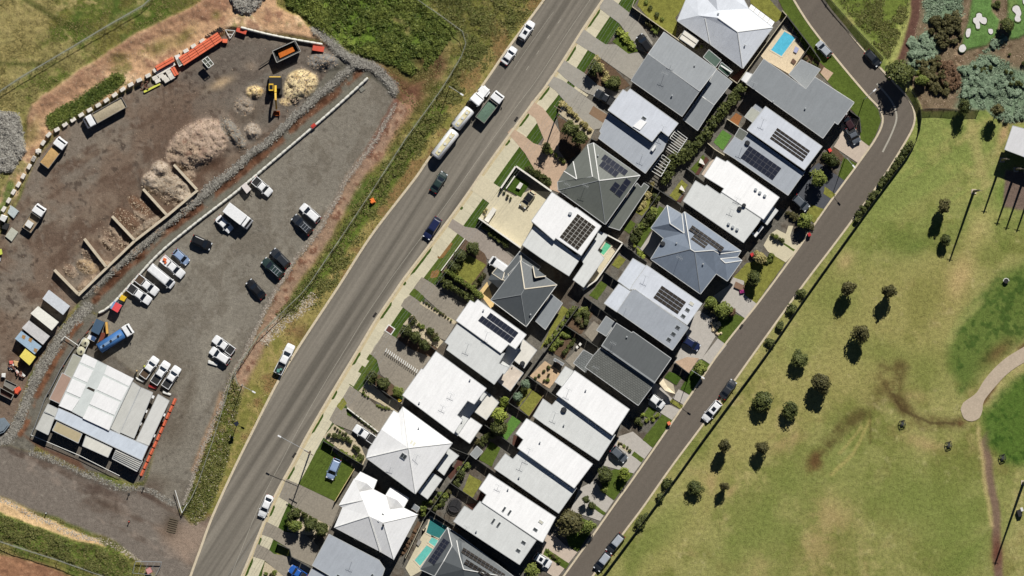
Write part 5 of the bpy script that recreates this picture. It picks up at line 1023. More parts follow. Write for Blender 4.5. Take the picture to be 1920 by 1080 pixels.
def car(label,f,r,kind="sedan",col="white",roofc=None,sun_roof=False,rack=False,tray="dark",z=None,grp=None,name=None,load=None):
    c,rz,L = place(f,r); c.z = z if z is not None else c.z
    root = thing(name or {"sedan": "sedan","hatch": "hatchback","wagon": "station_wagon","ute": "pickup_truck","van": "van"}[kind],label,{"sedan": "car","hatch": "car","wagon": "car","ute": "pickup","van": "van"}[kind],c,rz,grp)
    L = max(3.8,L); w = {"sedan": 1.82,"hatch": 1.74,"wagon": 1.9,"ute": 1.9,"van": 1.96}[kind] / 2; pm = paintm(col)
    hh = {"sedan": 1.45,"hatch": 1.48,"wagon": 1.7,"ute": 1.75,"van": 2.0}[kind]; belt = {"sedan": .92,"hatch": .95,"wagon": 1.05,"ute": 1.08,"van": 1.15}[kind]; a = L / 2
    if kind == "ute": st = [(-a,.93,.5,belt - .15),(-a + .12,.98,.42,belt),(-.05 * L,1,.35,belt),(.2 * L,1,.33,belt),(a - .75,.98,.35,belt - .03),(a - .25,.93,.4,belt - .16),(a - .05,.78,.45,belt - .34)]
    elif kind == "van": st = [(-a,.95,.4,belt),(-a + .15,1,.35,belt),(a - .9,1,.33,belt),(a - .3,.95,.36,belt - .12),(a,.76,.45,belt - .4)]
    else:
        rb = belt - (.02 if kind == "sedan" else 0); st = [(-a,.80,.45,rb - .24),(-a + .12,.91,.38,rb - .06),(-a + .5,.98,.33,rb),(-.15 * L,1,.3,belt),(.2 * L,1,.3,belt - .01),(a - .8,.97,.32,belt - .08),(a - .3,.90,.36,belt - .2),(a - .04,.74,.45,belt - .38)]
    mb = MB().loft([ring(x,w * k,z0,z1) for x,k,z0,z1 in st]); body = mb.build("body",pm,root,smooth=False); bevel(body,.05,2)
    # cabin: base and roof rectangles along x
    xb1,xr1,xr2,xb2 = {"sedan": (.24,.07,-.22,-.38),"hatch": (.27,.08,-.36,-.47),"wagon": (.26,.08,-.40,-.48),"ute": (.24,.10,-.13,-.19),"van": (.42,.27,-.48,-.495)}[kind]
    xb1 *= L; xr1 *= L; xr2 *= L; xb2 *= L; wb,wr = w * .93,w * (.76 if kind != "van" else .86)
    v = [(xb2,-wb,belt - .04),(xb1,-wb,belt - .04),(xb1,wb,belt - .04),(xb2,wb,belt - .04),(xr2,-wr,hh - .05),(xr1,-wr,hh - .05),(xr1,wr,hh - .05),(xr2,wr,hh - .05),(xr2 - .02 * L,-wr * .0 - wr * .8,hh),(xr1 - .05 * L,-wr * .8,hh),(xr1 - .05 * L,wr * .8,hh),(xr2 - .0 * L + .02 * L,wr * .8,hh),]
    v[8] = (xr2 + .03 * L,-wr * .8,hh); v[11] = (xr2 + .03 * L,wr * .8,hh)
    fc = [(0,1,5,4),(1,2,6,5),(2,3,7,6),(3,0,4,7),(4,5,9,8),(5,6,10,9),(6,7,11,10),(7,4,8,11),(8,9,10,11)]
    rm = paintm(roofc) if roofc else pm
    obj("cabin",v,fc,None,root,mats=[pm,rm],fm=[0,0,0,0,1,1,1,1,1])
    V_ = [Vector(x) for x in v]
    def glass(nm,ids,k=.88,out=.015):
        p = [V_[i] for i in ids]; cc = sum(p,Vector()) / 4; nn = (p[1] - p[0]).cross(p[2] - p[0]).normalized(); pp = [cc + (x - cc) * k + nn * out for x in p]; qq = [cc + (x - cc) * k - nn * .02 for x in p]
        obj(nm,pp + qq,[(0,1,2,3),(1,0,4,5),(2,1,5,6),(3,2,6,7),(0,3,7,4),(7,6,5,4)],M_CARGL,root)
    glass("windscreen",(1,2,6,5)); glass("rear_window",(3,0,4,7),.84); glass("side_window",(0,1,5,4),.84); glass("side_window",(2,3,7,6),.84)
    if sun_roof: MB().box(((xr1 + xr2) / 2 + .05 * L,0,hh + .012),((xr1 - xr2) * .38,wr * 1.1,.03)).build("sunroof",M_CARGL,root)
    if rack:
        for s_ in (-1,1): MB().bar((xr2 + .1,s_ * wr * .8,hh + .06),(xr1 - .2,s_ * wr * .8,hh + .06),.05).build("roof_rail",paintm("silver"),root)
        for k in (.25,.5,.75): MB().bar((xr2 + (xr1 - xr2) * k,-wr * .85,hh + .09),(xr2 + (xr1 - xr2) * k,wr * .85,hh + .09),.07).build("cross_bar",paintm("silver"),root)
    if kind == "ute":
        x0,x1 = -a + .1,xb2 - .03; tm = {"dark": M_BLK,"white": paintm("white"),"sand": mat("tray_sand",(168,150,124),.95,var=.2,scale=3),"brown": mat("tray_liner_brown",(88,72,58),.9,var=.2,scale=3)}[tray]
        MB().box(((x0 + x1) / 2,0,belt + .012),(x1 - x0,w * 1.72,.03)).build("tray_floor",tm,root)
        tr_ = MB()
        for s_ in (-1,1): tr_.box(((x0 + x1) / 2,s_ * w * .9,belt + .05),(x1 - x0,.1,.16))
        tr_.box((x0 + .02,0,belt + .05),(.08,w * 1.7,.16)); tr_.build("tray_side",pm,root)
        if load: MB().box((x0 + .6,.1,belt + .22),(.7,.6,.38),.3).box((x0 + 1.1,-.25,belt + .18),(.4,.5,.3),.1).build("tray_load",mat("load_" + load,dict(orange=(226,110,60),white=(228,228,224),teal=(96,150,140))[load],.8),root)
    for s_ in (-1,1):
        MB().box((a - .2,s_ * w * .68,belt - .27),(.22,.34,.14)).build("headlight",M_HL,root); MB().box((-a + .03,s_ * w * .74,belt - .16),(.1,.3,.18)).build("tail_light",M_TL,root)
        MB().box((xb1 - .25,s_ * (w + .09),belt + .08),(.12,.2,.14)).build("mirror",pm,root)
    if kind == "van": MB().box(((xr1 + xr2) / 2,0,hh + .01),((xr1 - xr2) * .96,wr * 1.5,.03)).build("roof_panel",pm,root)
    wheels(root,(a - .85 if kind != "van" else a - .8,-a + .82),2 * w)
    return root
k36 = dict(k=3.6)
def fr(ox,oy,*a,k=3.6): p = q(ox,oy,*a,k=k); return p[0],p[1]
# main road
car("white station wagon with black roof glass parked furthest up the main road",*fr(760,0,858,146,778,270),"wagon","white",sun_roof=True,z=ZR)
car("white sedan parked on the main road just ahead of the white tanker truck",*fr(760,0,740,320,663,428),"sedan","white",z=ZR)
car("dark green car with pale windscreen driving behind the tanker",*fr(760,270,268,192,185,322),"sedan","green",z=ZR)
car("dark navy car by the east kerb of the main road",*fr(760,270,138,638,226,500),"wagon","navy",z=ZR)
car("white twin-cab pickup with black tray on the dry verge",*fr(380,530,603,415,505,615),"ute","white",tray="dark",load="teal")
car("white sedan with dark windscreen parked low on the main road by the footpath",*fr(380,780,395,682,458,535),"sedan","white",z=ZR)
# fronts of the western row
car("silver-blue station wagon parked on the front lawn",*fr(380,780,855,425,912,290),"wagon","lightblue",z=.04)
car("bright blue pickup on the lowest driveway",*fr(440,900,620,985,800,1100,k=6),"ute","blue",z=.08)
car("white pickup with black tray cover beside the low white wall",*fr(560,700,625,605,860,760,k=6),"ute","white",tray="dark",z=.08)
car("cream convertible-like car with black roof in the walled forecourt",*fr(860,290,712,590,835,425,k=6),"hatch","cream",roofc="black",z=.085)
car("white van nosed out of the driveway by the dark cream-trimmed house",*fr(740,430,1075,335,1290,480,k=6),"van","white",z=.08)
car("black pickup in the driveway of the skillion-roofed house",*fr(940,140,1055,200,1275,320,k=6),"ute","dark",z=.08)
car("black car by the door of the gabled house",*fr(1000,0,1185,395,1315,570,k=6),"wagon","black",z=.08)
# side street
car("silver hatchback half on the lawn at the bend of the side street",*fr(1380,20,925,365,1050,500,k=6),"hatch","silver",z=.05)
car("dark hatchback parked by the fence at the bend",*fr(1520,0,462,440,375,345),"hatch","dark",z=ZR)
car("dark plum-coloured car on the rose driveway of the corner house",*fr(1500,200,510,130,575,230,k=6),"hatch","maroon",z=.08)
car("charcoal pickup on the rose driveway of the corner house",*fr(1500,200,635,395,560,250,k=6),"ute","grey",z=.08)
car("grey-blue car under the tree on the dark driveway",*fr(1420,290,560,610,420,480,k=6),"wagon","grey",z=.08)
car("blue hatchback on the pale driveway by the rock border",*fr(1260,540,275,660,165,590,k=6),"hatch","navy",z=.085)
car("white hatchback in the driveway of the slate duplex",*fr(1140,660,595,590,495,510,k=6),"hatch","white",z=.09)
car("dark grey station wagon on the driveway of the stepped duplex",*fr(1060,800,680,380,530,245,k=6),"wagon","grey",z=.08)
car("white station wagon with sunroof in the lowest eastern driveway",*fr(960,900,435,960,255,845,k=6),"wagon","white",sun_roof=True,z=.08)
car("dark grey sedan parked on the side street ahead of the white wagon",*fr(1140,660,1420,320,1280,515,k=6),"sedan","dark",z=ZR)
car("white station wagon with sunroof parked on the side street verge",*fr(1140,660,1080,770,1255,560,k=6),"wagon","white",sun_roof=True,z=ZR)
car("black station wagon with silver roof, upper of the pair low on the side street",*fr(960,900,1080,810,1240,615,k=6),"wagon","dark",roofc="silver",z=ZR)
car("black station wagon with silver roof, lower of the pair low on the side street",*fr(960,900,945,1010,1090,820,k=6),"wagon","dark",roofc="silver",z=ZR)
# car park
CP = "vehicles in the gravel car park"
car("white pickup with open dark tray beside the small box trailer",*fr(380,270,462,340,345,238),"ute","white",tray="dark",grp=CP)
car("white sedan tucked beside the white box truck",*fr(380,270,195,588,100,495),"sedan","white",grp=CP)
car("white station wagon parked beside the dark car with roof bars",*fr(380,270,668,415,785,518),"wagon","white",grp=CP)
car("dark station wagon with white roof bars",*fr(380,270,613,488,732,600),"wagon","dark",rack=True,grp=CP)
car("black four-wheel drive alone near the white barrier",*fr(0,270,1428,695,1298,635),"wagon","black",grp=CP)
car("dark green-black station wagon, upper of the pair by the stony bund",*fr(380,270,470,716,578,825),"wagon","dark",grp=CP)
car("dark four-wheel drive with roof rack, lower of the pair by the stony bund",*fr(380,270,410,780,538,895),"wagon","green",rack=True,grp=CP)
car("black sedan parked alone at the lower bund",*fr(380,270,308,922,412,1035),"sedan","black",grp=CP)
car("small silver-blue hatchback at the end of the vehicle row",*fr(0,270,1272,805,1178,722),"hatch","lightblue",grp=CP)
car("white pickup with orange load in its tray",*fr(0,270,1240,892,1095,768),"ute","white",tray="white",load="orange",grp=CP)
car("long white van in the vehicle row",*fr(0,270,1170,958,1012,828),"van","white",grp=CP)
car("white pickup with dark open tray beside the long van",*fr(0,270,1065,1008,922,898),"ute","white",tray="brown",grp=CP)
car("white pickup with black tray cover next to the yellow bin",*fr(0,270,1018,1068,868,962),"ute","white",tray="dark",grp=CP)
car("white pickup with brown tray, with a worker in yellow beside it",*fr(100,540,1165,780,1005,1005,k=6),"ute","white",tray="brown",grp=CP)
car("white pickup parked behind a red barrier piece",*fr(100,540,1290,830,1130,1075,k=6),"ute","white",tray="dark",grp=CP)
car("white pickup with black tray, nearest the orange barrier row",*fr(100,540,1410,885,1255,1120,k=6),"ute","white",tray="dark",grp=CP)
car("white pickup with black tray backed against the lower bund",*fr(380,530,75,372,210,470),"ute","white",tray="dark",grp=CP)
car("white station wagon beside the small white trailer at the lower bund",*fr(380,530,55,450,180,535),"wagon","white",grp=CP)

M_STEEL = mat("tipper_steel",(150,146,140),.6,metal=.2,var=.15,scale=2)
def truck(label,f,r,body="tipper",cabc="white",load=(168,150,120),cabL=2.0,bodyc=None,name="tipper_truck",z=None,w=2.4,mound=.3,wallh=.9):
    c,rz,L = place(f,r); c.z = z if z is not None else c.z; root = thing(name,label,"truck",c,rz); a = L / 2; pm = paintm(cabc); bm_ = mat("truck_body_%d_%d_%d" % bodyc,bodyc,.6,var=.1) if bodyc else M_STEEL
    MB().box((-.1,0,.75),(L - .4,.9,.3)).build("chassis",M_CHAS,root)
    x1 = a; x0 = a - cabL
    prof = [(x0,.55,2.45),(x0 + .1,.5,2.55),(x1 - .75,.5,2.55),(x1 - .35,.5,1.85),(x1 - .05,.5,1.4),(x1,.6,1.2)]
    cb = MB().loft([ring(x,(w / 2) * (1.0 if i < 3 else .95),z0,z1,.12) for i,(x,z0,z1) in enumerate(prof)]).build("cab",pm,root); bevel(cb,.06,2)
    def quad(nm,pts,m):
        p = [Vector(x) for x in pts]; nn = (p[1] - p[0]).cross(p[2] - p[0]).normalized(); obj(nm,[x + nn * .03 for x in p] + [x - nn * .02 for x in p],[(0,1,2,3),(1,0,4,5),(2,1,5,6),(3,2,6,7),(0,3,7,4),(7,6,5,4)],m,root)
    quad("windscreen",[(x1 - .36,-w * .42,1.9),(x1 - .36,w * .42,1.9),(x1 - .72,w * .40,2.5),(x1 - .72,-w * .40,2.5)],M_CARGL)
    for s_ in (-1,1):
        MB().box((x1 - 1.1,s_ * (w / 2 + .005),1.85),(.8,.04,.55)).build("side_window",M_CARGL,root); MB().box((x1 - .5,s_ * (w / 2 + .22),1.9),(.12,.22,.5)).build("mirror",M_BLK,root)
        MB().box((x1 + .01,s_ * w * .36,.95),(.06,.35,.2)).build("headlight",M_HL,root)
    b0,b1 = -a,x0 - .25; bl = b1 - b0; bc = (b0 + b1) / 2
    if body == "tipper":
        MB().box((bc,0,1.15),(bl,w * .96,.1)).build("tray_floor",bm_,root); wl = MB()
        for s_ in (-1,1): wl.box((bc,s_ * w * .47,1.15 + wallh / 2),(bl,.09,wallh))
        wl.box((b1 - .04,0,1.2 + wallh / 2 + .1),(.08,w * .9,wallh + .2)); wl.build("tray_wall",bm_,root); MB().box((b0 + .04,0,1.15 + wallh / 2),(.08,w * .9,wallh)).build("tailgate",bm_,root)
        if load:
            nxx,nyy = 7,5; vv = []; ff = []
            for i in range(nxx):
                for j in range(nyy):
                    u,t_ = i / (nxx - 1) * 2 - 1,j / (nyy - 1) * 2 - 1; vv.append((bc + u * (bl / 2 - .1),t_ * (w * .47 - .06),1.2 + wallh * .55 + mound * max(0,1 - u * u) * max(0,1 - t_ * t_) + random.uniform(-.05,.05)))
            for i in range(nxx - 1):
                for j in range(nyy - 1): n = i * nyy + j; ff.append((n,n + nyy,n + nyy + 1,n + 1))
            obj("load",vv,ff,mat("truck_load_%d_%d_%d" % load,load,.95,var=.25,scale=2.5),root,smooth=True)
    elif body == "flat":
        MB().box((bc,0,1.1),(bl,w * .98,.12)).build("tray_floor",mat("tray_timber",(150,132,108),.9,var=.2,scale=2),root)
        wl = MB()
        for s_ in (-1,1): wl.box((bc,s_ * w * .48,1.3),(bl,.06,.35))
        wl.box((b0 + .03,0,1.3),(.06,w * .9,.35)); wl.build("tray_side",M_STEEL,root); MB().box((b1,0,1.7),(.08,w * .95,1.2)).build("headboard",M_STEEL,root)
    elif body == "box":
        bx = MB().box((bc + .05,0,2.05),(bl + .3,w,2.2)).build("cargo_box",pm,root); bevel(bx,.05,2)
    elif body == "tank":
        n = 16; R_ = w * .45; rings = []
        for x,k in ((b0 - .0,.35),(b0 + .06,.75),(b0 + .2,1),(b1 - .2,1),(b1 - .06,.75),(b1,.35)): rings.append([(x,math.cos(2 * math.pi * i / n) * R_ * k,1.95 + math.sin(2 * math.pi * i / n) * R_ * k * .9) for i in range(n)])
        tk = MB().loft(rings).build("tank",bm_,root,smooth=True)
        MB().box((bc,0,1.95 + R_ * .9 + .02),(bl * .86,.5,.06)).build("catwalk",mat("catwalk_" + name,(206,196,150) if cabc == "white" and not bodyc == (70,120,180) else (130,160,196),.8,var=.1),root)
        for k in (-.3,0,.3): MB().tube((bc + k * bl,0,1.95 + R_ * .88),(bc + k * bl,0,1.95 + R_ * .9 + .18),.24,n=10).build("hatch_lid",M_BLK if bodyc == (70,120,180) else paintm("offwhite"),root)
        for s_ in (-1,1): MB().box((bc,s_ * w * .43,1.15),(bl,.12,.35)).build("side_rail",bm_,root)
    wheels(root,(x1 - .75,b0 + 1.9,b0 + .8),w,.5,.3); return root
def tank_trailer(label,f,r,z=None,w=2.5):
    c,rz,L = place(f,r); c.z = z if z is not None else c.z; root = thing("tanker_trailer",label,"trailer",c,rz); a = L / 2; n = 16; R_ = w * .47; rings = []
    for x,k in ((-a,.4),(-a + .1,.8),(-a + .3,1),(a - .3,1),(a - .1,.8),(a,.4)): rings.append([(x,math.cos(2 * math.pi * i / n) * R_ * k,1.95 + math.sin(2 * math.pi * i / n) * R_ * k) for i in range(n)])
    MB().loft(rings).build("tank",paintm("white"),root,smooth=True); MB().box((0,0,1.95 + R_ + .02),(L * .8,.9,.06)).build("catwalk",mat("catwalk_cream",(226,216,176),.8,var=.1),root)
    for k in (-.27,0,.27): MB().tube((k * L,0,1.95 + R_),(k * L,0,1.95 + R_ + .2),.3,n=12).build("hatch_lid",paintm("offwhite"),root)
    MB().box((0,0,.8),(L - .2,1.0,.25)).build("chassis",M_CHAS,root); MB().bar((a - .1,0,.8),(a + 1.0,0,.75),.14).build("drawbar",M_CHAS,root); wheels(root,(a - 1.0,-a + 1.8,-a + .7),w,.5,.3); return root
# prime mover with its trailers, tipper in the lane
c_,rz_,L_ = place(*fr(760,0,553,592,440,725)); root = thing("prime_mover","white bonneted prime mover pulling the tank trailers on the main road","truck",Vector((c_.x,c_.y,ZR)),rz_); a = L_ / 2
MB().box((-.2,0,.8),(L_ - .2,1.0,.3)).build("chassis",M_CHAS,root)
bevel(MB().loft([ring(x,wd,.5,z1,.15) for x,wd,z1 in ((a - 2.2,.85,1.75),(a - .4,.8,1.6),(a - .05,.68,1.35))]).build("bonnet",paintm("white"),root),.06)
bevel(MB().loft([ring(x,wd,.6,z1,.15) for x,wd,z1 in ((a - 4.2,1.2,3.1),(a - 4.0,1.22,3.2),(a - 2.7,1.2,2.9),(a - 2.2,1.1,1.9))]).build("cab",paintm("white"),root),.06)
MB().box((a - 2.42,0,2.35),(.08,2.0,.7)).build("windscreen",M_CARGL,root)
for s_ in (-1,1): MB().tube((a - 4.35,s_ * .95,1.0),(a - 4.35,s_ * .95,3.4),.1,n=8).build("exhaust_stack",M_MET,root); MB().box((a - 1.0,s_ * .95,.95),(1.3,.35,.5)).build("mudguard",paintm("white"),root); MB().box((a - .02,s_ * .6,1.0),(.1,.3,.25)).build("headlight",M_HL,root); MB().box((a - 2.2,s_ * 1.4,2.2),(.1,.2,.5)).build("mirror",M_BLK,root)
wheels(root,(a - 1.0,-a + 1.7,-a + .5),2.45,.5,.32)
tank_trailer("first white tank trailer, coupled right behind the prime mover",*fr(760,0,440,735,335,865),z=ZR); tank_trailer("second white tank trailer at the back of the road train",*fr(760,0,338,885,200,1062),z=ZR)
truck("tipper truck with grey-green tarped load overtaking the tank trailers",*fr(760,0,642,632,503,812),"tipper",load=(104,128,112),z=ZR)
truck("white-cabbed tipper with sand load beside the block row",*fr(0,0,578,838,843,690),"tipper",load=(176,164,140)); truck("white-cabbed tipper with timber-coloured tray near the gravel heap",*fr(0,0,432,942,300,1118),"tipper",load=(196,160,108),wallh=.6)
root_ = truck("white-cabbed flat-tray truck alone in the brown yard",*fr(0,270,288,420,180,580),"flat",name="flat_tray_truck"); MB().box((-1.6,.1,1.5),(1.3,1.4,.7)).build("tool_box",paintm("offwhite"),root_)
truck("white box truck with square cargo box in the car park",*fr(380,270,322,548,165,428),"box",name="box_truck",cabL=1.5); truck("blue water tank truck with white cab by the site sheds",*fr(0,530,890,305,672,445),"tank",bodyc=(70,120,180),name="water_truck",cabL=1.7)

# ------------------------------------------------------------------ yard plant and stores
def yardthing(name,label,cat,pts,grp=None):
    c = cen(pts); o = P(*c); o.z = max(0,hz(*c)); return thing(name,label,cat,o,0,grp),o
def boxpoly(nm,pts,z0,z1,m,parent,o): return MB().prism([P(*p)[:2] for p in pts],z0,z1).build(nm,m,parent,origin=(o.x,o.y,0))
def shrink(pts,k): c = cen(pts); return [(c[0] + (x - c[0]) * k,c[1] + (y - c[1]) * k) for x,y in pts]
# open bin trailer with orange load
pts = q(380,0,625,275,662,345,500,422,470,345,k=3.6); r,o = yardthing("bin_trailer","open black bin trailer with an orange earth load","trailer",pts)
M_BINB = mat("bin_black_steel",(70,70,70),.6,var=.15); M_BINE = mat("bin_pale_edge",(168,166,160),.6)
inn = shrink(pts,.88)
for i in range(4): j = (i + 1) % 4; boxpoly("side_wall",[pts[i],pts[j],inn[j],inn[i]],.7,2.3,M_BINB,r,o); MB().bar(P(*pts[i],2.33),P(*pts[j],2.33),.14).build("rim_rail",M_BINE,r,origin=(o.x,o.y,0))
boxpoly("bin_floor",inn,.7,.8,M_BINB,r,o); boxpoly("load",shrink(pts,.62),.8,1.35,mat("orange_earth",(206,112,44),.95,var=.25,scale=2),r,o); a_ = q(380,0,480,385,385,450,k=3.6); MB().bar(P(*a_[0],.7),P(*a_[1],.6),.18).build("drawbar",M_CHAS,r,origin=(o.x,o.y,0))
for p_ in q(380,0,545,400,600,375,520,330,575,300,k=3.6): MB().tube(P(*p_,.42) - Vector((.1,.2,0)),P(*p_,.42) + Vector((.1,.2,0)),.42,n=12).build("wheel",M_TYRE,r,origin=(o.x,o.y,0))
# excavator
ex = q(380,0,490,585,k=3.6)[0]; o = P(*ex); r = thing("excavator","yellow excavator with boom stretched towards its orange bucket","excavator",o); M_YEL = mat("machine_yellow",(232,190,70),.5,var=.1); M_YEL2 = mat("machine_yellow_worn",(214,160,60),.6,var=.2,scale=2)
for s_ in (-1,1):
    tk = MB().loft([[(s_ * 1.15 + dx,y,z) for dx,z in ((-.28,z0),(.28,z0),(.28,z1),(-.28,z1))] for y,z0,z1 in ((-1.9,.35,.6),(-1.6,.05,.85),(1.6,.05,.85),(1.9,.35,.6))]).build("track",M_CHAS,r)
MB().box((0,.1,.95),(2.0,2.2,.25)).build("undercarriage",M_CHAS,r); bevel(MB().box((0,.7,1.55),(2.5,2.4,.95)).build("house",M_BLK,r),.1); bevel(MB().box((0,1.75,1.5),(2.4,.6,1.0)).build("counterweight",M_YEL,r),.1)
cb = MB().box((-.75,-.2,2.0),(1.0,1.6,1.6),taper=.9).build("cab",M_YEL,r); MB().box((-.75,-1.0,2.1),(.8,.04,1.0)).build("windscreen",M_CARGL,cb); MB().box((-.75,-.2,2.82),(.7,.9,.05)).build("roof_hatch",M_CARGL,cb)
tip = P(*q(380,0,500,745,k=3.6)[0]) - o; el = Vector((tip.x * .55 + .1,tip.y * .62,4.3)); MB().bar((.15,.1,1.7),tuple(Vector((.15,.1,1.7)).lerp(el,.5) + Vector((0,0,.8))),.42,.55).bar(tuple(Vector((.15,.1,1.7)).lerp(el,.5) + Vector((0,0,.8))),tuple(el),.40,.45).build("boom",M_YEL,r); st_ = Vector((tip.x,tip.y + .3,1.6)); MB().bar(tuple(el + Vector((0,.3,.2))),tuple(st_),.34,.4).build("stick",M_YEL2,r); MB().tube((.15,-.9,2.0),tuple(Vector((.15,.1,1.7)).lerp(el,.5)),.1).build("hydraulic_ram",M_MET,r)
bk = MB(); bx_,by_ = tip.x,tip.y - .2
bk.box((bx_,by_,.75),(1.3,.1,.9)).box((bx_,by_ - .45,.35),(1.3,.9,.1)).box((bx_ - .63,by_ - .4,.7),(.08,.9,.7)).box((bx_ + .63,by_ - .4,.7),(.08,.9,.7)).build("bucket",mat("bucket_orange",(206,104,44),.7,var=.2),r)
# caged trailer, A-frame
pts = q(240,20,895,515,965,600,905,645,832,562); r,o = yardthing("mesh_trailer","white square four-pane frame on a trailer casting a tall shadow","trailer",pts); M_WF = mat("white_frame",(232,232,226),.6)
for a_,b_ in ((0,1),(1,2),(2,3),(3,0)): MB().bar(P(*pts[a_],2.6),P(*pts[b_],2.6),.14).build("frame_rail",M_WF,r,origin=(o.x,o.y,0))
mid = lambda a,b: ((a[0] + b[0]) / 2,(a[1] + b[1]) / 2)
MB().bar(P(*mid(pts[0],pts[1]),2.6),P(*mid(pts[2],pts[3]),2.6),.12).build("frame_rail",M_WF,r,origin=(o.x,o.y,0)); MB().bar(P(*mid(pts[1],pts[2]),2.6),P(*mid(pts[3],pts[0]),2.6),.12).build("frame_rail",M_WF,r,origin=(o.x,o.y,0))
boxpoly("display_panel",shrink(pts,.93),2.35,2.5,mat("dull_panel",(92,96,86),.8,var=.1),r,o); MB().tube(P(*cen(pts),0),P(*cen(pts),2.4),.12).build("mast",M_CHAS,r,origin=(o.x,o.y,0)); boxpoly("trailer_base",shrink(pts,.7),.3,.9,M_CHAS,r,o)
pts = q(240,20,1095,215,1205,225,1150,312); r,o = yardthing("frame_stand","white triangular steel frame next to the red box","frame",pts)
for i in range(3): MB().bar(P(*pts[i],.5),P(*pts[(i + 1) % 3],.5),.12).build("frame_rail",M_WF,r,origin=(o.x,o.y,0)); MB().bar(P(*pts[i],0),P(*pts[i],.5),.1).build("leg",M_WF,r,origin=(o.x,o.y,0))
MB().bar(P(*mid(pts[0],pts[2]),.5),P(*mid(pts[1],pts[2]),.5),.1).build("frame_rail",M_WF,r,origin=(o.x,o.y,0))
# orange plastic barriers stacked
M_OR = mat("barrier_orange",(238,122,88),.55,var=.1,objvar=.05); M_WHB = mat("block_white",(226,220,210),.9,var=.12,scale=2,objvar=.06)
def barrier_mesh(L,w,hh,k=.42):
    mb = MB(); prof = [(-w / 2,0),(-w / 2,.25),(-w * (k + .02),.45),(-w * k,hh),(w * k,hh),(w * (k + .02),.45),(w / 2,.25),(w / 2,0)]
    mb.loft([[(x,y,z) for y,z in prof] for x in (-L / 2,-L / 2 + .05,L / 2 - .05,L / 2)]); o_ = mb.build("barrier_shape",M_OR); me = o_.data; bpy.data.objects.remove(o_); return me
BAR = barrier_mesh(2.0,.6,1.0); BAR2 = barrier_mesh(1.7,.62,1.0,.16)
def barrier_row(a,b,n,rows,label,grp,gap=.62,hgt=1.0,me=None):
    A,B = P(*a),P(*b); d = (B - A).normalized(); nn = Vector((-d.y,d.x,0)); rz = math.atan2(d.y,d.x)
    for k in range(rows):
        for i in range(n):
            p_ = A.lerp(B,(i + .5) / n) + nn * gap * (k - (rows - 1) / 2); o_ = inst(me or BAR,"plastic_barrier",None,(p_.x,p_.y,max(0,hz(a[0] + (b[0] - a[0]) * (i + .5) / n,a[1] + (b[1] - a[1]) * (i + .5) / n))),rz,((A - B).length / n / 2.0 * .97,gap / .62,hgt)); tag(o_,label,"barrier",grp)
barrier_row(*q(240,20,320,655,515,545),2,2,"orange plastic barrier stored next to the white concrete blocks","orange barriers by the white blocks",.55)
barrier_row(*q(240,20,600,575,1040,290),5,4,"orange plastic barrier in the long packed stack at the yard edge","long stack of orange barriers",.52,1.3)
barrier_row(*q(240,20,500,640,550,730),1,2,"short orange barrier standing crosswise beside the block stack","crosswise orange barriers",.5); barrier_row(*q(240,20,1065,340,1120,345),1,1,"orange barrier piece turned out at the end of the long stack",None,.9)
barrier_row((330,746),(264,893),11,1,"orange plastic barrier in the row along the site sheds","orange barrier row by the sheds",.62,1.0,BAR2)
for pts,lb in ((q(240,20,1230,195,1340,225,1325,270,1220,235),"red-orange flat box at the end of the white wall near the triangular frame"),(q(380,0,748,308,822,318,815,352,742,340,k=3.6),"red-orange flat box below the far end of the white wall")):
    r,o = yardthing("tool_box",lb,"box",pts); boxpoly("box_body",pts,0,.9,M_OR,r,o); boxpoly("lid",shrink(pts,1.04),.9,1.0,mat("lid_red",(214,92,70),.6),r,o)
pts = q(240,20,525,510,580,490,635,600,580,635); r,o = yardthing("trailer_tray","white-edged grey tray trailer splitting the orange barrier stacks","trailer",pts); boxpoly("tray_bed",pts,.5,.75,M_WF,r,o); boxpoly("tray_floor",shrink(q(240,20,545,555,590,535,625,600,580,622),.95),.752,.77,mat("tray_grey",(132,136,128),.8),r,o); [MB().tube(P(*p_,.3) - Vector((.1,0,0)),P(*p_,.3) + Vector((.1,0,0)),.3,n=10).build("wheel",M_TYRE,r,origin=(o.x,o.y,0)) for p_ in (pts[1],pts[3])]
# white blocks
def block(x,y,ang,label,grp,L=.95,w=.62,hh=.7):
    o_ = inst(BLK,"concrete_block",None,(P(x,y).x,P(x,y).y,max(0,hz(x,y))),-ang + random.uniform(-.06,.06),(L,w,hh)); tag(o_,label,"block",grp)
b0_ = MB().box((0,0,.5),(1,1,1)).build("x",M_WHB); BLK = b0_.data; bpy.data.objects.remove(b0_)
bm = bmesh.new(); bm.from_mesh(BLK); bmesh.ops.bevel(bm,geom=list(bm.edges),offset=.06,segments=1,affect='EDGES'); bm.to_mesh(BLK); bm.free()
row = [q(0,0,x,y,k=3.6)[0] for x,y in ((1002,512),(942,543),(885,573),(830,605),(776,642),(720,678),(665,711),(607,743),(550,777),(495,810),(440,842),(386,876),(331,911),(293,965),(260,1022),(229,1072))] + [q(0,270,x,y,k=3.6)[0] for x,y in ((261,48),(229,100),(199,153),(159,218),(127,275),(94,325),(62,382),(28,440))]
for i,(x,y) in enumerate(row):
    a,b = row[max(0,i - 1)],row[min(len(row) - 1,i + 1)]; block(x,y,math.atan2(b[1] - a[1],b[0] - a[0]),"pale concrete block in the spaced row along the yard edge","spaced row of concrete blocks",1.15,.75,.75)
for x,y in ((315,670),(345,705),(400,680),(450,650),(500,610),(375,735),(408,755),(437,785),(460,692),(478,720),(497,752),(305,757),(335,792)): block(*q(240,20,x,y)[0],math.radians(-28),"pale concrete block in the cluster beside the orange barriers","clustered concrete blocks",1.15,.8,.8)
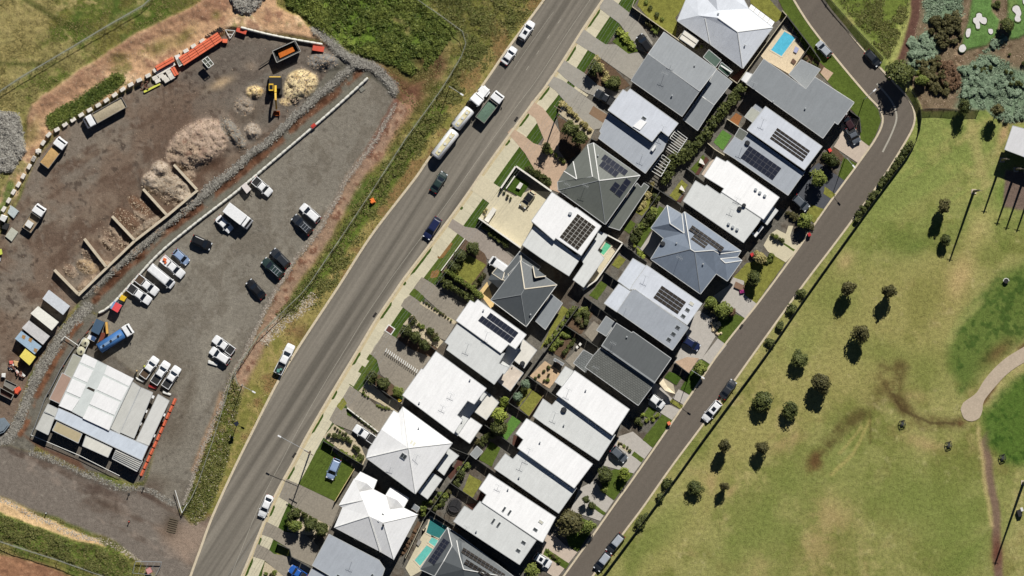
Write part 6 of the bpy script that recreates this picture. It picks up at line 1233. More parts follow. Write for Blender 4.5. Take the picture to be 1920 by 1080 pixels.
for x,y in ((740,402),(655,455),(838,345)): block(*q(240,20,x,y)[0],math.radians(-32),"pale concrete block behind the long orange stack","blocks behind the orange stack",1.1,.75,.75)
pts = q(240,20,175,905,355,815,368,832,185,925); r,o = yardthing("marker_board","long lime-yellow board lying by the concrete blocks","board",pts); boxpoly("board",pts,.35,.45,mat("lime_yellow",(222,224,96),.6),r,o); [MB().box((p_.x - o.x,p_.y - o.y,.18),(.2,.2,.34)).build("support",M_CHAS,r) for p_ in (P(*pts[0]).lerp(P(*pts[2]),.1),P(*pts[0]).lerp(P(*pts[2]),.9))]
pts = q(240,20,130,830,215,770,260,850,160,890); r,o = yardthing("scrap_heap","brown rusty scrap lying between blocks and the lime board","scrap",pts)
for i in range(14): p_ = random.choice(pts); c2 = cen([p_,cen(pts),cen(pts)]); MB().bar(P(c2[0] + random.uniform(-4,4),c2[1] + random.uniform(-4,4),.1 + .05 * i),P(c2[0] + random.uniform(-9,9),c2[1] + random.uniform(-7,7),.1 + .06 * i),.25,.12).build("scrap_bar",mat("rusty_steel",(112,82,68),.85,var=.3,scale=3),r,origin=(o.x,o.y,0))
pts = q(240,20,870,300,1040,190,1085,235,900,290); r,o = yardthing("steel_pile","dark steel frames piled behind the long orange stack","steel",pts)
for i in range(8): t_ = i / 7; MB().bar(P(pts[0][0] + t_ * 26,pts[0][1] - t_ * 16 - 3,.2 + .1 * (i % 3)),P(pts[0][0] + t_ * 26 + 10,pts[0][1] - t_ * 16 + 2,.25),.2).build("steel_bar",M_CHAS,r,origin=(o.x,o.y,0))
# long white wrapped barriers
def wrapped(label,line,w=5.0,hh=1.0,seg=12.0,nm="wrapped_barrier"):
    pts = resample(smooth_line(line,4),seg); o = P(*cen(pts)); r = thing(nm,label,"barrier",o)
    for a,b in zip(pts[:-1],pts[1:]):
        d = math.atan2(b[1] - a[1],b[0] - a[0]); n_ = (-math.sin(d),math.cos(d)); rings = []
        for k,wk in ((0,.75),(.12,1.0),(.5,1.08),(.88,1.0),(1,.75)):
            c = (a[0] + (b[0] - a[0]) * k,a[1] + (b[1] - a[1]) * k); z0 = hz(*c) - .1; ww = w / 2 * wk * random.uniform(.93,1.05)
            rings.append([P(c[0] + n_[0] * ww * t_,c[1] + n_[1] * ww * t_) + Vector((0,0,max(z0,-.1) + hh * zz * random.uniform(.96,1.03))) for t_,zz in ((-1,0),(-.95,.5),(-.55,.93),(0,1),(.55,.93),(.95,.5),(1,0))])
        MB().loft(rings).build("wrapped_section",mat("white_geotextile",(226,224,214),.9,var=.10,scale=2.5),r,smooth=True,origin=o)
    return r
wrapped("long white wrapped barrier between the stony strip and the car park",BARRIER,5.4,1.0); wrapped("white wrapped wall along the top of the working yard",[(452,52),(500,64),(550,74),(614,85)],5.0,1.0)
for (x,y),lb in ((q(380,0,748,850,k=3.6)[0],"red marker on the white wrapped barrier"),): tag(MB().box((P(x,y).x,P(x,y).y,.95),(1.0,.7,.25),.7).box((P(x,y).x,P(x,y).y,1.1),(.6,.4,.12),.7).build("marker_bag",mat("marker_red",(196,66,54),.7)),lb,"marker")
pts = q(380,0,1048,590,1078,572,1100,600,1072,622,k=3.6); r,o = yardthing("pallet","grey timber pallet by the top of the white wrapped barrier","pallet",pts)
for i in range(6): f_ = i / 6; a_ = (pts[0][0] + (pts[1][0] - pts[0][0]) * f_,pts[0][1] + (pts[1][1] - pts[0][1]) * f_); b_ = (pts[3][0] + (pts[2][0] - pts[3][0]) * f_,pts[3][1] + (pts[2][1] - pts[3][1]) * f_); MB().bar(P(*a_,.2),P(*b_,.2),.14,.05).build("slat",mat("grey_timber",(150,148,138),.9),r,origin=(o.x,o.y,0))
for e in ((pts[0],pts[1]),(pts[3],pts[2])): MB().bar(P(*e[0],.1),P(*e[1],.1),.1,.14).build("bearer",mat("grey_timber",(150,148,138),.9),r,origin=(o.x,o.y,0))
# storage bays
M_BAY = mat("bay_concrete",(206,193,170),.9,var=.18,scale=1.5); by = lambda *a: q(0,270,*a,k=3.6)
pts = by(975,290,1330,300,530,1020,365,850); r,o = yardthing("storage_bays","row of open concrete storage bays with four dividing walls","storage bay",pts); r.location.z = 0
for l in (by(530,1022,720,838),by(720,838,910,655),by(910,655,1135,480),by(1135,480,1335,312),by(530,1015,368,850),by(720,832,570,640),by(910,650,758,488),by(1125,478,968,305),by(1330,308,1175,140)): MB().bar(P(*l[0],.8),P(*l[1],.8),.5,1.7).build("bay_wall",M_BAY,r,origin=(o.x,o.y,0))
# pallets and junk by the western edge
for pts,lb,colr,hh in ((by(65,405,130,455,95,505,30,450),"pale grey steel sheet stack by the block row",(186,196,198),.6),(by(78,562,125,595,80,662,35,625),"cream timber pallet with grey clutter near the yard edge",(190,190,176),.4)):
    r,o = yardthing("sheet_stack",lb,"stack",pts); boxpoly("bearer",shrink(pts,.8),0,.15,M_CHAS,r,o)
    for i in range(3): boxpoly("sheet",shrink(pts,1 - .04 * i),.15 + i * hh / 4,.13 + (i + 1) * hh / 4,mat("stack_%d_%d" % colr[:2],colr,.7,var=.12,scale=2),r,o)
pts = by(5,480,55,480,50,560,5,550); r,o = yardthing("small_loader","small white machine half in shade by the block row","loader",pts); bevel(boxpoly("machine_body",by(15,475,58,490,35,530,0,510),.4,1.5,paintm("offwhite"),r,o),.08); boxpoly("bucket",by(25,530,68,540,50,580,15,570),.1,.8,M_BLK,r,o); [MB().tube(P(*p_,.35) - Vector((.12,0,0)),P(*p_,.35) + Vector((.12,0,0)),.35,n=10).build("wheel",M_TYRE,r,origin=(o.x,o.y,0)) for p_ in by(15,520,50,500)]
pts = by(-40,720,15,710,22,745,0,800,-40,790); r,o = yardthing("compact_roller","lime-yellow machine cut by the frame edge","machine",pts); bevel(boxpoly("machine_body",by(-40,715,14,708,20,745,-40,765),.5,1.5,mat("lime_machine",(206,214,92),.5),r,o),.08); boxpoly("drum",by(-40,770,10,760,5,790,-40,800),.0,.8,M_MET,r,o)
# shipping containers
def container(label,pts,col,rust=.05,hh=2.6,grp="row of storage containers",base=0.0):
    r,o = yardthing("container",label,"container",pts); nmm = "container_%d_%d_%d" % col; m_ = mat(nmm,col,.6,var=rust,scale=1.0)
    b_ = boxpoly("container_body",shrink(pts,.985),.15,hh - .05,m_,r,o); rf = boxpoly("container_roof",pts,hh - .05,hh,m_,r,o)
    e0,e1 = mid(pts[0],pts[3]),mid(pts[1],pts[2])
    for k in range(1,14):
        f_ = k / 14; a_ = (pts[0][0] + (pts[1][0] - pts[0][0]) * f_,pts[0][1] + (pts[1][1] - pts[0][1]) * f_); c2 = (pts[3][0] + (pts[2][0] - pts[3][0]) * f_,pts[3][1] + (pts[2][1] - pts[3][1]) * f_); a2 = (a_[0] * .95 + c2[0] * .05,a_[1] * .95 + c2[1] * .05); b2 = (a_[0] * .05 + c2[0] * .95,a_[1] * .05 + c2[1] * .95)
        if k == 1: mbr = MB()
        mbr.bar(P(*a2,hh + .01),P(*b2,hh + .01),.12,.03)
    struct(mbr.build("roof_rib",m_,rf,origin=(o.x,o.y,0)),"stuff")
    dr = MB().bar(P(*pts[0],1.35),P(*pts[3],1.35),.06,2.2).build("door",m_,r,origin=(o.x,o.y,0)); MB().bar(P(*mid(pts[0],mid(pts[0],pts[3])),1.2) + Vector((-.06,.05,0)),P(*mid(pts[0],mid(pts[0],pts[3])),1.6) + Vector((-.06,.05,0)),.05).build("lock_bar",M_MET,dr,origin=(o.x,o.y,0))
    return r,o
qq = lambda *a: q(0,530,*a,k=3.6)
container("pale grey container with two small roof vents, top of the container row",qq(335,50,477,160,432,217,293,108),(212,216,222)); container("clean white container, second in the row",qq(262,160,402,267,356,322,213,207),(242,240,230)); container("dull grey container with rust spots, third in the row",qq(202,255,342,362,296,418,154,305),(208,206,206),.14)
r,o = container("pale blue container with rusty roof patches",qq(150,325,287,430,241,482,108,377),(164,188,208),.10); [boxpoly("rust_patch",shrink(qq(x,y,x + 22,y + 8,x + 12,y + 34,x - 8,y + 20),1),2.602 + .012,2.62 + .012,mat("roof_rust",(170,132,84),.9,var=.3,scale=3),r,o) for x,y in ((160,350),(205,370),(240,440))]
container("short yellow container at the end of the row",qq(177,445,247,500,206,557,138,497),(240,222,112),.06)
# bins, skip, tanks near the sheds
pts = q(100,540,770,75,830,105,800,155,745,130); r,o = yardthing("skip_bin","small yellow skip bin by the white barrier","bin",pts); bevel(boxpoly("bin_body",pts,.1,1.1,mat("bin_yellow",(238,200,50),.55),r,o),.05); boxpoly("lid",shrink(pts,.9),1.1,1.16,mat("bin_yellow_lid",(228,186,44),.5),r,o)
pts = q(100,540,690,150,780,195,728,275,645,225); r,o = yardthing("site_toilet","red and blue portable cubicle beside the yellow skip bin","cubicle",pts); boxpoly("cubicle_body",pts,0,2.2,mat("cubicle_blue",(130,162,206),.6),r,o); boxpoly("roof_panel",q(100,540,712,158,782,195,730,277,665,238),2.2,2.28,mat("cubicle_red",(232,84,88),.55),r,o); boxpoly("roof_strip",q(100,540,690,150,709,158,662,236,645,225),2.2,2.28,mat("cubicle_blue",(130,162,206),.6),r,o); MB().bar(P(*pts[2],1.0) + Vector((.3,.2,0)),P(*pts[3],1.0) + Vector((.3,.2,0)),.05,1.9).build("door",mat("cubicle_red",(232,84,88),.55),r,origin=(o.x,o.y,0))
pts = q(100,540,495,345,585,385,520,525,430,480); r,o = yardthing("generator_unit","dark blue roofed pump unit with a white end box","pump unit",pts); boxpoly("housing",pts,.3,2.3,mat("housing_brown",(96,66,54),.8,var=.2),r,o); boxpoly("roof",shrink(pts,1.02),2.3,2.4,mat("roof_navy_sheet",(72,96,120),.5,var=.06),r,o); boxpoly("end_box",q(100,540,415,515,495,550,465,605,385,565),.3,1.6,paintm("white"),r,o); boxpoly("end_box_lid",q(100,540,440,525,490,550,470,600,425,578),1.6,1.68,mat("box_lid_blue",(66,92,130),.5),r,o); boxpoly("yellow_panel",q(100,540,590,385,612,380,625,510,600,515),.2,1.5,mat("panel_amber",(226,176,90),.6),r,o); boxpoly("red_skid",q(100,540,545,500,600,505,560,590,500,640),.1,.8,mat("skid_rust",(120,62,46),.8,var=.2),r,o)
for (x,y),lb in ((q(100,540,365,610)[0],"beige round water tank nearer the pump unit"),(q(100,540,318,705)[0],"beige round water tank nearer the sheds")):
    p_ = P(x,y); r = thing("water_tank",lb,"tank",p_); MB().tube((0,0,0),(0,0,2.0),.88,n=24).build("tank_wall",mat("tank_beige",(188,184,158),.7,var=.06),r); MB().tube((0,0,2.0),(0,0,2.28),.9,.2,n=24).build("tank_roof",mat("tank_beige_roof",(200,196,168),.7,var=.06),r); MB().tube((.1,-.1,2.15),(.1,-.1,2.4),.2,n=10).build("hatch",M_BLK,r)
def pipe(nm,label,line,rad,m,z=.6,brackets=None,cat="pipe"):
    o = P(*cen(line)); r = thing(nm,label,cat,o); mb = MB()
    for a,b in zip(line[:-1],line[1:]): mb.tube(P(*a,z),P(*b,z),rad,n=8)
    mb.build("pipe_run",m,r,origin=o)
    for p_ in (brackets or line): MB().box((P(*p_).x - o.x,P(*p_).y - o.y,z / 2),(.8,.14,z),.8).build("bracket",mat("bracket_red",(176,98,84),.7),r) if brackets else MB().bar(P(*p_,0),P(*p_,z),.06).build("support",m,r,origin=o)
    return r
q72 = lambda *a: q(0,600,*a,k=7.2)
pipe("supply_pipe","long grey pipe on red brackets beside the sheds",q72(1255,40,1060,290,870,560,760,760,650,1000),.2,mat("pipe_grey",(112,104,96),.7),.55,q72(1245,45,1180,165,1065,268,1000,375,920,500,850,630)); pipe("white_pipe","bent white pipe reaching over the stony strip",q72(828,275,875,222,1055,345),.09,M_WF,.8); pipe("tank_pipe","white pipe loop round the two water tanks",q(100,540,270,680,330,575,345,560,400,620,345,730),.07,M_WF,2.1)
pipe("perimeter_rail","thin white rail along the shaded south side of the sheds",q(40,650,80,745,270,825,490,918,720,1035,830,1090,k=4.5),.07,M_WF,1.0); pipe("perimeter_cable","thin grey rail down the west side of the sheds",q(40,650,440,10,330,190,265,320,200,430,150,570,110,680,80,745,k=4.5),.06,M_TRIMG,1.0)
# junk at the west
for pts,lb,c1,c2,hh in ((q72(75,800,240,880,180,960,50,880),"grey flat tray with side rails lying by the open skip",(128,126,120),(150,148,140),.7),(q72(0,905,195,1010,160,1080,0,1000),"dark open skip with a pale rim at the frame edge",(84,58,52),(150,172,180),1.2)):
    r,o = yardthing("open_skip",lb,"skip",pts); boxpoly("skip_floor",shrink(pts,.9),.2,.35,mat("skip_in_%d" % c1[0],c1,.8,var=.2),r,o)
    for i in range(len(pts)): j = (i + 1) % len(pts); inn = shrink(pts,.9); boxpoly("skip_wall",[pts[i],pts[j],inn[j],inn[i]],.1,hh,mat("skip_edge_%d" % c2[0],c2,.6,var=.1),r,o)
pts = q72(120,610,190,600,300,740,270,780,110,680); r,o = yardthing("rubble_pile","heap of white and red plastic scraps below the yellow container","scrap",pts)
for i in range(26): f_ = random.random(); x,y = pts[0][0] + (pts[2][0] - pts[0][0]) * f_ + random.uniform(-4,4),pts[0][1] + (pts[2][1] - pts[0][1]) * f_ + random.uniform(-4,5); MB().box((P(x,y).x - o.x,P(x,y).y - o.y,.2 + random.random() * .5),(random.uniform(.3,1.0),random.uniform(.15,.5),.2),random.random() * 3).build("scrap_piece",random.choice([paintm("offwhite"),paintm("offwhite"),mat("scrap_brown",(120,82,66),.8),mat("scrap_pink",(216,170,160),.8)]),r)
for pts,lb,colr,nm,cat in ((q72(125,550,180,550,180,600,125,600),"red cube of stacked plastic near the rubbish heap",(222,118,104),"plastic_crate","crate"),(q72(185,545,265,560,245,640,190,620),"tan square board leaning by the yellow container",(206,174,128),"timber_crate","crate"),(q72(25,720,80,715,75,780,20,775),"white square bag near the west edge",(232,232,228),"bulk_bag","bag"),(q72(190,930,265,895,290,940,240,1010,200,1000),"orange plastic heap by the open skip",(228,96,66),"plastic_heap","plastic"),(q(0,780,-20,20,30,10,70,60,30,110,-20,130,k=3.6),"blue-grey scrap bundle at the west frame edge",(120,132,142),"scrap_bundle","scrap")):
    r,o = yardthing(nm,lb,cat,pts); bevel(boxpoly("lower_piece",pts,0,.7,mat("junk_%d_%d" % colr[:2],colr,.7,var=.15,scale=3),r,o),.06); boxpoly("upper_piece",shrink(pts,.7),.7,1.0,mat("junk_%d_%d" % colr[:2],colr,.7),r,o)
# site sheds
q45 = lambda *a: q(40,650,*a,k=4.5); A27 = math.radians(27)
def sshed(label,pts,col,z=2.7,rib=None,walls=(176,174,168),ang=27.0,over=.05,thick=.12):
    h_ = House("site_shed",label,pts,"shed",walls); h_.roof(sk(pts,z + .08,z,(-math.sin(A27),math.cos(A27))),roofmat("shed_roof_%d_%d_%d" % col,col,ang=math.radians(ang),var=.06),over=over,thick=thick,win=False); h_.door(*mid(pts[2],pts[3]),-A27); return h_
sshed("olive-grey site shed nearest the water tanks",q45(440,62,507,95,425,266,363,226),(178,178,164)); sshed("brown-roofed site shed on the west side",q45(345,222,422,265,322,478,238,440),(178,150,134)); sshed("pale grey site shed with a white cap on the south-west corner",q45(225,485,307,525,225,742,123,692),(206,206,200)).trim([q45(195,545,280,590)],M_TRIMG,.1)
big = sshed("large white multi-sheet canopy roof over the site sheds",q45(527,60,945,270,738,708,425,545,318,500),(216,222,220),3.3)
def sheets(pts): big.roof(sk(pts,3.44,3.40,(-math.sin(A27),math.cos(A27))),R_WHITE,walls=False,thick=.03,name="roof_sheet")
for a in ((527,60,642,115,614,182,497,130),(490,146,606,200,555,302,437,250),(430,270,548,322,498,430,380,378),(372,396,490,446,425,545,318,500),(725,155,945,270,908,335,700,232),(692,248,900,345,842,458,636,362),(626,380,835,470,785,578,575,485),(568,500,778,592,738,706,518,604)): sheets(q45(*a))
big.roof(sk(q45(568,338,622,362,612,382,548,350),3.36,3.36,U),mat("roof_opening",(54,48,42),.9),walls=False,thick=.02,name="roof_gap")
sshed("long pale blue walkway roof south of the canopy",q45(315,518,1068,840,1016,957,283,607),(212,221,232),2.95); sshed("tan-roofed cabin under the south row",q45(300,632,512,735,480,812,263,706),(192,178,144),2.6); sshed("cream-roofed cabin in the middle of the south row",q45(545,752,767,855,730,932,517,836),(228,226,216),2.6); rb_ = sshed("ribbed white cabin at the end of the south row",q45(800,868,1022,965,975,1052,768,945),(226,222,212),2.6)
for k in range(1,6): f_ = k / 6; p4_ = q45(800,868,1022,965,975,1052,768,945); a_ = (p4_[0][0] + (p4_[3][0] - p4_[0][0]) * f_,p4_[0][1] + (p4_[3][1] - p4_[0][1]) * f_); b_ = (p4_[1][0] + (p4_[2][0] - p4_[1][0]) * f_,p4_[1][1] + (p4_[2][1] - p4_[1][1]) * f_); rb_.trim([[(*a_,2.72),(*b_,2.72)]],M_TRIMG,.12,.06,"roof_rib")
sshed("long grey cabin roof touching the canopy",q45(940,300,1003,343,830,730,752,688),(206,206,200),2.8); sshed("long grey cabin roof, second from the canopy",q45(1012,347,1108,388,950,772,838,722),(208,208,203),2.75); sshed("long grey cabin roof nearest the orange barrier row",q45(1155,403,1247,457,1075,832,972,790),(218,218,214),2.75)
for i,(x,y) in enumerate(((1112,420),(1055,540),(1005,645),(960,735),(1205,570),(1120,745))):
    p_ = P(*q45(x,y)[0]); r = thing("air_conditioner","white air conditioner box " + ("in the gap between the grey cabins" if i < 4 else "on the outer wall of the outermost cabin"),"air conditioner",p_,0,"gap air conditioners" if i < 4 else "outer wall air conditioners"); MB().box((0,0,.9),(.12,.12,1.8)).build("stand",M_CHAS,r); MB().box((0,0,2.0),(.75,.6,.5),-A27).build("casing",paintm("white"),r)
# small barriers behind the pickups
for pts,c_,lb in ((q(100,540,925,1000,1030,1045,1015,1065,935,1030),"offwhite","white rounded wheel stop behind the worker's pickup"),(q45(1075,315,1150,340,1140,362,1072,340),"red","red rounded wheel stop between the pickups"),(q45(1195,368,1268,398,1258,415,1192,392),"offwhite","white rounded wheel stop behind the pickup by the orange row"),(q(380,530,38,520,105,548,98,565,35,545,k=3.6),"offwhite","small white wheel stop by the lower bund")):
    r,o = yardthing("wheel_stop",lb,"wheel stop",pts); bevel(boxpoly("stop_body",pts,0,.45,paintm(c_),r,o),.15,3); boxpoly("foot",shrink(pts,.5),-.05,.02,M_BLK,r,o)
pts = q(380,270,262,285,292,262,330,305,300,335,k=3.6); r,o = yardthing("box_trailer","small pale box trailer beside the white pickup","trailer",pts); boxpoly("trailer_box",pts,.45,1.5,mat("trailer_pale",(206,200,196),.6),r,o); boxpoly("lid",shrink(pts,1.03),1.5,1.58,mat("trailer_lid",(226,218,214),.5),r,o); MB().bar(P(*mid(pts[2],pts[3]),.45),P(*q(380,270,335,345,k=3.6)[0],.4),.1).build("drawbar",M_CHAS,r,origin=(o.x,o.y,0)); [MB().tube(P(*p_,.3) - Vector((.1,.08,0)),P(*p_,.3) + Vector((.1,.08,0)),.3,n=10).build("wheel",M_TYRE,r,origin=(o.x,o.y,0)) for p_ in (mid(pts[0],pts[3]),mid(pts[1],pts[2]))]
# people at the pickups
def person(label,x,y,ang,shirt,trousers,hat,bend=0.0):
    p_ = P(x,y); r = thing("person",label,"person",p_,ang); me = bpy.data.meshes.new("body")
    hx = bend; v = [(0,0,.95),(0,.0,1.15),(hx * .4,0,1.38),(hx * .6,0,1.50),(hx * .7,0,1.66),(.03,.11,.9),(.08,.13,.5),(0,.13,.07),(.16,.14,.04),(.0,-.11,.9),(-.06,-.13,.5),(-.08,-.13,.07),(.08,-.14,.04),(hx * .45,.2,1.40),(hx * .5 + .08,.27,1.15),(hx * .6 + .25,.25,1.0),(hx * .45,-.2,1.40),(hx * .5 + .08,-.27,1.15),(hx * .6 + .22,-.25,.98)]
    e = [(0,1),(1,2),(2,3),(3,4),(0,5),(5,6),(6,7),(7,8),(0,9),(9,10),(10,11),(11,12),(2,13),(13,14),(14,15),(2,16),(16,17),(17,18)]
    rad = [.15,.16,.17,.07,.105,.1,.075,.05,.05,.1,.075,.05,.05,.07,.05,.04,.07,.05,.04]
    me.from_pydata(v,e,[]); b_ = link(bpy.data.objects.new("body",me),r); sm = b_.modifiers.new("skin",'SKIN')
    for i,sv in enumerate(me.skin_vertices[0].data): sv.radius = (rad[i],rad[i]); sv.use_root = (i == 0)
    b_.modifiers.new("sub",'SUBSURF').levels = 1; b_.modifiers["sub"].render_levels = 1
    m_ = mat("clothes_%s" % label[:12],shirt,.9); me.materials.append(m_)
    MB().tube((hx * .7,0,1.62),(hx * .7,0,1.80),.13,.09,n=12).tube((hx * .7 + .05,0,1.62),(hx * .7 + .05,0,1.65),.19,.17,n=12).build("hat",mat("hat_%d_%d" % hat[:2],hat,.6),r); MB().loft([[(x_ * k_,y_ * k_,z_) for x_,y_ in ((.14,.1),(.14,-.1),(-.12,-.12),(-.12,.12))] for z_,k_ in ((.94,1.2),(.5,1.25),(.45,1.2))]).build("trousers",mat("trousers_dark",trousers,.9),r); return r
person("worker in a yellow shirt leaning at the tray of a white pickup",*q(100,540,1022,880)[0],math.radians(-20),(222,226,96),(60,62,70),(206,212,96),.25); person("worker with a tan hat standing between shed and pickup",*q(100,540,942,932)[0],math.radians(60),(96,92,86),(56,56,60),(206,180,132))
# gate and small posts at the track
pts = q(0,780,915,980,1090,985,1085,1010,1050,1075,895,1060,k=3.6); r,o = yardthing("site_gate","grey mesh gate panels at the bottom of the access track","gate",pts); r.location.z = 0
for i in range(5): MB().bar(P(*pts[i],1.0),P(*pts[(i + 1) % 5],1.0),.14 if i == 0 else .08).build("gate_rail",M_TRIMG,r,origin=(o.x,o.y,0)); MB().bar(P(*pts[i],0),P(*pts[i],1.0),.08).build("gate_post",M_TRIMG,r,origin=(o.x,o.y,0))
for k in (.25,.5,.75): MB().bar(P(pts[0][0] + (pts[1][0] - pts[0][0]) * k,pts[0][1],.9),P(pts[4][0] + (pts[3][0] - pts[4][0]) * k,pts[4][1] + 3 * k,.9),.05).build("gate_bar",M_TRIMG,r,origin=(o.x,o.y,0))
pts = q(0,780,985,1035,1015,1020,1030,1050,1000,1068,k=3.6); r,o = yardthing("traffic_sign","red and white square sign leaning at the gate","sign",pts); boxpoly("sign_face",pts,.9,.95,mat("sign_pink",(206,150,146),.6),r,o); boxpoly("sign_border",shrink(pts,1.12),.86,.9,mat("sign_red",(150,54,50),.6),r,o); MB().bar(P(*cen(pts),0),P(*cen(pts),.9),.07).build("post",M_TRIMG,r,origin=(o.x,o.y,0))
def bollard(label,x,y,hh,m,cap=None):
    r = thing("marker_post",label,"post",P(x,y)); MB().tube((0,0,0),(0,0,hh),.09,n=8).build("post",m,r); MB().tube((0,0,hh),(0,0,hh + .12),.16,.12,n=8).build("cap",cap or m,r); MB().box((0,0,.04),(.45,.45,.08)).build("base",M_BLK,r)
bollard("red-topped marker post in the middle of the access track",*q(0,780,872,712,k=3.6)[0],.9,mat("marker_orange",(214,110,90),.6)); bollard("dark marker post below the shed corner on the track",*q(0,780,870,528,k=3.6)[0],1.0,M_CHAS); bollard("white-topped stub post on the tan bank",*q(0,780,312,655,k=3.6)[0],.8,M_BLK,M_WF); bollard("dark post at the tip of the shed rail",*q(0,780,968,488,k=3.6)[0],.9,M_CHAS)
pts = q(0,780,1145,690,1205,705,1185,790,1125,775,k=3.6); r,o = yardthing("cattle_grid","small dark timber-slatted grid at the corner of the track","grid",pts)
for k in range(7): f_ = k / 6; MB().bar(P(pts[0][0] + (pts[3][0] - pts[0][0]) * f_,pts[0][1] + (pts[3][1] - pts[0][1]) * f_,.08),P(pts[1][0] + (pts[2][0] - pts[1][0]) * f_,pts[1][1] + (pts[2][1] - pts[1][1]) * f_,.08),.2,.12).build("slat",mat("grid_timber",(104,94,78),.9,var=.2),r,origin=(o.x,o.y,0))
pipe("boom_gate","pale V-shaped boom barrier at the car park exit",q(0,780,1182,502,1228,655,1262,595,k=3.6),.09,M_WF,1.0,cat="boom gate")
tag(MB().box((P(699,377).x,P(699,377).y,.5),(.9,1.2,.5),.5,taper=.6).box((P(697,379).x,P(697,379).y,.8),(.4,.5,.3),.9).build("orange_bag",mat("bag_orange",(240,130,60),.8)),"bright orange plastic bag on the green embankment","bag")
# ------------------------------------------------------------------ fences and walls
M_FPOST = mat("fence_steel",(150,152,140),.6,metal=.2,var=.06); M_PFENCE = mat("park_fence_black",(38,40,42),.6,var=.05); M_CBD = mat("fence_sheet_grey",(92,92,88),.6,var=.06); M_CBC = mat("fence_sheet_cream",(206,196,170),.6,var=.05); M_WWALL = mat("rendered_wall_white",(238,234,224),.85,var=.04); M_TIM = mat("fence_timber",(140,118,92),.9,var=.15)
def wire_fence(label,line,step=27,hh=1.8,grp=None):
    pts = resample(line,step); o = P(*cen(pts)); r = thing("wire_fence",label,"fence",o)
    for p_ in pts: z = hz(*p_); MB().tube(P(*p_) + Vector((0,0,z - .1)),P(*p_) + Vector((0,0,z + hh)),.045,n=6).build("post",M_FPOST,r,origin=o)
    for zz,nm in ((hh,"top_rail"),(.9,"mid_wire"),(.15,"bottom_wire")):
        mb = MB()
        for a,b in zip(pts[:-1],pts[1:]): mb.bar(P(*a) + Vector((0,0,hz(*a) + zz)),P(*b) + Vector((0,0,hz(*b) + zz)),.1 if zz == hh else .03)
        mb.build(nm,M_FPOST,r,origin=o)
wire_fence("long pale wire fence between the site and the main road verge",SITE_FENCE); wire_fence("pale wire fence crossing the rough grass field above the dirt bank",FIELD_FENCE); wire_fence("wire fence across the green strip below the access track",SOUTH_FENCE)
wire_fence("short wire fence from the boom barrier along the weedy strip",[(436,705),(420,760),(395,840),(365,925),(341,962)])
pm_ = MB()
for i in range(18): pm_.box(((i + .5) / 18 - .5,0,.95),(.036,.03 / 2.4,1.7))
o_ = pm_.build("x",M_PFENCE); PANEL = o_.data; bpy.data.objects.remove(o_)
def picket_fence(label,line,step=21.8):
    pts = resample(line,step); o = P(*cen(pts)); r = thing("picket_fence",label,"fence",o)
    for i,p_ in enumerate(pts): MB().bar(P(*p_,0),P(*p_,1.9),.09).build("post",M_PFENCE,r,origin=o)
    for a,b in zip(pts[:-1],pts[1:]):
        A,B = P(*a),P(*b); d = B - A; c = (A + B) / 2 - o; inst(PANEL,"panel",r,(c.x,c.y,0),math.atan2(d.y,d.x),(d.length,2.4,1)); 
        mb = MB().bar(A + Vector((0,0,1.82)),B + Vector((0,0,1.82)),.05).bar(A + Vector((0,0,.15)),B + Vector((0,0,.15)),.05); mb.build("rail",M_PFENCE,r,origin=o)
picket_fence("long black picket fence between the side street and the park",PARK_FENCE); picket_fence("black picket fence along the top stretch of the side street",PARK_FENCE_N); picket_fence("short black fence and hedge line at the top of the park",[(1727,205),(1760,203),(1800,207),(1840,206)])
def sheet_fence(label,line,hh=1.8,m=None,cap=.10,nm="boundary_fence",step=21.8,thick=.05,z0=0.0):
    m = m or M_CBD; o = P(*line[0]); r = thing(nm,label,"fence" if "fence" in nm else "wall",o)
    for a,b in zip(line[:-1],line[1:]):
        n = max(1,round(math.dist(a,b) / step))
        for i in range(n):
            A = P(a[0] + (b[0] - a[0]) * i / n,a[1] + (b[1] - a[1]) * i / n); B = P(a[0] + (b[0] - a[0]) * (i + 1) / n,a[1] + (b[1] - a[1]) * (i + 1) / n); d = (B - A).normalized()
            MB().bar(A + d * .03 + Vector((0,0,hh / 2 + z0)),B - d * .03 + Vector((0,0,hh / 2 + z0)),thick,hh).build("panel",m,r,origin=o)
        MB().bar(P(*a,hh + z0),P(*b,hh + z0),max(cap,thick + .02),.07).build("top_cap",m,r,origin=o)
def wall(label,line,hh=1.6,thick=.25,m=None): sheet_fence(label,line,hh,m or M_WWALL,thick + .03,"garden_wall",60,thick)
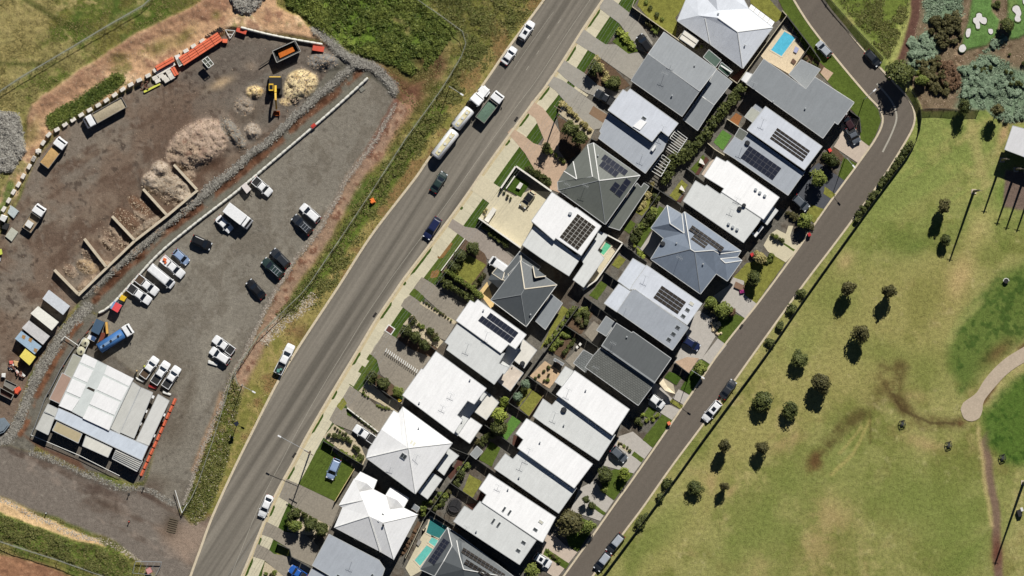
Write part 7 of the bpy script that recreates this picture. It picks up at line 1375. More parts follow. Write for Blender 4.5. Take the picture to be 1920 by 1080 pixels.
SFN = [("cream-capped fence round the top yard beside the gabled house",q(1180,0,80,-60,30,75,540,440,640,520),M_CBC),("fence behind the gabled house's sheds",q(1180,0,540,440,620,330),M_CBC),("fence from the shed corner to the hedge behind the gabled house",q(1180,0,980,770,1215,940),M_CBC),("fence between the pale hip house and the pool of the corner house",q(1380,20,20,810,570,55,520,0),M_CBC),
    ("dark fence along the pool side facing the street lawn",q(1380,20,570,55,832,395,740,530),M_CBD),("low dark fence before the corner house steps",q(1380,20,832,395,950,560),M_CBD),("fence beside the rose driveway",q(1500,200,550,40,668,125,685,290),M_CBD),
    ("fence between the skillion house and the charcoal hip house",q(1030,250,470,60,540,90),M_CBD),("fence behind the charcoal hip house and its neighbour's garden",q(1030,250,1080,545,1250,650,1440,780),M_CBD),("rear fence running down behind the charcoal hip house",q(1030,250,1245,655,960,1080),M_CBD),("rear fence behind the white duplex with the dark slot",q(1240,280,20,480,330,715),M_CBD),("fence beside the small lawn of the white duplex with the dark slot",q(1240,280,280,210,490,375),M_CBD),("fence round the bright turf patch",q(1320,170,40,590,120,660,240,735),M_CBC),("short pale fence at the rust-coloured yard",q(1320,170,258,318,405,415),M_CBC),
    ("fence between white flat house and blue-grey hip house yards",q(960,340,1245,700,1440,860),M_CBD),("fence between the blue-grey hip house and the clear-awning house",q(1080,460,540,0,800,190),M_CBD),("fence between the twin awnings",q(1080,460,320,300,620,510),M_CBD),("rear fence behind the clear-awning house",q(1080,460,90,575,460,850),M_CBD),("fence between planted bed and patio behind the slate duplex",q(1020,570,230,235,610,490),M_CBD),("rear fence behind the slate duplex planted beds",q(1020,570,400,10,0,550),M_CBD),("rear fence behind the sand yard",q(940,660,485,-10,80,560),M_CBD),("fence between sand yard and the stepped duplex lawn",q(940,660,290,265,640,520),M_CBD),("fence behind the plain white house and stepped duplex",q(940,660,-20,500,310,725),M_CBD),("fence at the foot of the dry lawn behind the stepped duplex",q(940,660,475,485,310,725),M_TIM),
    ("rear fence behind the white duplex lawns",q(880,770,160,150,560,440),M_CBD),("fence below the grey square shed",q(880,770,0,490,400,775),M_CBD),("fence between the white hip house deck and its neighbours",q(660,760,1100,470,1320,560,1110,870),M_CBD),("fence above the trampoline yard",q(760,900,500,30,820,245),M_CBD),("fence between the trampoline yard and the deep pool",q(760,900,240,315,650,580),M_CBD),("rear fence from the white hip house to the pool deck",q(760,900,500,30,200,450,0,850),M_CBD),
    ("fence between the front lawn with the car and its uphill neighbour",q(560,700,275,760,735,1040),M_CBD),("cream picket fence along the front lawn with the car",q(470,840,1168,232,945,602),mat("fence_sand",(228,206,150),.7)),("dark fence between the shrub bed and the driveway of the plain white house",q(640,560,700,290,1075,590),M_CBD),("dark fence uphill of the white hip house's planted bed",q(560,700,800,100,1165,350),M_CBD),("fence between the lowest driveways",q(440,900,480,715,620,775,640,860,860,990),M_CBD),("fence between the white skillion house and the dark cream-trimmed house",q(880,460,250,690,640,930),M_CBD),("fence between the skylit duplex and the bottom charcoal house",q(760,900,860,760,1290,1060),M_CBD),("fence beside the pool strip of the bright white dormer house",q(600,870,1160,640,960,1060),M_CBC),("fence before the slate duplex lawn",q(1140,660,750,120,920,245),M_CBD)]
for lb,ln,m_ in SFN: sheet_fence(lb,ln,1.75,m_)
wall("white rendered wall on the uphill side of the walled forecourt",q(860,290,645,130,1045,412),1.9,.3); wall("white rendered street wall of the walled forecourt",q(860,290,640,132,475,375),1.9,.3); wall("white rendered wall on the downhill side of the walled forecourt",q(860,290,225,712,700,1048),1.9,.3); wall("broad white ramp wall inside the walled forecourt",q(860,290,405,605,310,750),1.0,.95)
wall("low white retaining wall between two lower driveways",q(560,700,545,388,895,660),.6,.2); wall("white wall round the plunge pool of the white flat house",q(960,340,1075,605,1245,695,950,1110,805,1215),1.4,.22); wall("thin white kerb wall beside the front garden lawn",q(740,430,788,104,522,465),.5,.15); wall("inner white planter wall of the walled forecourt",q(860,290,632,240,535,380),.7,.2)
# striped divider of upright blades
a0,a1 = q(640,560,505,580)[0],q(640,560,850,815)[0]; o = P(*a0); r = thing("blade_divider","row of upright white blades dividing the double driveway","divider",o)
for i in range(17): t_ = i / 16; MB().bar(P(a0[0] + (a1[0] - a0[0]) * t_ + 1.2,a0[1] + (a1[1] - a0[1]) * t_ - 3.2,.45),P(a0[0] + (a1[0] - a0[0]) * t_ - 1.2,a0[1] + (a1[1] - a0[1]) * t_ + 3.2,.45),.17,.75).build("blade",M_TRIM,r,origin=o)
tag(MB().box((P(731,618).x,P(731,618).y,.09),(1.7,1.6,.08),-.6).build("pit_cover",M_TRIM),"brown square pit cover with white frame in the verge lawn","pit cover"); MB().box((0,0,.14),(1.3,1.2,.04),-.6).build("cover_plate",mat("cover_brown",(104,60,54),.8),bpy.data.objects["pit_cover"]).location = (P(731,618).x,P(731,618).y,0)
# ------------------------------------------------------------------ poles and lamps
def streetlight(label,base,head,hh=7.6,m=None):
    B,Hd = P(*base),P(*head,hh); r = thing("street_light",label,"street light",B); m = m or M_MET; top = Vector((0,0,hh - .5)); hv = Hd - B
    MB().tube((0,0,0),top,.09,.06,n=8).build("pole",m,r); MB().tube(top,Vector((hv.x * .35,hv.y * .35,hh - .1)),.045,n=6).tube(Vector((hv.x * .35,hv.y * .35,hh - .1)),Vector((hv.x,hv.y,hh)),.04,n=6).build("arm",m,r)
    ang = math.atan2(hv.y,hv.x); l_ = MB().box((hv.x,hv.y,hh),(.75,.3,.12),ang).build("lamp_head",paintm("white"),r); MB().box((hv.x,hv.y,hh - .075),(.6,.24,.03),ang).build("lamp_lens",M_HL,l_)
streetlight("street light arching over the verge beside the tanker",(843,164),(866,177)); streetlight("street light on the kerb by the rose driveway",(1584,298),(1601,312)); streetlight("street light at the bend by the corner house lawn",(1620,186),(1640,169)); streetlight("street light on the verge below the parked pickup",(455,721),(476,735)); streetlight("street light by the round verge shrub near the shade sail",(1296,694),(1318,708))
def power_pole(label,base,ang,hh=12.0,lamp=None):
    B = P(*base); r = thing("power_pole",label,"power pole",B); mt = mat("pole_timber",(120,104,88),.9,var=.15,scale=2); MB().tube((0,0,0),(0,0,hh),.17,.11,n=8).build("pole",mt,r); d = Vector((math.cos(ang),math.sin(ang),0))
    for z,L in ((hh - .4,1.15),(hh - 1.6,.95)):
        ca = MB().bar(-d * L + Vector((0,0,z)),d * L + Vector((0,0,z)),.14).build("cross_arm",mt,r)
        for k in (-.9,-.4,.4,.9): MB().tube(d * L * k + Vector((0,0,z + .05)),d * L * k + Vector((0,0,z + .28)),.05,n=6).build("insulator",paintm("offwhite"),ca)
    if lamp: Hd = P(*lamp,8.0) - B; MB().tube((0,0,7.4),Hd,.05,n=6).build("lamp_arm",M_MET,r); MB().box(tuple(Hd),(.75,.3,.12),math.atan2(Hd.y,Hd.x)).build("lamp_head",paintm("white"),r)
    return [B + d * k + Vector((0,0,hh - .1)) for k in (-1.0,-.45,.45,1.0)]
wa = math.radians(-30); w1 = power_pole("timber power pole by the pink driveway with long shadow",(1047,207),wa); w2 = power_pole("timber power pole with a street lamp arm by the footpath",(582,846),wa,lamp=(524,818)); w0 = [v + Vector((27,42,0)) for v in w1]; w3 = [v + Vector((-22,-36,0)) for v in w2]
pl = thing("power_line","four thin overhead wires strung above the footpath","power line",P(800,530)); o = P(800,530)
for i in range(4):
    mb = MB()
    for a,b in ((w0[i],w1[i]),(w1[i],w2[i]),(w2[i],w3[i])):
        for k in range(8):
            t0,t1 = k / 8,(k + 1) / 8; sg = lambda t: Vector((0,0,-4 * t * (1 - t) * 1.2)); mb.bar(a.lerp(b,t0) + sg(t0),a.lerp(b,t1) + sg(t1),.025)
    mb.build("wire",M_TRIMG,pl,origin=o)
r = thing("solar_light_pole","short pole with solar panel and white box on the lower verge","pole",P(445,794)); MB().tube((0,0,0),(0,0,4.0),.08,n=8).build("pole",M_CHAS,r); MB().box((0,.1,4.05),(.9,.7,.06),.4).build("panel",M_PANEL,r); MB().box((0,0,3.4),(.5,.8,.5),.2).build("equipment_box",paintm("white"),r)
def net_pole(label,x,y,hh,net=None):
    r = thing("net_pole",label,"pole",P(x,y)); m_ = mat("net_pole_steel",(104,96,88),.7,var=.08); MB().tube((0,0,0),(0,0,hh),.30,.16,n=10).build("pole",m_,r); MB().box((0,0,.1),(1.0,1.0,.2)).build("footing",mat("bay_concrete",(196,184,162)),r); MB().bar((-.6,.1,hh - .3),(.6,-.1,hh - .3),.1).build("cross_arm",m_,r)
net_pole("tall free-standing net pole with a long shadow in the park",1826,359,14.5); net_pole("tall net pole by the range building, outermost",1879,300,11.0); net_pole("tall net pole by the range building, second",1905,318,11.5); net_pole("tall net pole by the range building, third",1924,322,12.0); net_pole("tall net pole by the range building, last one in view",1944,326,12.0); net_pole("tall light pole at the park's east edge near the brown track",1919,905,17.0)
r = thing("light_tower","small floodlight unit on the ground beside the tall pole","floodlight",P(1911,962)); MB().box((0,0,.5),(.8,1.4,1.0),.3).build("housing",M_BLK,r); MB().box((.5,.8,.6),(.5,.8,.4),.3).build("lamp",paintm("offwhite"),r)
for (x,y),lb in (((1692,793),"black square target frame below the scorched curve"),((1779,833),"black square target frame left of the brown track"),((1880,857),"black square target frame on the dark green fairway")):
    lb = lb.replace("left of","beside"); r = thing("practice_target",lb,"target",P(x,y),.3); [MB().bar((a * .5,b * .5,.9),(c * .5,d * .5,.9),.12).build("frame_bar",M_BLK,r) for a,b,c,d in ((-1,-1,1,-1),(1,-1,1,1),(1,1,-1,1),(-1,1,-1,-1))]; [MB().bar((a * .5,b * .5,0),(a * .5,b * .5,.9),.1).build("leg",M_BLK,r) for a,b in ((-1,-1),(1,-1),(1,1),(-1,1))]; MB().box((0,0,.7),(.6,.8,.05)).build("basket",mat("basket_grey",(70,72,70),.8),r)
r = thing("target_hoop","white-rimmed dark hoop at the edge of the upper fairway","target",P(1886,527)); mb = MB(); [mb.bar((math.cos(t) * .6,math.sin(t) * .6,.8),(math.cos(t + .8) * .6,math.sin(t + .8) * .6,.8),.12) for t in (0,.8,1.6,2.4)]; mb.build("rim",M_WF,r); MB().tube((0,0,0),(0,0,.75),.5,.5,n=10).build("drum",M_BLK,r)
for (x,y),lb in (((703,590),"black kerb drain opening by the brown pit cover lawn"),((552,853),"black kerb drain opening by the lamp-bearing power pole"),((968,223),"black kerb drain opening by the pink driveway"),((1390,612),"black kerb drain opening on the side street by the boulders")):
    p_ = P(x,y); r = thing("drain_grate",lb,"drain",p_,math.radians(55)); MB().box((0,0,.03),(1.0,.45,.2)).build("grate_frame",M_CHAS,r)
    for k in range(5): MB().box((-.4 + .2 * k,0,.14),(.06,.4,.03)).build("grate_bar",M_BLK,r)
# ------------------------------------------------------------------ small garden things
c_ = q(760,900,560,282)[0]; r = thing("trampoline","round black trampoline with safety net in the rear yard","trampoline",P(*c_)); MB().tube((0,0,.82),(0,0,.85),1.25,n=24).build("mat",M_BLK,r); mb = MB(); [mb.bar((math.cos(t) * 1.4,math.sin(t) * 1.4,.88),(math.cos(t + .2618) * 1.4,math.sin(t + .2618) * 1.4,.88),.2,.06) for t in [i * .2618 for i in range(24)]]; mb.build("pad",mat("trampoline_pad",(70,66,70),.7),r); mb = MB(); [mb.bar((math.cos(t) * 1.38,math.sin(t) * 1.38,2.5),(math.cos(t + .2618) * 1.38,math.sin(t + .2618) * 1.38,2.5),.06) for t in [i * .2618 for i in range(24)]]; mb.build("net_ring",M_CHAS,r); [MB().tube((math.cos(t) * 1.4,math.sin(t) * 1.4,0),(math.cos(t) * 1.38,math.sin(t) * 1.38,2.5),.03,n=5).build("pole",M_MET,r) for t in [i * 1.047 for i in range(6)]]
def wheelie(label,x,y,lid,body=(52,74,60)):
    r = thing("wheelie_bin",label,"bin",P(x,y),.5); MB().box((0,0,.5),(.55,.6,.95),taper=1.1).build("bin_body",mat("bin_body_green",body,.6),r); MB().box((0,0,1.02),(.64,.72,.1)).build("lid",mat("bin_lid_%d_%d" % lid[:2],lid,.5),r); [MB().tube((s_ * .3,.3,.1),(s_ * .24,.3,.1),.1,n=8).build("wheel",M_TYRE,r) for s_ in (-1,1)]
wheelie("bin with bright green lid behind the white hip house's bed",*q(560,700,1150,268)[0],(110,190,110)); wheelie("bin with yellow lid next to the green-lidded bin",*q(560,700,1135,300)[0],(240,206,60)); wheelie("red-lidded bin at the corner of the rose driveway",*q(1500,200,335,490)[0],(226,80,70)); wheelie("red-lidded bin under the blue-grey house's corner",*q(1340,420,420,345)[0],(206,60,60)); wheelie("red-lidded bin at the kerb below the round tree",*q(1340,420,1062,118)[0],(190,50,56)); wheelie("orange bin on the lawn edge by the side street",*q(1140,660,685,800)[0],(236,130,90))
def table(label,pts,col=(238,234,226),hh=.75,nm="garden_table",cat="table"):
    r,o = yardthing(nm,label,cat,pts); r.location.z = 0; m_ = mat("table_%d_%d" % col[:2],col,.6); boxpoly("table_top",pts,hh - .05,hh,m_,r,o); [MB().bar(P(*p_,0),P(*p_,hh - .05),.07).build("leg",m_,r,origin=(o.x,o.y,0)) for p_ in shrink(pts,.85)]
table("white garden table on the small lawn of the walled forecourt",q(860,290,690,308,725,330,690,390,645,372)); table("white box table behind the slotted duplex's upper half",q(1240,280,440,100,465,125,490,180,420,150)); table("white box table behind the slotted duplex's lower half",q(1240,280,225,405,250,440,265,480,200,445)); table("white square table behind the slate duplex",q(1020,570,405,430,425,450,405,475,388,455)); table("second white square table behind the slate duplex",q(1020,570,372,465,390,485,372,505,355,485)); table("pale slab bench in the shade of the bottom pool deck",q(760,900,150,665,185,690,150,745,125,720),(150,146,140),.4,"sun_lounger","lounger"); table("brown sun lounger on the corner house pool deck",q(1380,20,640,535,680,570,655,605,615,575),(110,84,70),.35,"sun_lounger","lounger"); table("blue and white towel-covered lounger by the bright blue pool",q(1380,20,665,400,710,425,680,480,645,460),(176,180,214),.4,"sun_lounger","lounger"); table("pink and brown outdoor play bench on the pale driveway",q(1340,420,235,645,345,700,330,760,215,710),(140,112,92),.5,"garden_bench","bench")
tag(MB().box((P(*q(1340,420,305,762)[0]).x,P(*q(1340,420,305,762)[0]).y,.35),(1.1,.7,.5),.2,taper=.7).box((P(*q(1340,420,312,750)[0]).x,P(*q(1340,420,312,750)[0]).y,.65),(.5,.4,.2),.2).build("toy_car",mat("toy_magenta",(176,60,130),.5)),"magenta toy by the play bench on the pale driveway","toy")
pts = q(1140,660,610,285,735,365,757,470,700,455,640,432,578,355); r,o = yardthing("shade_sail","cream shade sail stretched in front of the slate duplex","shade sail",pts); r.location.z = 0; c2 = cen(pts); v = [P(*p_,2.4 + .35 * (i % 2)) for i,p_ in enumerate(pts)] + [P(*c2,2.25)]; v = [x - Vector((o.x,o.y,0)) for x in v]; s_ = obj("sail",v + [x - Vector((0,0,.03)) for x in v],[(i,(i + 1) % 6,6) for i in range(6)] + [((i + 1) % 6 + 7,i + 7,13) for i in range(6)],mat("sail_cream",(240,226,196),.9),r); [MB().bar(P(*pts[i],0),P(*pts[i],2.4),.09).build("post",M_MET,r,origin=(o.x,o.y,0)) for i in (0,2,5)]
rk = q(1260,540,490,410); ro = P(*rk[0]); r = thing("rock_border","pile of cream boulders edging the pale driveway","rocks",ro)
ICO = [(0,0,1),(.9,0,.2),(.28,.85,.2),(-.72,.53,.2),(-.72,-.53,.2),(.28,-.85,.2),(0,0,-.6)]; ICF = [(0,1,2),(0,2,3),(0,3,4),(0,4,5),(0,5,1),(6,2,1),(6,3,2),(6,4,3),(6,5,4),(6,1,5)]
for i in range(22):
    t_ = random.random(); x,y = q(1260,540,490 + (500 - 480) * t_ + random.uniform(-50,45),380 + 150 * t_ + random.uniform(-20,20))[0]; s_ = random.uniform(.28,.5); obj("boulder",[(P(x,y).x - ro.x + a * s_,P(x,y).y - ro.y + b * s_,max(0,c * s_ + .1)) for a,b,c in ICO],ICF,mat("boulder_cream",(226,208,172),.9,var=.15,scale=2),r)
# ------------------------------------------------------------------ vegetation
def leafmat(name,col,col2):
    if name in MATS: return MATS[name]
    m = bpy.data.materials.new(name); m.use_nodes = True; nt = m.node_tree; b = nt.nodes["Principled BSDF"]; b.inputs["Roughness"].default_value = .6; b.inputs["Specular IOR Level"].default_value = .25
    at = nt.nodes.new("ShaderNodeAttribute"); at.attribute_name = "leaf"; oi = nt.nodes.new("ShaderNodeObjectInfo"); ad = nt.nodes.new("ShaderNodeMath"); ad.operation = 'MULTIPLY_ADD'; ad.inputs[1].default_value = .3; nt.links.new(oi.outputs["Random"],ad.inputs[0]); nt.links.new(at.outputs["Fac"],ad.inputs[2])
    cr = nt.nodes.new("ShaderNodeValToRGB"); cr.color_ramp.elements[0].position = .1; cr.color_ramp.elements[1].position = 1.0; cr.color_ramp.elements[0].color = alb(col); cr.color_ramp.elements[1].color = alb(col2); nt.links.new(ad.outputs[0],cr.inputs[0]); nt.links.new(cr.outputs[0],b.inputs["Base Color"])
    MATS[name] = m; return m
LF = {"rough": leafmat("leaf_rough",(96,104,52),(140,138,80)),"hay": leafmat("leaf_hay",(120,116,64),(164,150,100)),"dark": leafmat("leaf_dark",(58,68,36),(106,112,60)),"olive": leafmat("leaf_olive",(70,70,42),(116,110,70)),"green": leafmat("leaf_green",(82,100,42),(146,154,76)),"lime": leafmat("leaf_lime",(110,130,50),(176,184,86)),"sage": leafmat("leaf_sage",(108,132,104),(160,178,150)),"rust": leafmat("leaf_rust",(98,76,58),(146,116,90)),"straw": leafmat("leaf_straw",(148,140,80),(206,190,136))}
def quadmesh(name,cen_,ax,ay,val,m):
    n = len(cen_); v = np.stack([cen_ - ax - ay,cen_ + ax - ay,cen_ + ax + ay,cen_ - ax + ay],1).reshape(-1,3).astype(np.float32); me = bpy.data.meshes.new(name)
    me.vertices.add(n * 4); me.vertices.foreach_set("co",v.ravel()); me.loops.add(n * 4); me.loops.foreach_set("vertex_index",np.arange(n * 4,dtype=np.int32)); me.polygons.add(n); me.polygons.foreach_set("loop_start",np.arange(0,n * 4,4,dtype=np.int32)); me.polygons.foreach_set("loop_total",np.full(n,4,np.int32)); me.update()
    a = me.attributes.new("leaf",'FLOAT','POINT'); a.data.foreach_set("value",np.repeat(val,4).astype(np.float32)); me.materials.append(m); return me
def crown_mesh(seed,n,lobes,leaf,m,flat=1.0):
    """unit crown: radius about 1, height 0..2*flat, made of leaf clumps with gaps"""
    g = np.random.default_rng(seed); L = g.normal(size=(lobes,3)); L /= np.linalg.norm(L,axis=1)[:,None]; L *= g.uniform(.25,.68,(lobes,1)); rad = g.uniform(.26,.5,lobes); k = g.integers(0,lobes,n); d = g.normal(size=(n,3)); d /= np.linalg.norm(d,axis=1)[:,None]; rr = g.uniform(.55,1.05,n) ** .7
    c = L[k] + d * (rad[k] * rr)[:,None]; out = c / (np.linalg.norm(c,axis=1)[:,None] + 1e-6); nn = out * .6 + d * .6 + g.normal(size=(n,3)) * .55 + np.array([0,0,.35]); nn /= np.linalg.norm(nn,axis=1)[:,None]
    t1 = np.cross(nn,g.normal(size=(n,3))); t1 /= np.linalg.norm(t1,axis=1)[:,None]; t2 = np.cross(nn,t1); s_ = leaf * g.uniform(.6,1.3,n); c[:,2] = (c[:,2] + 1) * flat; val = g.uniform(0,.55,n) + .25 * g.random(lobes)[k]
    return quadmesh("crown",c,t1 * s_[:,None],t2 * (s_ * .6)[:,None],val,m)
CR = {}
def crown(kind,tone,i):
    key = (kind,tone,i)
    if key not in CR: n,lb,lf,fl = {"tree": (2600,26,.075,1.0),"shrub": (620,11,.12,.8),"ball": (700,40,.10,.9),"tuft": (150,5,.22,.7)}[kind]; CR[key] = crown_mesh(11 * i + len(tone) * 101 + {"tree": 1,"shrub": 2,"ball": 3,"tuft": 4}[kind] * 1000,n,lb,lf,LF[tone],fl)
    return CR[key]
trunk_ = MB().tube((0,0,0),(.05,.02,.55),.09,.06,n=7).tube((.05,.02,.5),(.25,.1,1.0),.05,.025,n=5).tube((.05,.02,.5),(-.2,.15,1.0),.045,.02,n=5).tube((.04,.02,.45),(.02,-.25,.95),.04,.02,n=5).build("x",mat("bark",(110,96,80),.95,var=.2,scale=3)); TRUNK = trunk_.data; bpy.data.objects.remove(trunk_)
NT = 0
def tree(label,x,y,rpx,htop,tone="dark",grp=None,base=None,nm="tree",sq=1.0,kind="tree"):
    """crown radius rpx map units, top at htop metres, crown bottom at base metres"""
    global NT; NT += 1; R_ = rpx * S; base = htop * .3 if base is None else base; p_ = P(x,y); g = hz(x,y); r = thing(nm,label,"tree",(p_.x,p_.y,max(0,g)),random.uniform(0,6.28),grp)
    inst(TRUNK,"trunk",r,(0,0,0),0,(max(.8,R_ * .9),max(.8,R_ * .9),base + (htop - base) * .55)); inst(crown(kind,tone,NT % 3),"crown",r,(0,0,base),0,(R_ * random.uniform(1.1,1.35),R_ * random.uniform(1.0,1.3) * sq,(htop - base) / 2)); return r
def shrub(label,x,y,rpx,hh,tone="dark",grp=None,kind="shrub",nm="shrub",part=None):
    global NT; NT += 1; p_ = P(x,y); g = max(0,hz(x,y)); R_ = rpx * S; fl = {"shrub": .8,"ball": .9,"tuft": .7}[kind]
    if part: return inst(crown(kind,tone,NT % 3),"bush",part[0],(p_.x - part[1].x,p_.y - part[1].y,g - .05 * hh),random.uniform(0,6.28),(R_ * 1.15,R_ * 1.15,hh / (2 * fl)))
    r = thing(nm,label,"shrub",(p_.x,p_.y,g),random.uniform(0,6.28),grp)
    inst(TRUNK,"stem",r,(0,0,0),0,(R_ * .8,R_ * .8,hh * .7)); inst(crown(kind,tone,NT % 3),"foliage",r,(0,0,-.05 * hh),0,(R_ * 1.15,R_ * 1.15,hh / (2 * fl))); return r
# park trees
for lb,x,y,rp,ht,bs,tn in (("tall grey-green tree north-west of the free-standing net pole",1766,387,12,6.8,.9,"olive"),("small green tree beside the long net pole shadow",1772,450,10,3.6,.5,"dark"),("slender tree nearest the park fence, upper pair",1590,542,12,6.4,.9,"olive"),("slender tree farther from the park fence, upper pair",1664,545,13,6.6,.8,"olive"),("tree with long shadow below the upper pair",1612,626,13,6.6,.9,"olive"),("broad dark tree in the middle of the park",1536,720,16,6.0,.7,"olive"),("round green tree closest to the street fence in mid park",1499,672,14,3.6,.6,"dark"),("largest round green tree beside its black shadow",1430,752,17,4.4,.6,"dark"),("small round green tree next to the largest one",1480,769,13,3.6,.6,"dark"),("thin tree with double-lobed shadow low in the park",1358,834,10.5,6.2,.9,"olive"),("thin leaning tree right of the double-lobed shadow",1428,838,10,5.0,.7,"olive"),("low bushy tree by the street end of the park",1303,915,12,3.2,.4,"dark"),("smallest thin tree next to the low bushy one",1357,910,8,4.6,.6,"olive")):
    tree(lb.replace("right of","beside"),x,y,rp * 1.12,ht,tn,None,bs)
tree("big dark tree overhanging the bend of the side street",1684,138,25,7.5,"dark",None,1.5); tree("dark tree at the hedge line of the park top",1806,200,13,6.0,"dark",None,1.5); tree("dark tree beside the range building's planting",1868,208,12,6.5,"olive",None,2.0); tree("round tree beside the second putting green",1887,48,13,4.0,"dark",None,.6); tree("tree by the path fork at the bank foot",1728,152,11,3.6,"green",None,.6); tree("dark bush-tree under the big street tree",1710,138,9,3.0,"dark",None,.4)
# street and garden trees
for lb,x,y,rp,ht,bs,tn in (("spreading tree before the skylit duplex",*q(960,900,660,480)[0],22,5.5,1.0,"olive"),("round green verge tree by the side street below the duplexes",*q(960,900,850,530)[0],14,5.0,.8,"green"),("green tree beside the lowest white wagon",*q(960,900,230,1010)[0],15,4.0,.6,"green"),("dark tree before the plain white duplex front",*q(1060,800,440,540)[0],14,4.6,.8,"dark"),("lime verge tree with round black shadow",*q(1060,800,655,530)[0],11,3.6,.6,"lime"),("round clipped tree on the paving, upper",*q(1060,800,235,815)[0],8,3.0,1.2,"dark"),("round clipped tree at the paving edge, lower",*q(1060,800,297,885)[0],7.5,2.2,.3,"dark"),("dark shrub tree at the corner of the paved front",*q(960,900,1035,100)[0],7,2.4,.3,"green"),("verge tree in front of the slate duplex",*q(1140,660,1030,190)[0],13,4.2,.6,"green"),
    ("tree by the play bench on the blue-grey house lawn",*q(1340,420,440,610)[0],14,4.6,.8,"dark"),("pale spiky tree on the blue-grey house lawn",*q(1340,420,510,370)[0],12,3.4,.4,"straw"),("leafy tree over the dark driveway corner",*q(1420,290,540,740)[0],15,4.6,.8,"green"),("green tree shading the dark driveway",*q(1420,290,680,270)[0],14,6.0,1.4,"green"),("tree by the white-lidded post before the pale upper roof",*q(1420,290,830,60)[0],12,4.5,.8,"dark"),("olive tree between the clear-awning house front and lawn",*q(1260,540,560,240)[0],15,4.4,.6,"green"),("dark red shrub tree beside the olive tree",*q(1260,540,660,270)[0],9,2.6,.3,"rust"),("tree next to the pale apron's rock border",*q(1260,540,420,160)[0],12,3.6,.4,"green"),
    ("large lime tree in the yard behind the white duplexes",*q(880,770,330,60)[0],16,5.0,.6,"lime"),("dark companion of the large lime tree",*q(880,770,330,190)[0],15,4.4,.6,"dark"),("bright lime tree by the awning fence",*q(740,650,1230,620)[0],9,3.6,.4,"lime"),("round grey-green tree in the dry-lawn yard, upper",*q(940,660,270,365)[0],9,2.6,.3,"sage"),("round grey-green tree in the dry-lawn yard, lower",*q(940,660,180,500)[0],9,2.6,.3,"sage"),("dark tree in the dry-lawn yard corner",*q(940,660,250,420)[0],7,2.4,.3,"dark"),
    ("big dark tree before the charcoal hip house",*q(940,140,780,610)[0],17,7.0,1.5,"dark"),("second dark tree before the charcoal hip house",*q(940,140,880,720)[0],14,6.0,1.5,"dark"),("dark cypress at the pole shadow end",*q(940,140,500,830)[0],9,4.0,.5,"dark"),("dense round bush tree on the gabled house verge",*q(1000,0,690,780)[0],14,4.0,.5,"dark"),("dark tree by the wall of the driveway below the gabled house",*q(1000,0,900,930)[0],13,3.6,.5,"dark"),("tree in the lowest western planted bed",*q(440,900,680,500)[0],14,4.0,.6,"green"),("dark tree in the lowest western planted bed",*q(440,900,860,490)[0],15,4.6,.8,"dark"),("dark conical tree at the end of the lowest bed",*q(440,900,980,560)[0],12,4.6,.8,"dark"),("dark tree at the start of the lowest bed",*q(440,900,660,390)[0],11,4.0,.6,"dark"),
    ("leafy tree behind the tall hedge of the front garden",*q(740,430,880,220)[0],12,3.0,.4,"dark"),("bushy tree at the front garden wall",*q(740,430,740,300)[0],13,2.8,.3,"dark"),("dark bush at the hedge end of the front garden",*q(740,430,660,420)[0],12,2.8,.3,"dark"),("dark tree row member by the plain white house's driveway",*q(640,560,730,370)[0],12,4.2,.5,"dark"),("second dark tree by the plain white house's driveway",*q(640,560,840,430)[0],11,4.0,.5,"dark"),("third dark tree by the plain white house's driveway",*q(640,560,940,520)[0],11,3.4,.5,"dark"),("dark shrub tree beside the bins",*q(560,700,1120,200)[0],12,2.8,.4,"green"),("dark tree in the middle of the striped driveway bed",*q(560,700,950,110)[0],13,3.0,.4,"dark"),("dark tree at the start of the striped driveway bed",*q(560,700,820,40)[0],11,2.8,.4,"dark")):
    tree(lb,x,y,rp,ht,tn,None,bs)
SOLID = {'tall hedge behind the pergola house': 'tall dark hedge running behind the gabled and pergola houses','lower hedge behind the pergola house': 'wide dark hedge beside the smaller pergola','tall clipped front hedge': 'tall clipped green hedge along the square front lawn','dark bushes below the front hedge': 'dark loose hedge in the shade of the tall clipped hedge','low hedge by the narrow grass strip': 'low hedge along the narrow dry grass strip behind the dark cream-trimmed house','bushes of the lowest bed': 'dark hedge along the lowest western planted bed','low hedge on the pink driveway': 'low green hedge edging the pink driveway','bushes along the forecourt wall': 'dark hedge outside the uphill forecourt wall','bushes below the forecourt wall': 'shaded hedge outside the downhill forecourt wall','grassy plants between the upper driveways': 'tall grassy planting between the two upper driveways','low hedge before the stepped duplex': 'low yellow-green hedge before the stepped duplex','low shrubs along the car lawn fence': 'low green hedge along the fence of the lawn with the car','shrubs uphill of the car lawn': 'leafy hedge in the pebble bed uphill of the car lawn','shrubs along the low white wall': 'small dark hedge along the low white retaining wall','bushes of the upper hedge': 'x'}
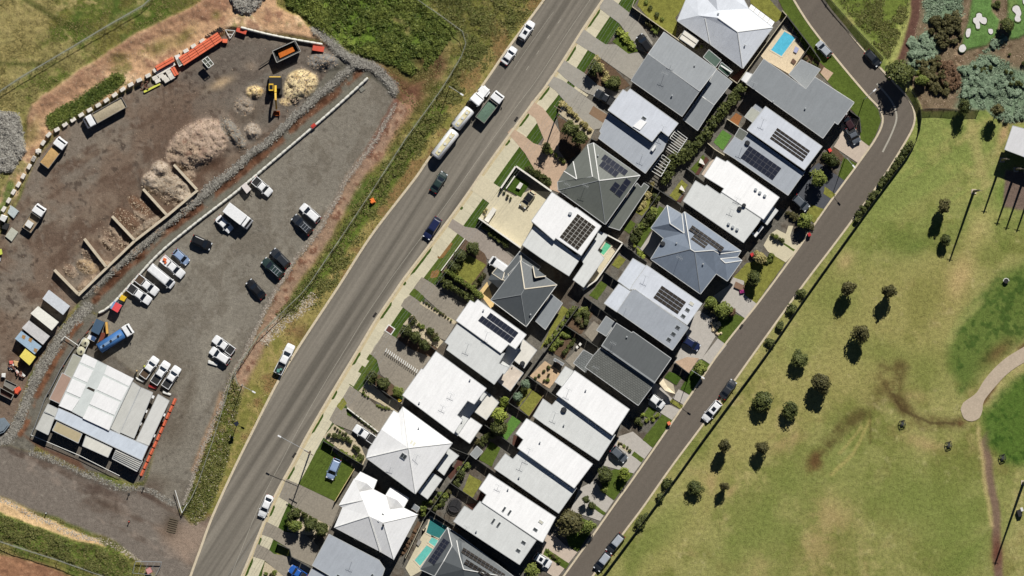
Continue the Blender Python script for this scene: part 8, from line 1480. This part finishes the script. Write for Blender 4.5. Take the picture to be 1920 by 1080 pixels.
# hedges and rows of shrubs
def hedge(line,step,rp,hh,tone,label,grp,kind="shrub",jit=2.0):
    if grp in SOLID:
        pts = resample(line,step); o = P(*cen(pts)); r = thing("hedge",SOLID[grp],"hedge",o)
        for x,y in pts:
            a = shrub(None,x + random.uniform(-jit,jit),y + random.uniform(-jit,jit),rp * random.uniform(.85,1.2),hh * random.uniform(.85,1.15),tone,None,kind,part=(r,o))
        return
    for x,y in resample(line,step): shrub(label,x + random.uniform(-jit,jit),y + random.uniform(-jit,jit),rp * random.uniform(.65,1.3),hh * random.uniform(.65,1.3),random.choice([tone,tone,tone,"olive","green"]) if tone in ("dark","green") else tone,grp,kind)
hedge(q(1140,0,890,590,620,960,480,1090,k=3.6),11,11,3.0,"dark","dense bush of the tall hedge behind the pergola house","tall hedge behind the pergola house"); hedge(q(1140,270,540,20,420,130,380,260,k=3.6),11,12,3.4,"dark","dense bush of the lower hedge behind the pergola house","lower hedge behind the pergola house")
hedge(q(740,430,590,480,800,620,990,770),7,6.5,3.4,"green","bush of the tall clipped hedge along the front garden","tall clipped front hedge","ball",.8); hedge(q(740,430,540,560,700,690,880,800),11,8,2.6,"dark","dark bush below the tall clipped front hedge","dark bushes below the front hedge"); hedge(q(740,430,870,650,1020,500),8,7,1.6,"dark","dark bush beside the square front lawn","bushes by the square front lawn")
hedge(q(640,560,930,30,1265,262),6.2,2.8,.7,"dark","small clipped ball in the pebble strip between two driveways","balls in the pebble strip","ball",.3); hedge(q(640,560,790,215,860,280,960,340,1060,440,1110,480),9,6,1.4,"dark","dark shrub in the pale pebble bed by the aggregate drive","shrubs in the pale pebble bed")
hedge(q(560,700,735,180,725,240,790,265),7,3.4,.8,"green","clipped ball at the street end of the curved pebble bed","balls of the curved pebble bed","ball",.4); hedge(q(560,700,880,355,940,380,975,390,1020,400),6,3.0,.7,"green","clipped ball at the house end of the curved pebble bed","balls at the house end of the pebble bed","ball",.4); hedge(q(560,700,410,610,490,670,545,690),6,3.2,.8,"dark","dark clipped ball by the white pickup's driveway","dark balls by the pickup driveway","ball",.5)
hedge(q(560,700,350,690,520,740,580,750,660,850,700,930,720,1000),9,5.5,1.4,"dark","leafy shrub in the pebble bed uphill of the lawn with the car","shrubs uphill of the car lawn"); hedge(q(560,700,480,880,620,960,700,1000),9,6,1.2,"green","low green shrub along the fence uphill of the car lawn","low shrubs along the car lawn fence"); hedge(q(560,700,640,470,880,660),8,3.6,.9,"dark","small dark shrub along the low white retaining wall","shrubs along the low white wall","ball",.6)
hedge(q(440,900,690,340,860,430,990,495,1050,530),7,5,2.0,"dark","dark bush along the driveway edge of the lowest bed","bushes of the lowest bed"); hedge(q(440,900,350,1060,470,1050),9,5,1.0,"green","shrub in the dry front bed at the bottom","shrubs in the bottom front bed")
hedge(q(940,140,690,320,760,400,850,480,940,560,990,640),7,6,1.5,"straw","yellow-green spiky plant in the pale bed by the gabled house's neighbour drive","spiky plants in the pale bed"); hedge(q(940,140,540,850,640,930,720,990),6,4,1.0,"green","low hedge bush along the pink driveway","low hedge on the pink driveway"); hedge(q(860,290,800,160,900,230,1000,300,1050,350),8,7,2.4,"dark","dark bush along the uphill wall of the walled forecourt","bushes along the forecourt wall")
hedge(q(860,290,260,770,360,880,470,970,580,1040),9,6,1.3,"dark","shaded bush below the downhill forecourt wall","bushes below the forecourt wall"); hedge(q(860,290,480,410,560,470,640,510),8,3.5,1.0,"dark","potted shrub at the forecourt lawn edge","potted shrubs in the forecourt","ball"); hedge(q(860,290,290,690,330,600),6,3.2,.8,"straw","yellowish plant in the white forecourt planter","plants in the forecourt planter")
hedge(q(1000,0,960,350,1040,430,1130,540),6,7,1.2,"lime","tall grassy plant between the two upper driveways","grassy plants between the upper driveways","tuft"); hedge(q(1000,0,720,670,790,800,840,850,790,920),7,6,1.3,"straw","pale spiky shrub below the gabled house's lawn","pale spiky shrubs near the gabled house"); hedge(q(1000,0,800,900,880,980,960,980),9,7,1.6,"dark","dark shrub along the wall below the gabled house drive","dark shrubs below the gabled house drive")
hedge(q(1020,570,470,60,400,180,360,130,300,90,420,60,500,120,440,250),8,7,1.2,"dark","flowering shrub in the upper planted bed behind the slate duplex","shrubs of the upper planted bed"); hedge(q(1020,570,280,300,190,420,90,500,170,360,230,330),8,7,1.2,"green","shrub in the lower planted bed behind the slate duplex","shrubs of the lower planted bed"); hedge(q(1020,570,330,400,250,500,200,590),8,6,1.1,"dark","shrub on the pale strip of the lower planted bed","shrubs on the pale strip"); hedge(q(1020,570,330,40,180,260,20,470),7,4.5,1.0,"green","low hedge plant along the fence of the narrow grass strip","low hedge by the narrow grass strip")
hedge(q(1180,370,290,20,260,180,150,300,60,420,30,470),12,9,2.0,"dark","dark garden tree behind the blue-grey hip house","garden bushes behind the blue-grey house"); hedge(q(1180,370,60,560,120,640,190,690),8,5,1.0,"lime","light shrub by the rear patio of the blue-grey house","light shrubs by the blue-grey patio"); hedge(q(1030,250,1100,720,1180,560,1010,850),9,6,.9,"straw","pale flowering plant behind the charcoal hip house annex","pale plants behind the charcoal annex"); hedge(q(740,650,1240,900,1130,960,1030,1010,960,1060),9,7,1.6,"dark","dark bush on the fence behind the plain white house","bushes behind the plain white house"); hedge(q(880,770,180,290,130,370,60,330),8,6,1.5,"dark","dark bush by the grey square shed","bushes by the grey square shed")
hedge(q(660,760,1280,680,1200,800,1180,880),9,7,1.6,"dark","dark bush beside the red-brown deck","bushes beside the red-brown deck"); hedge(q(760,900,480,140,400,250,330,320),9,7,1.7,"dark","dark bush on the fence beside the trampoline","bushes beside the trampoline"); hedge(q(760,900,380,150,330,240,210,280,200,400),9,6,1.6,"green","leafy bush behind the white hip house awnings","bushes behind the white hip awnings"); hedge(q(600,870,1110,720,1060,800,1010,880,950,960,920,1030),8,4,.8,"rust","brown and green plant in the narrow strip beside the dormer house","plants in the dormer house strip")
hedge(q(1340,420,650,130,710,155,745,185,785,215),7,4.5,1.4,"dark","dark clipped shrub in a line on the cream court","shrubs on the cream court","ball",.4); hedge(q(1340,420,560,420,610,440,650,370),7,6,1.4,"dark","dark bush at the lawn edge of the cream court","bushes at the cream court lawn"); hedge(q(1260,540,480,150,400,200,620,340),9,7,1.6,"green","leafy bush on the border of the clear-awning house","border bushes of the clear-awning house"); hedge(q(1420,290,340,650,400,690,440,720,600,790),8,7,1.4,"olive","dry bush below the dark driveway","dry bushes below the dark driveway"); hedge(q(1500,200,280,560,360,600,430,620),8,7,1.6,"dark","dark bush by the red-lidded corner bin","bushes by the corner bin"); hedge(q(1500,200,120,760,200,820,270,870),8,6,1.4,"green","bush of the clipped row over the dark driveway","clipped row over the dark driveway"); hedge(q(1140,660,400,720,440,770,560,700,480,800),8,4,.9,"lime","yellow-green low hedge plant before the stepped duplex","low hedge before the stepped duplex"); hedge(q(1140,660,330,780,420,830),9,6,1.4,"dark","round dark bush in the shade before the stepped duplex","round bushes before the stepped duplex","ball"); hedge(q(1060,800,600,180,660,220,720,265),6,3,.7,"dark","small plant in the rocky strip by the grey wagon","plants of the rocky strip"); hedge(q(960,900,400,800,480,860,560,920),7,4.5,.9,"green","low shrub between the cream driveways","low shrubs between the cream driveways"); hedge(q(940,660,375,305,495,210,545,130,515,345,450,320),12,3.5,.9,"dark","potted plant in the sand yard","potted plants in the sand yard","ball")
hedge(q(1180,0,190,30,280,150,430,260),15,5,.9,"dark","low dark bush in the dry top yard","bushes in the dry top yard"); hedge(q(1180,0,750,540,860,520),10,5,1.2,"green","small bush between carport and green shed","bushes between carport and shed"); hedge(q(1180,0,200,250,300,330),10,8,1.6,"dark","shaded bush below the top yard fence","shaded bushes below the top yard fence"); hedge(q(1380,20,800,545,860,580,920,620,950,640),6,3.5,.8,"dark","small dark shrub along the corner house steps","shrubs along the corner house steps")
# hedge line of the street fence
for lb,pts in (("bush of the upper hedge between side street and park fence",((1706,268),(1700,277),(1694,285),(1690,296),(1684,303),(1677,312),(1671,320),(1664,330),(1657,338),(1650,346),(1640,362),(1634,370),(1627,380),(1618,392),(1610,402),(1606,411))),("separate bush in the middle stretch of the street fence",((1503,550),(1484,580),(1462,612),(1444,643))),("separate bush in the lower stretch of the street fence",((1250,906),(1238,930),(1206,970),(1199,981)))):
    if "upper" in lb:
        o = P(*cen(pts)); r = thing("hedge","broken dark hedge between the side street and the park fence below the bend","hedge",o); [shrub(None,x,y,7.5,1.8,"dark",part=(r,o)) for x,y in pts]
    else: [shrub(lb,x,y,10,1.8,"dark",lb) for x,y in pts]
# planted bank shrubs
g_ = np.random.default_rng(5)
for lb,grp,tone,n,poly,rp,hh in (("brown-green bush of the dense patch on the planted bank","dense patch on the bank","olive",62,q(1680,0,400,220,680,150,740,400,660,500,500,540,380,420),6.5,1.4),("rusty bush of the dry patch on the planted bank","dry patch on the bank","rust",42,q(1680,0,480,720,640,680,740,980,600,1020,520,900),6,1.0),("green bush at the foot of the planted bank","bushes at the bank foot","olive",46,q(1680,0,200,700,480,640,600,1040,400,1060,330,860),6.5,1.3),("sage clump on the grey-green slope of the bank","sage clumps on the slope","sage",60,q(1680,0,720,760,1100,620,1440,900,1440,1080,760,1080),7,.8),("sage clump beside the mulched strip of the bank","sage clumps by the mulch","sage",34,q(1680,0,120,470,380,340,420,680,200,740),7,.9),("dark round shrub dotted on the stony bank","dotted dark shrubs","dark",16,q(1680,0,880,580,1440,560,1440,960,1080,1000,860,720),4.5,1.2),("sage clump between the putting greens","sage between the greens","sage",9,q(1680,0,1040,520,1200,400,1260,440,1080,560),6,.8),("small bush in the oval bed between putting greens","bushes of the oval bed","dark",7,q(1680,0,1070,20,1200,0,1210,80,1110,110),4.5,1.0),("shrub by the range building planting","shrubs at the range planting","sage",12,q(1760,200,1020,180,1120,110,1400,40,1440,300,1180,290,k=9),6,1.0),("bush in the nook where the bank meets the park fence","bushes at the fence nook","green",9,q(1680,0,250,800,330,830,320,960,220,930),5.5,1.2)):
    xs = [p[0] for p in poly]; ys = [p[1] for p in poly]; k = 0; acc = [[],[]] if n > 18 else None
    while k < n:
        x,y = g_.uniform(min(xs),max(xs)),g_.uniform(min(ys),max(ys))
        if inside(np.array([[x]]),np.array([[y]]),poly)[0,0]:
            k += 1; R_ = rp * g_.uniform(.7,1.25); h_ = hh * g_.uniform(.7,1.3)
            if acc is None: shrub(lb,x,y,R_,h_,tone,grp); continue
            me = crown("shrub",tone,k % 3); v = np.zeros(len(me.vertices) * 3,np.float32); me.vertices.foreach_get("co",v); v = v.reshape(-1,3); lv = np.zeros(len(v),np.float32); me.attributes["leaf"].data.foreach_get("value",lv); a = g_.uniform(0,6.28); R_ *= S * 1.15
            acc[0].append(np.stack([(v[:,0] * math.cos(a) - v[:,1] * math.sin(a)) * R_ + (x - 960) * S,(v[:,0] * math.sin(a) + v[:,1] * math.cos(a)) * R_ + (540 - y) * S,v[:,2] * h_ / 1.6 + max(0,hz(x,y))],1)); acc[1].append(lv)
    if acc:
        v = np.concatenate(acc[0]).reshape(-1,4,3); c0 = v.mean(1); me = quadmesh("bank_shrubbery",c0,(v[:,1] - v[:,0]) / 2,(v[:,3] - v[:,0]) / 2,np.concatenate(acc[1])[::4],LF[tone]); struct(link(bpy.data.objects.new("bank_shrubbery",me)),"stuff")
# ------------------------------------------------------------------ uncounted growth and stones
def scatter_leaves(name,mask,n,size,up,m):
    w = (mask / mask.sum()).ravel(); ids = g_.choice(w.size,n,p=w); x = X.ravel()[ids] + g_.uniform(-GS,GS,n) * .7; y = Y.ravel()[ids] + g_.uniform(-GS,GS,n) * .7; z = HZ.ravel()[ids]
    s_ = size * g_.uniform(.5,1.4,n); c = np.stack([(x - 960) * S,(540 - y) * S,z + s_ * .45 * up],1); nn = g_.normal(size=(n,3)) + np.array([0,0,.9]); nn /= np.linalg.norm(nn,axis=1)[:,None]; t1 = np.cross(nn,g_.normal(size=(n,3))); t1 /= np.linalg.norm(t1,axis=1)[:,None]; t2 = np.cross(nn,t1)
    me = quadmesh(name,c,t1 * s_[:,None],t2 * (s_ * .35)[:,None],np.clip(.3 + 1.1 * (n3 + .6 * n2).ravel()[ids] + g_.uniform(-.25,.45,n),0,1),m); o_ = struct(link(bpy.data.objects.new(name,me)),"stuff"); return o_
W_TH = th * np.clip(1 - blob(770,62,30,22,40) - .8 * blob(745,40,16,10) - lmask([(690,118),(740,150),(800,160),(860,110)],16,10,1),0,1); scatter_leaves("thicket_weeds",W_TH * sstep(-.2,.15,n3 + .05),60000,.17,1.4,LF["green"]); scatter_leaves("rough_grass",np.clip(rough + eb + eb2 + gs + nb,0,1) * sstep(-.15,.1,n3),60000,.14,1.0,LF["rough"]); scatter_leaves("dry_grass",np.clip(fld * (KL == 0) + vg * .25,0,1) * (1 - th) * sstep(-.1,.2,-n3 + .05),70000,.12,.8,LF["hay"]); scatter_leaves("bank_groundcover",tg * sstep(-.15,.1,n4 + n3),22000,.15,.9,LF["sage"]); scatter_leaves("bank_weeds",lmask([(100,228),(150,195),(190,168),(222,150)],11,7,1),7000,.16,1.1,LF["green"])
def scatter_stones(name,mask,n,size,cols,lab=None):
    w = (mask / mask.sum()).ravel(); ids = g_.choice(w.size,n,p=w); x = X.ravel()[ids] + g_.uniform(-GS,GS,n) * .7; y = Y.ravel()[ids] + g_.uniform(-GS,GS,n) * .7; z = HZ.ravel()[ids]; s_ = size * g_.uniform(.5,1.5,n) ; B = np.array([(0,0,.8),(.9,.1,.1),(.2,.85,.15),(-.75,.5,.1),(-.7,-.55,.15),(.3,-.85,.1)]); a = g_.uniform(0,6.28,n); ca,sa = np.cos(a),np.sin(a)
    v = B[None] * (s_[:,None,None] * g_.uniform(.7,1.3,(n,6,1))); vx = v[...,0] * ca[:,None] - v[...,1] * sa[:,None]; vy = v[...,0] * sa[:,None] + v[...,1] * ca[:,None]; vv = np.stack([vx + ((x - 960) * S)[:,None],vy + ((540 - y) * S)[:,None],v[...,2] + (z - .02)[:,None]],-1).reshape(-1,3)
    F = np.array([(0,1,2),(0,2,3),(0,3,4),(0,4,5),(0,5,1)]); ff = (F[None] + (np.arange(n) * 6)[:,None,None]).reshape(-1,3); me = bpy.data.meshes.new(name); nf = len(ff); me.vertices.add(len(vv)); me.vertices.foreach_set("co",vv.astype(np.float32).ravel()); me.loops.add(nf * 3); me.loops.foreach_set("vertex_index",ff.astype(np.int32).ravel()); me.polygons.add(nf); me.polygons.foreach_set("loop_start",np.arange(0,nf * 3,3,dtype=np.int32)); me.polygons.foreach_set("loop_total",np.full(nf,3,np.int32)); me.update()
    at = me.attributes.new("leaf",'FLOAT','POINT'); at.data.foreach_set("value",np.repeat(g_.uniform(0,.75,n),6).astype(np.float32)); me.materials.append(leafmat("stone_" + name,*cols)); return struct(link(bpy.data.objects.new(name,me)),"stuff")
GREY = ((92,88,82),(184,180,170))
scatter_stones("rock_strip_gravel",np.clip(lmask([(x - 3,y - 4) for x,y in ROCKL],7,3,1) + lmask([(x - 4,y - 2) for x,y in ROCK2],9,3,1) + .6 * lmask(ROCK3,5,3,1) + .9 * lmask(ROCKTOP,8,5,1),0,1),12500,.14,GREY); scatter_stones("bund_gravel",lmask(RBS,3,3,1),2800,.12,((112,102,92),(194,186,174))); scatter_stones("heap_gravel",np.clip(pmask([(-60,205),(18,212),(36,215),(44,250),(48,285),(25,320),(-60,330)],4,1) + pmask([(430,-60),(436,5),(452,26),(474,26),(498,-5),(500,-60)],4,1),0,1),9000,.16,GREY)
scatter_stones("loose_stones",np.clip(db * .6 + lmask(RB,14,7,1) + .03 * yd + .25 * lmask([(x,y) for x,y in SOILL],8,4,1) + (pb * (1 - tg) * (1 - gg)),0,1),6000,.085,((140,112,92),(206,184,160)))
scatter_stones("verge_stones",np.clip(lmask([(585,560),(560,585),(530,600),(500,640)],10,6,1) + .12 * eb2 + lmask([(0,935),(60,965),(130,998),(200,1018),(262,1052)],4,3,1),0,1),2500,.12,((150,140,126),(220,208,190)))
scatter_stones("heap_clods",HEAPM,5000,.12,((132,112,94),(204,184,158)))
print("objects",len(bpy.data.objects))
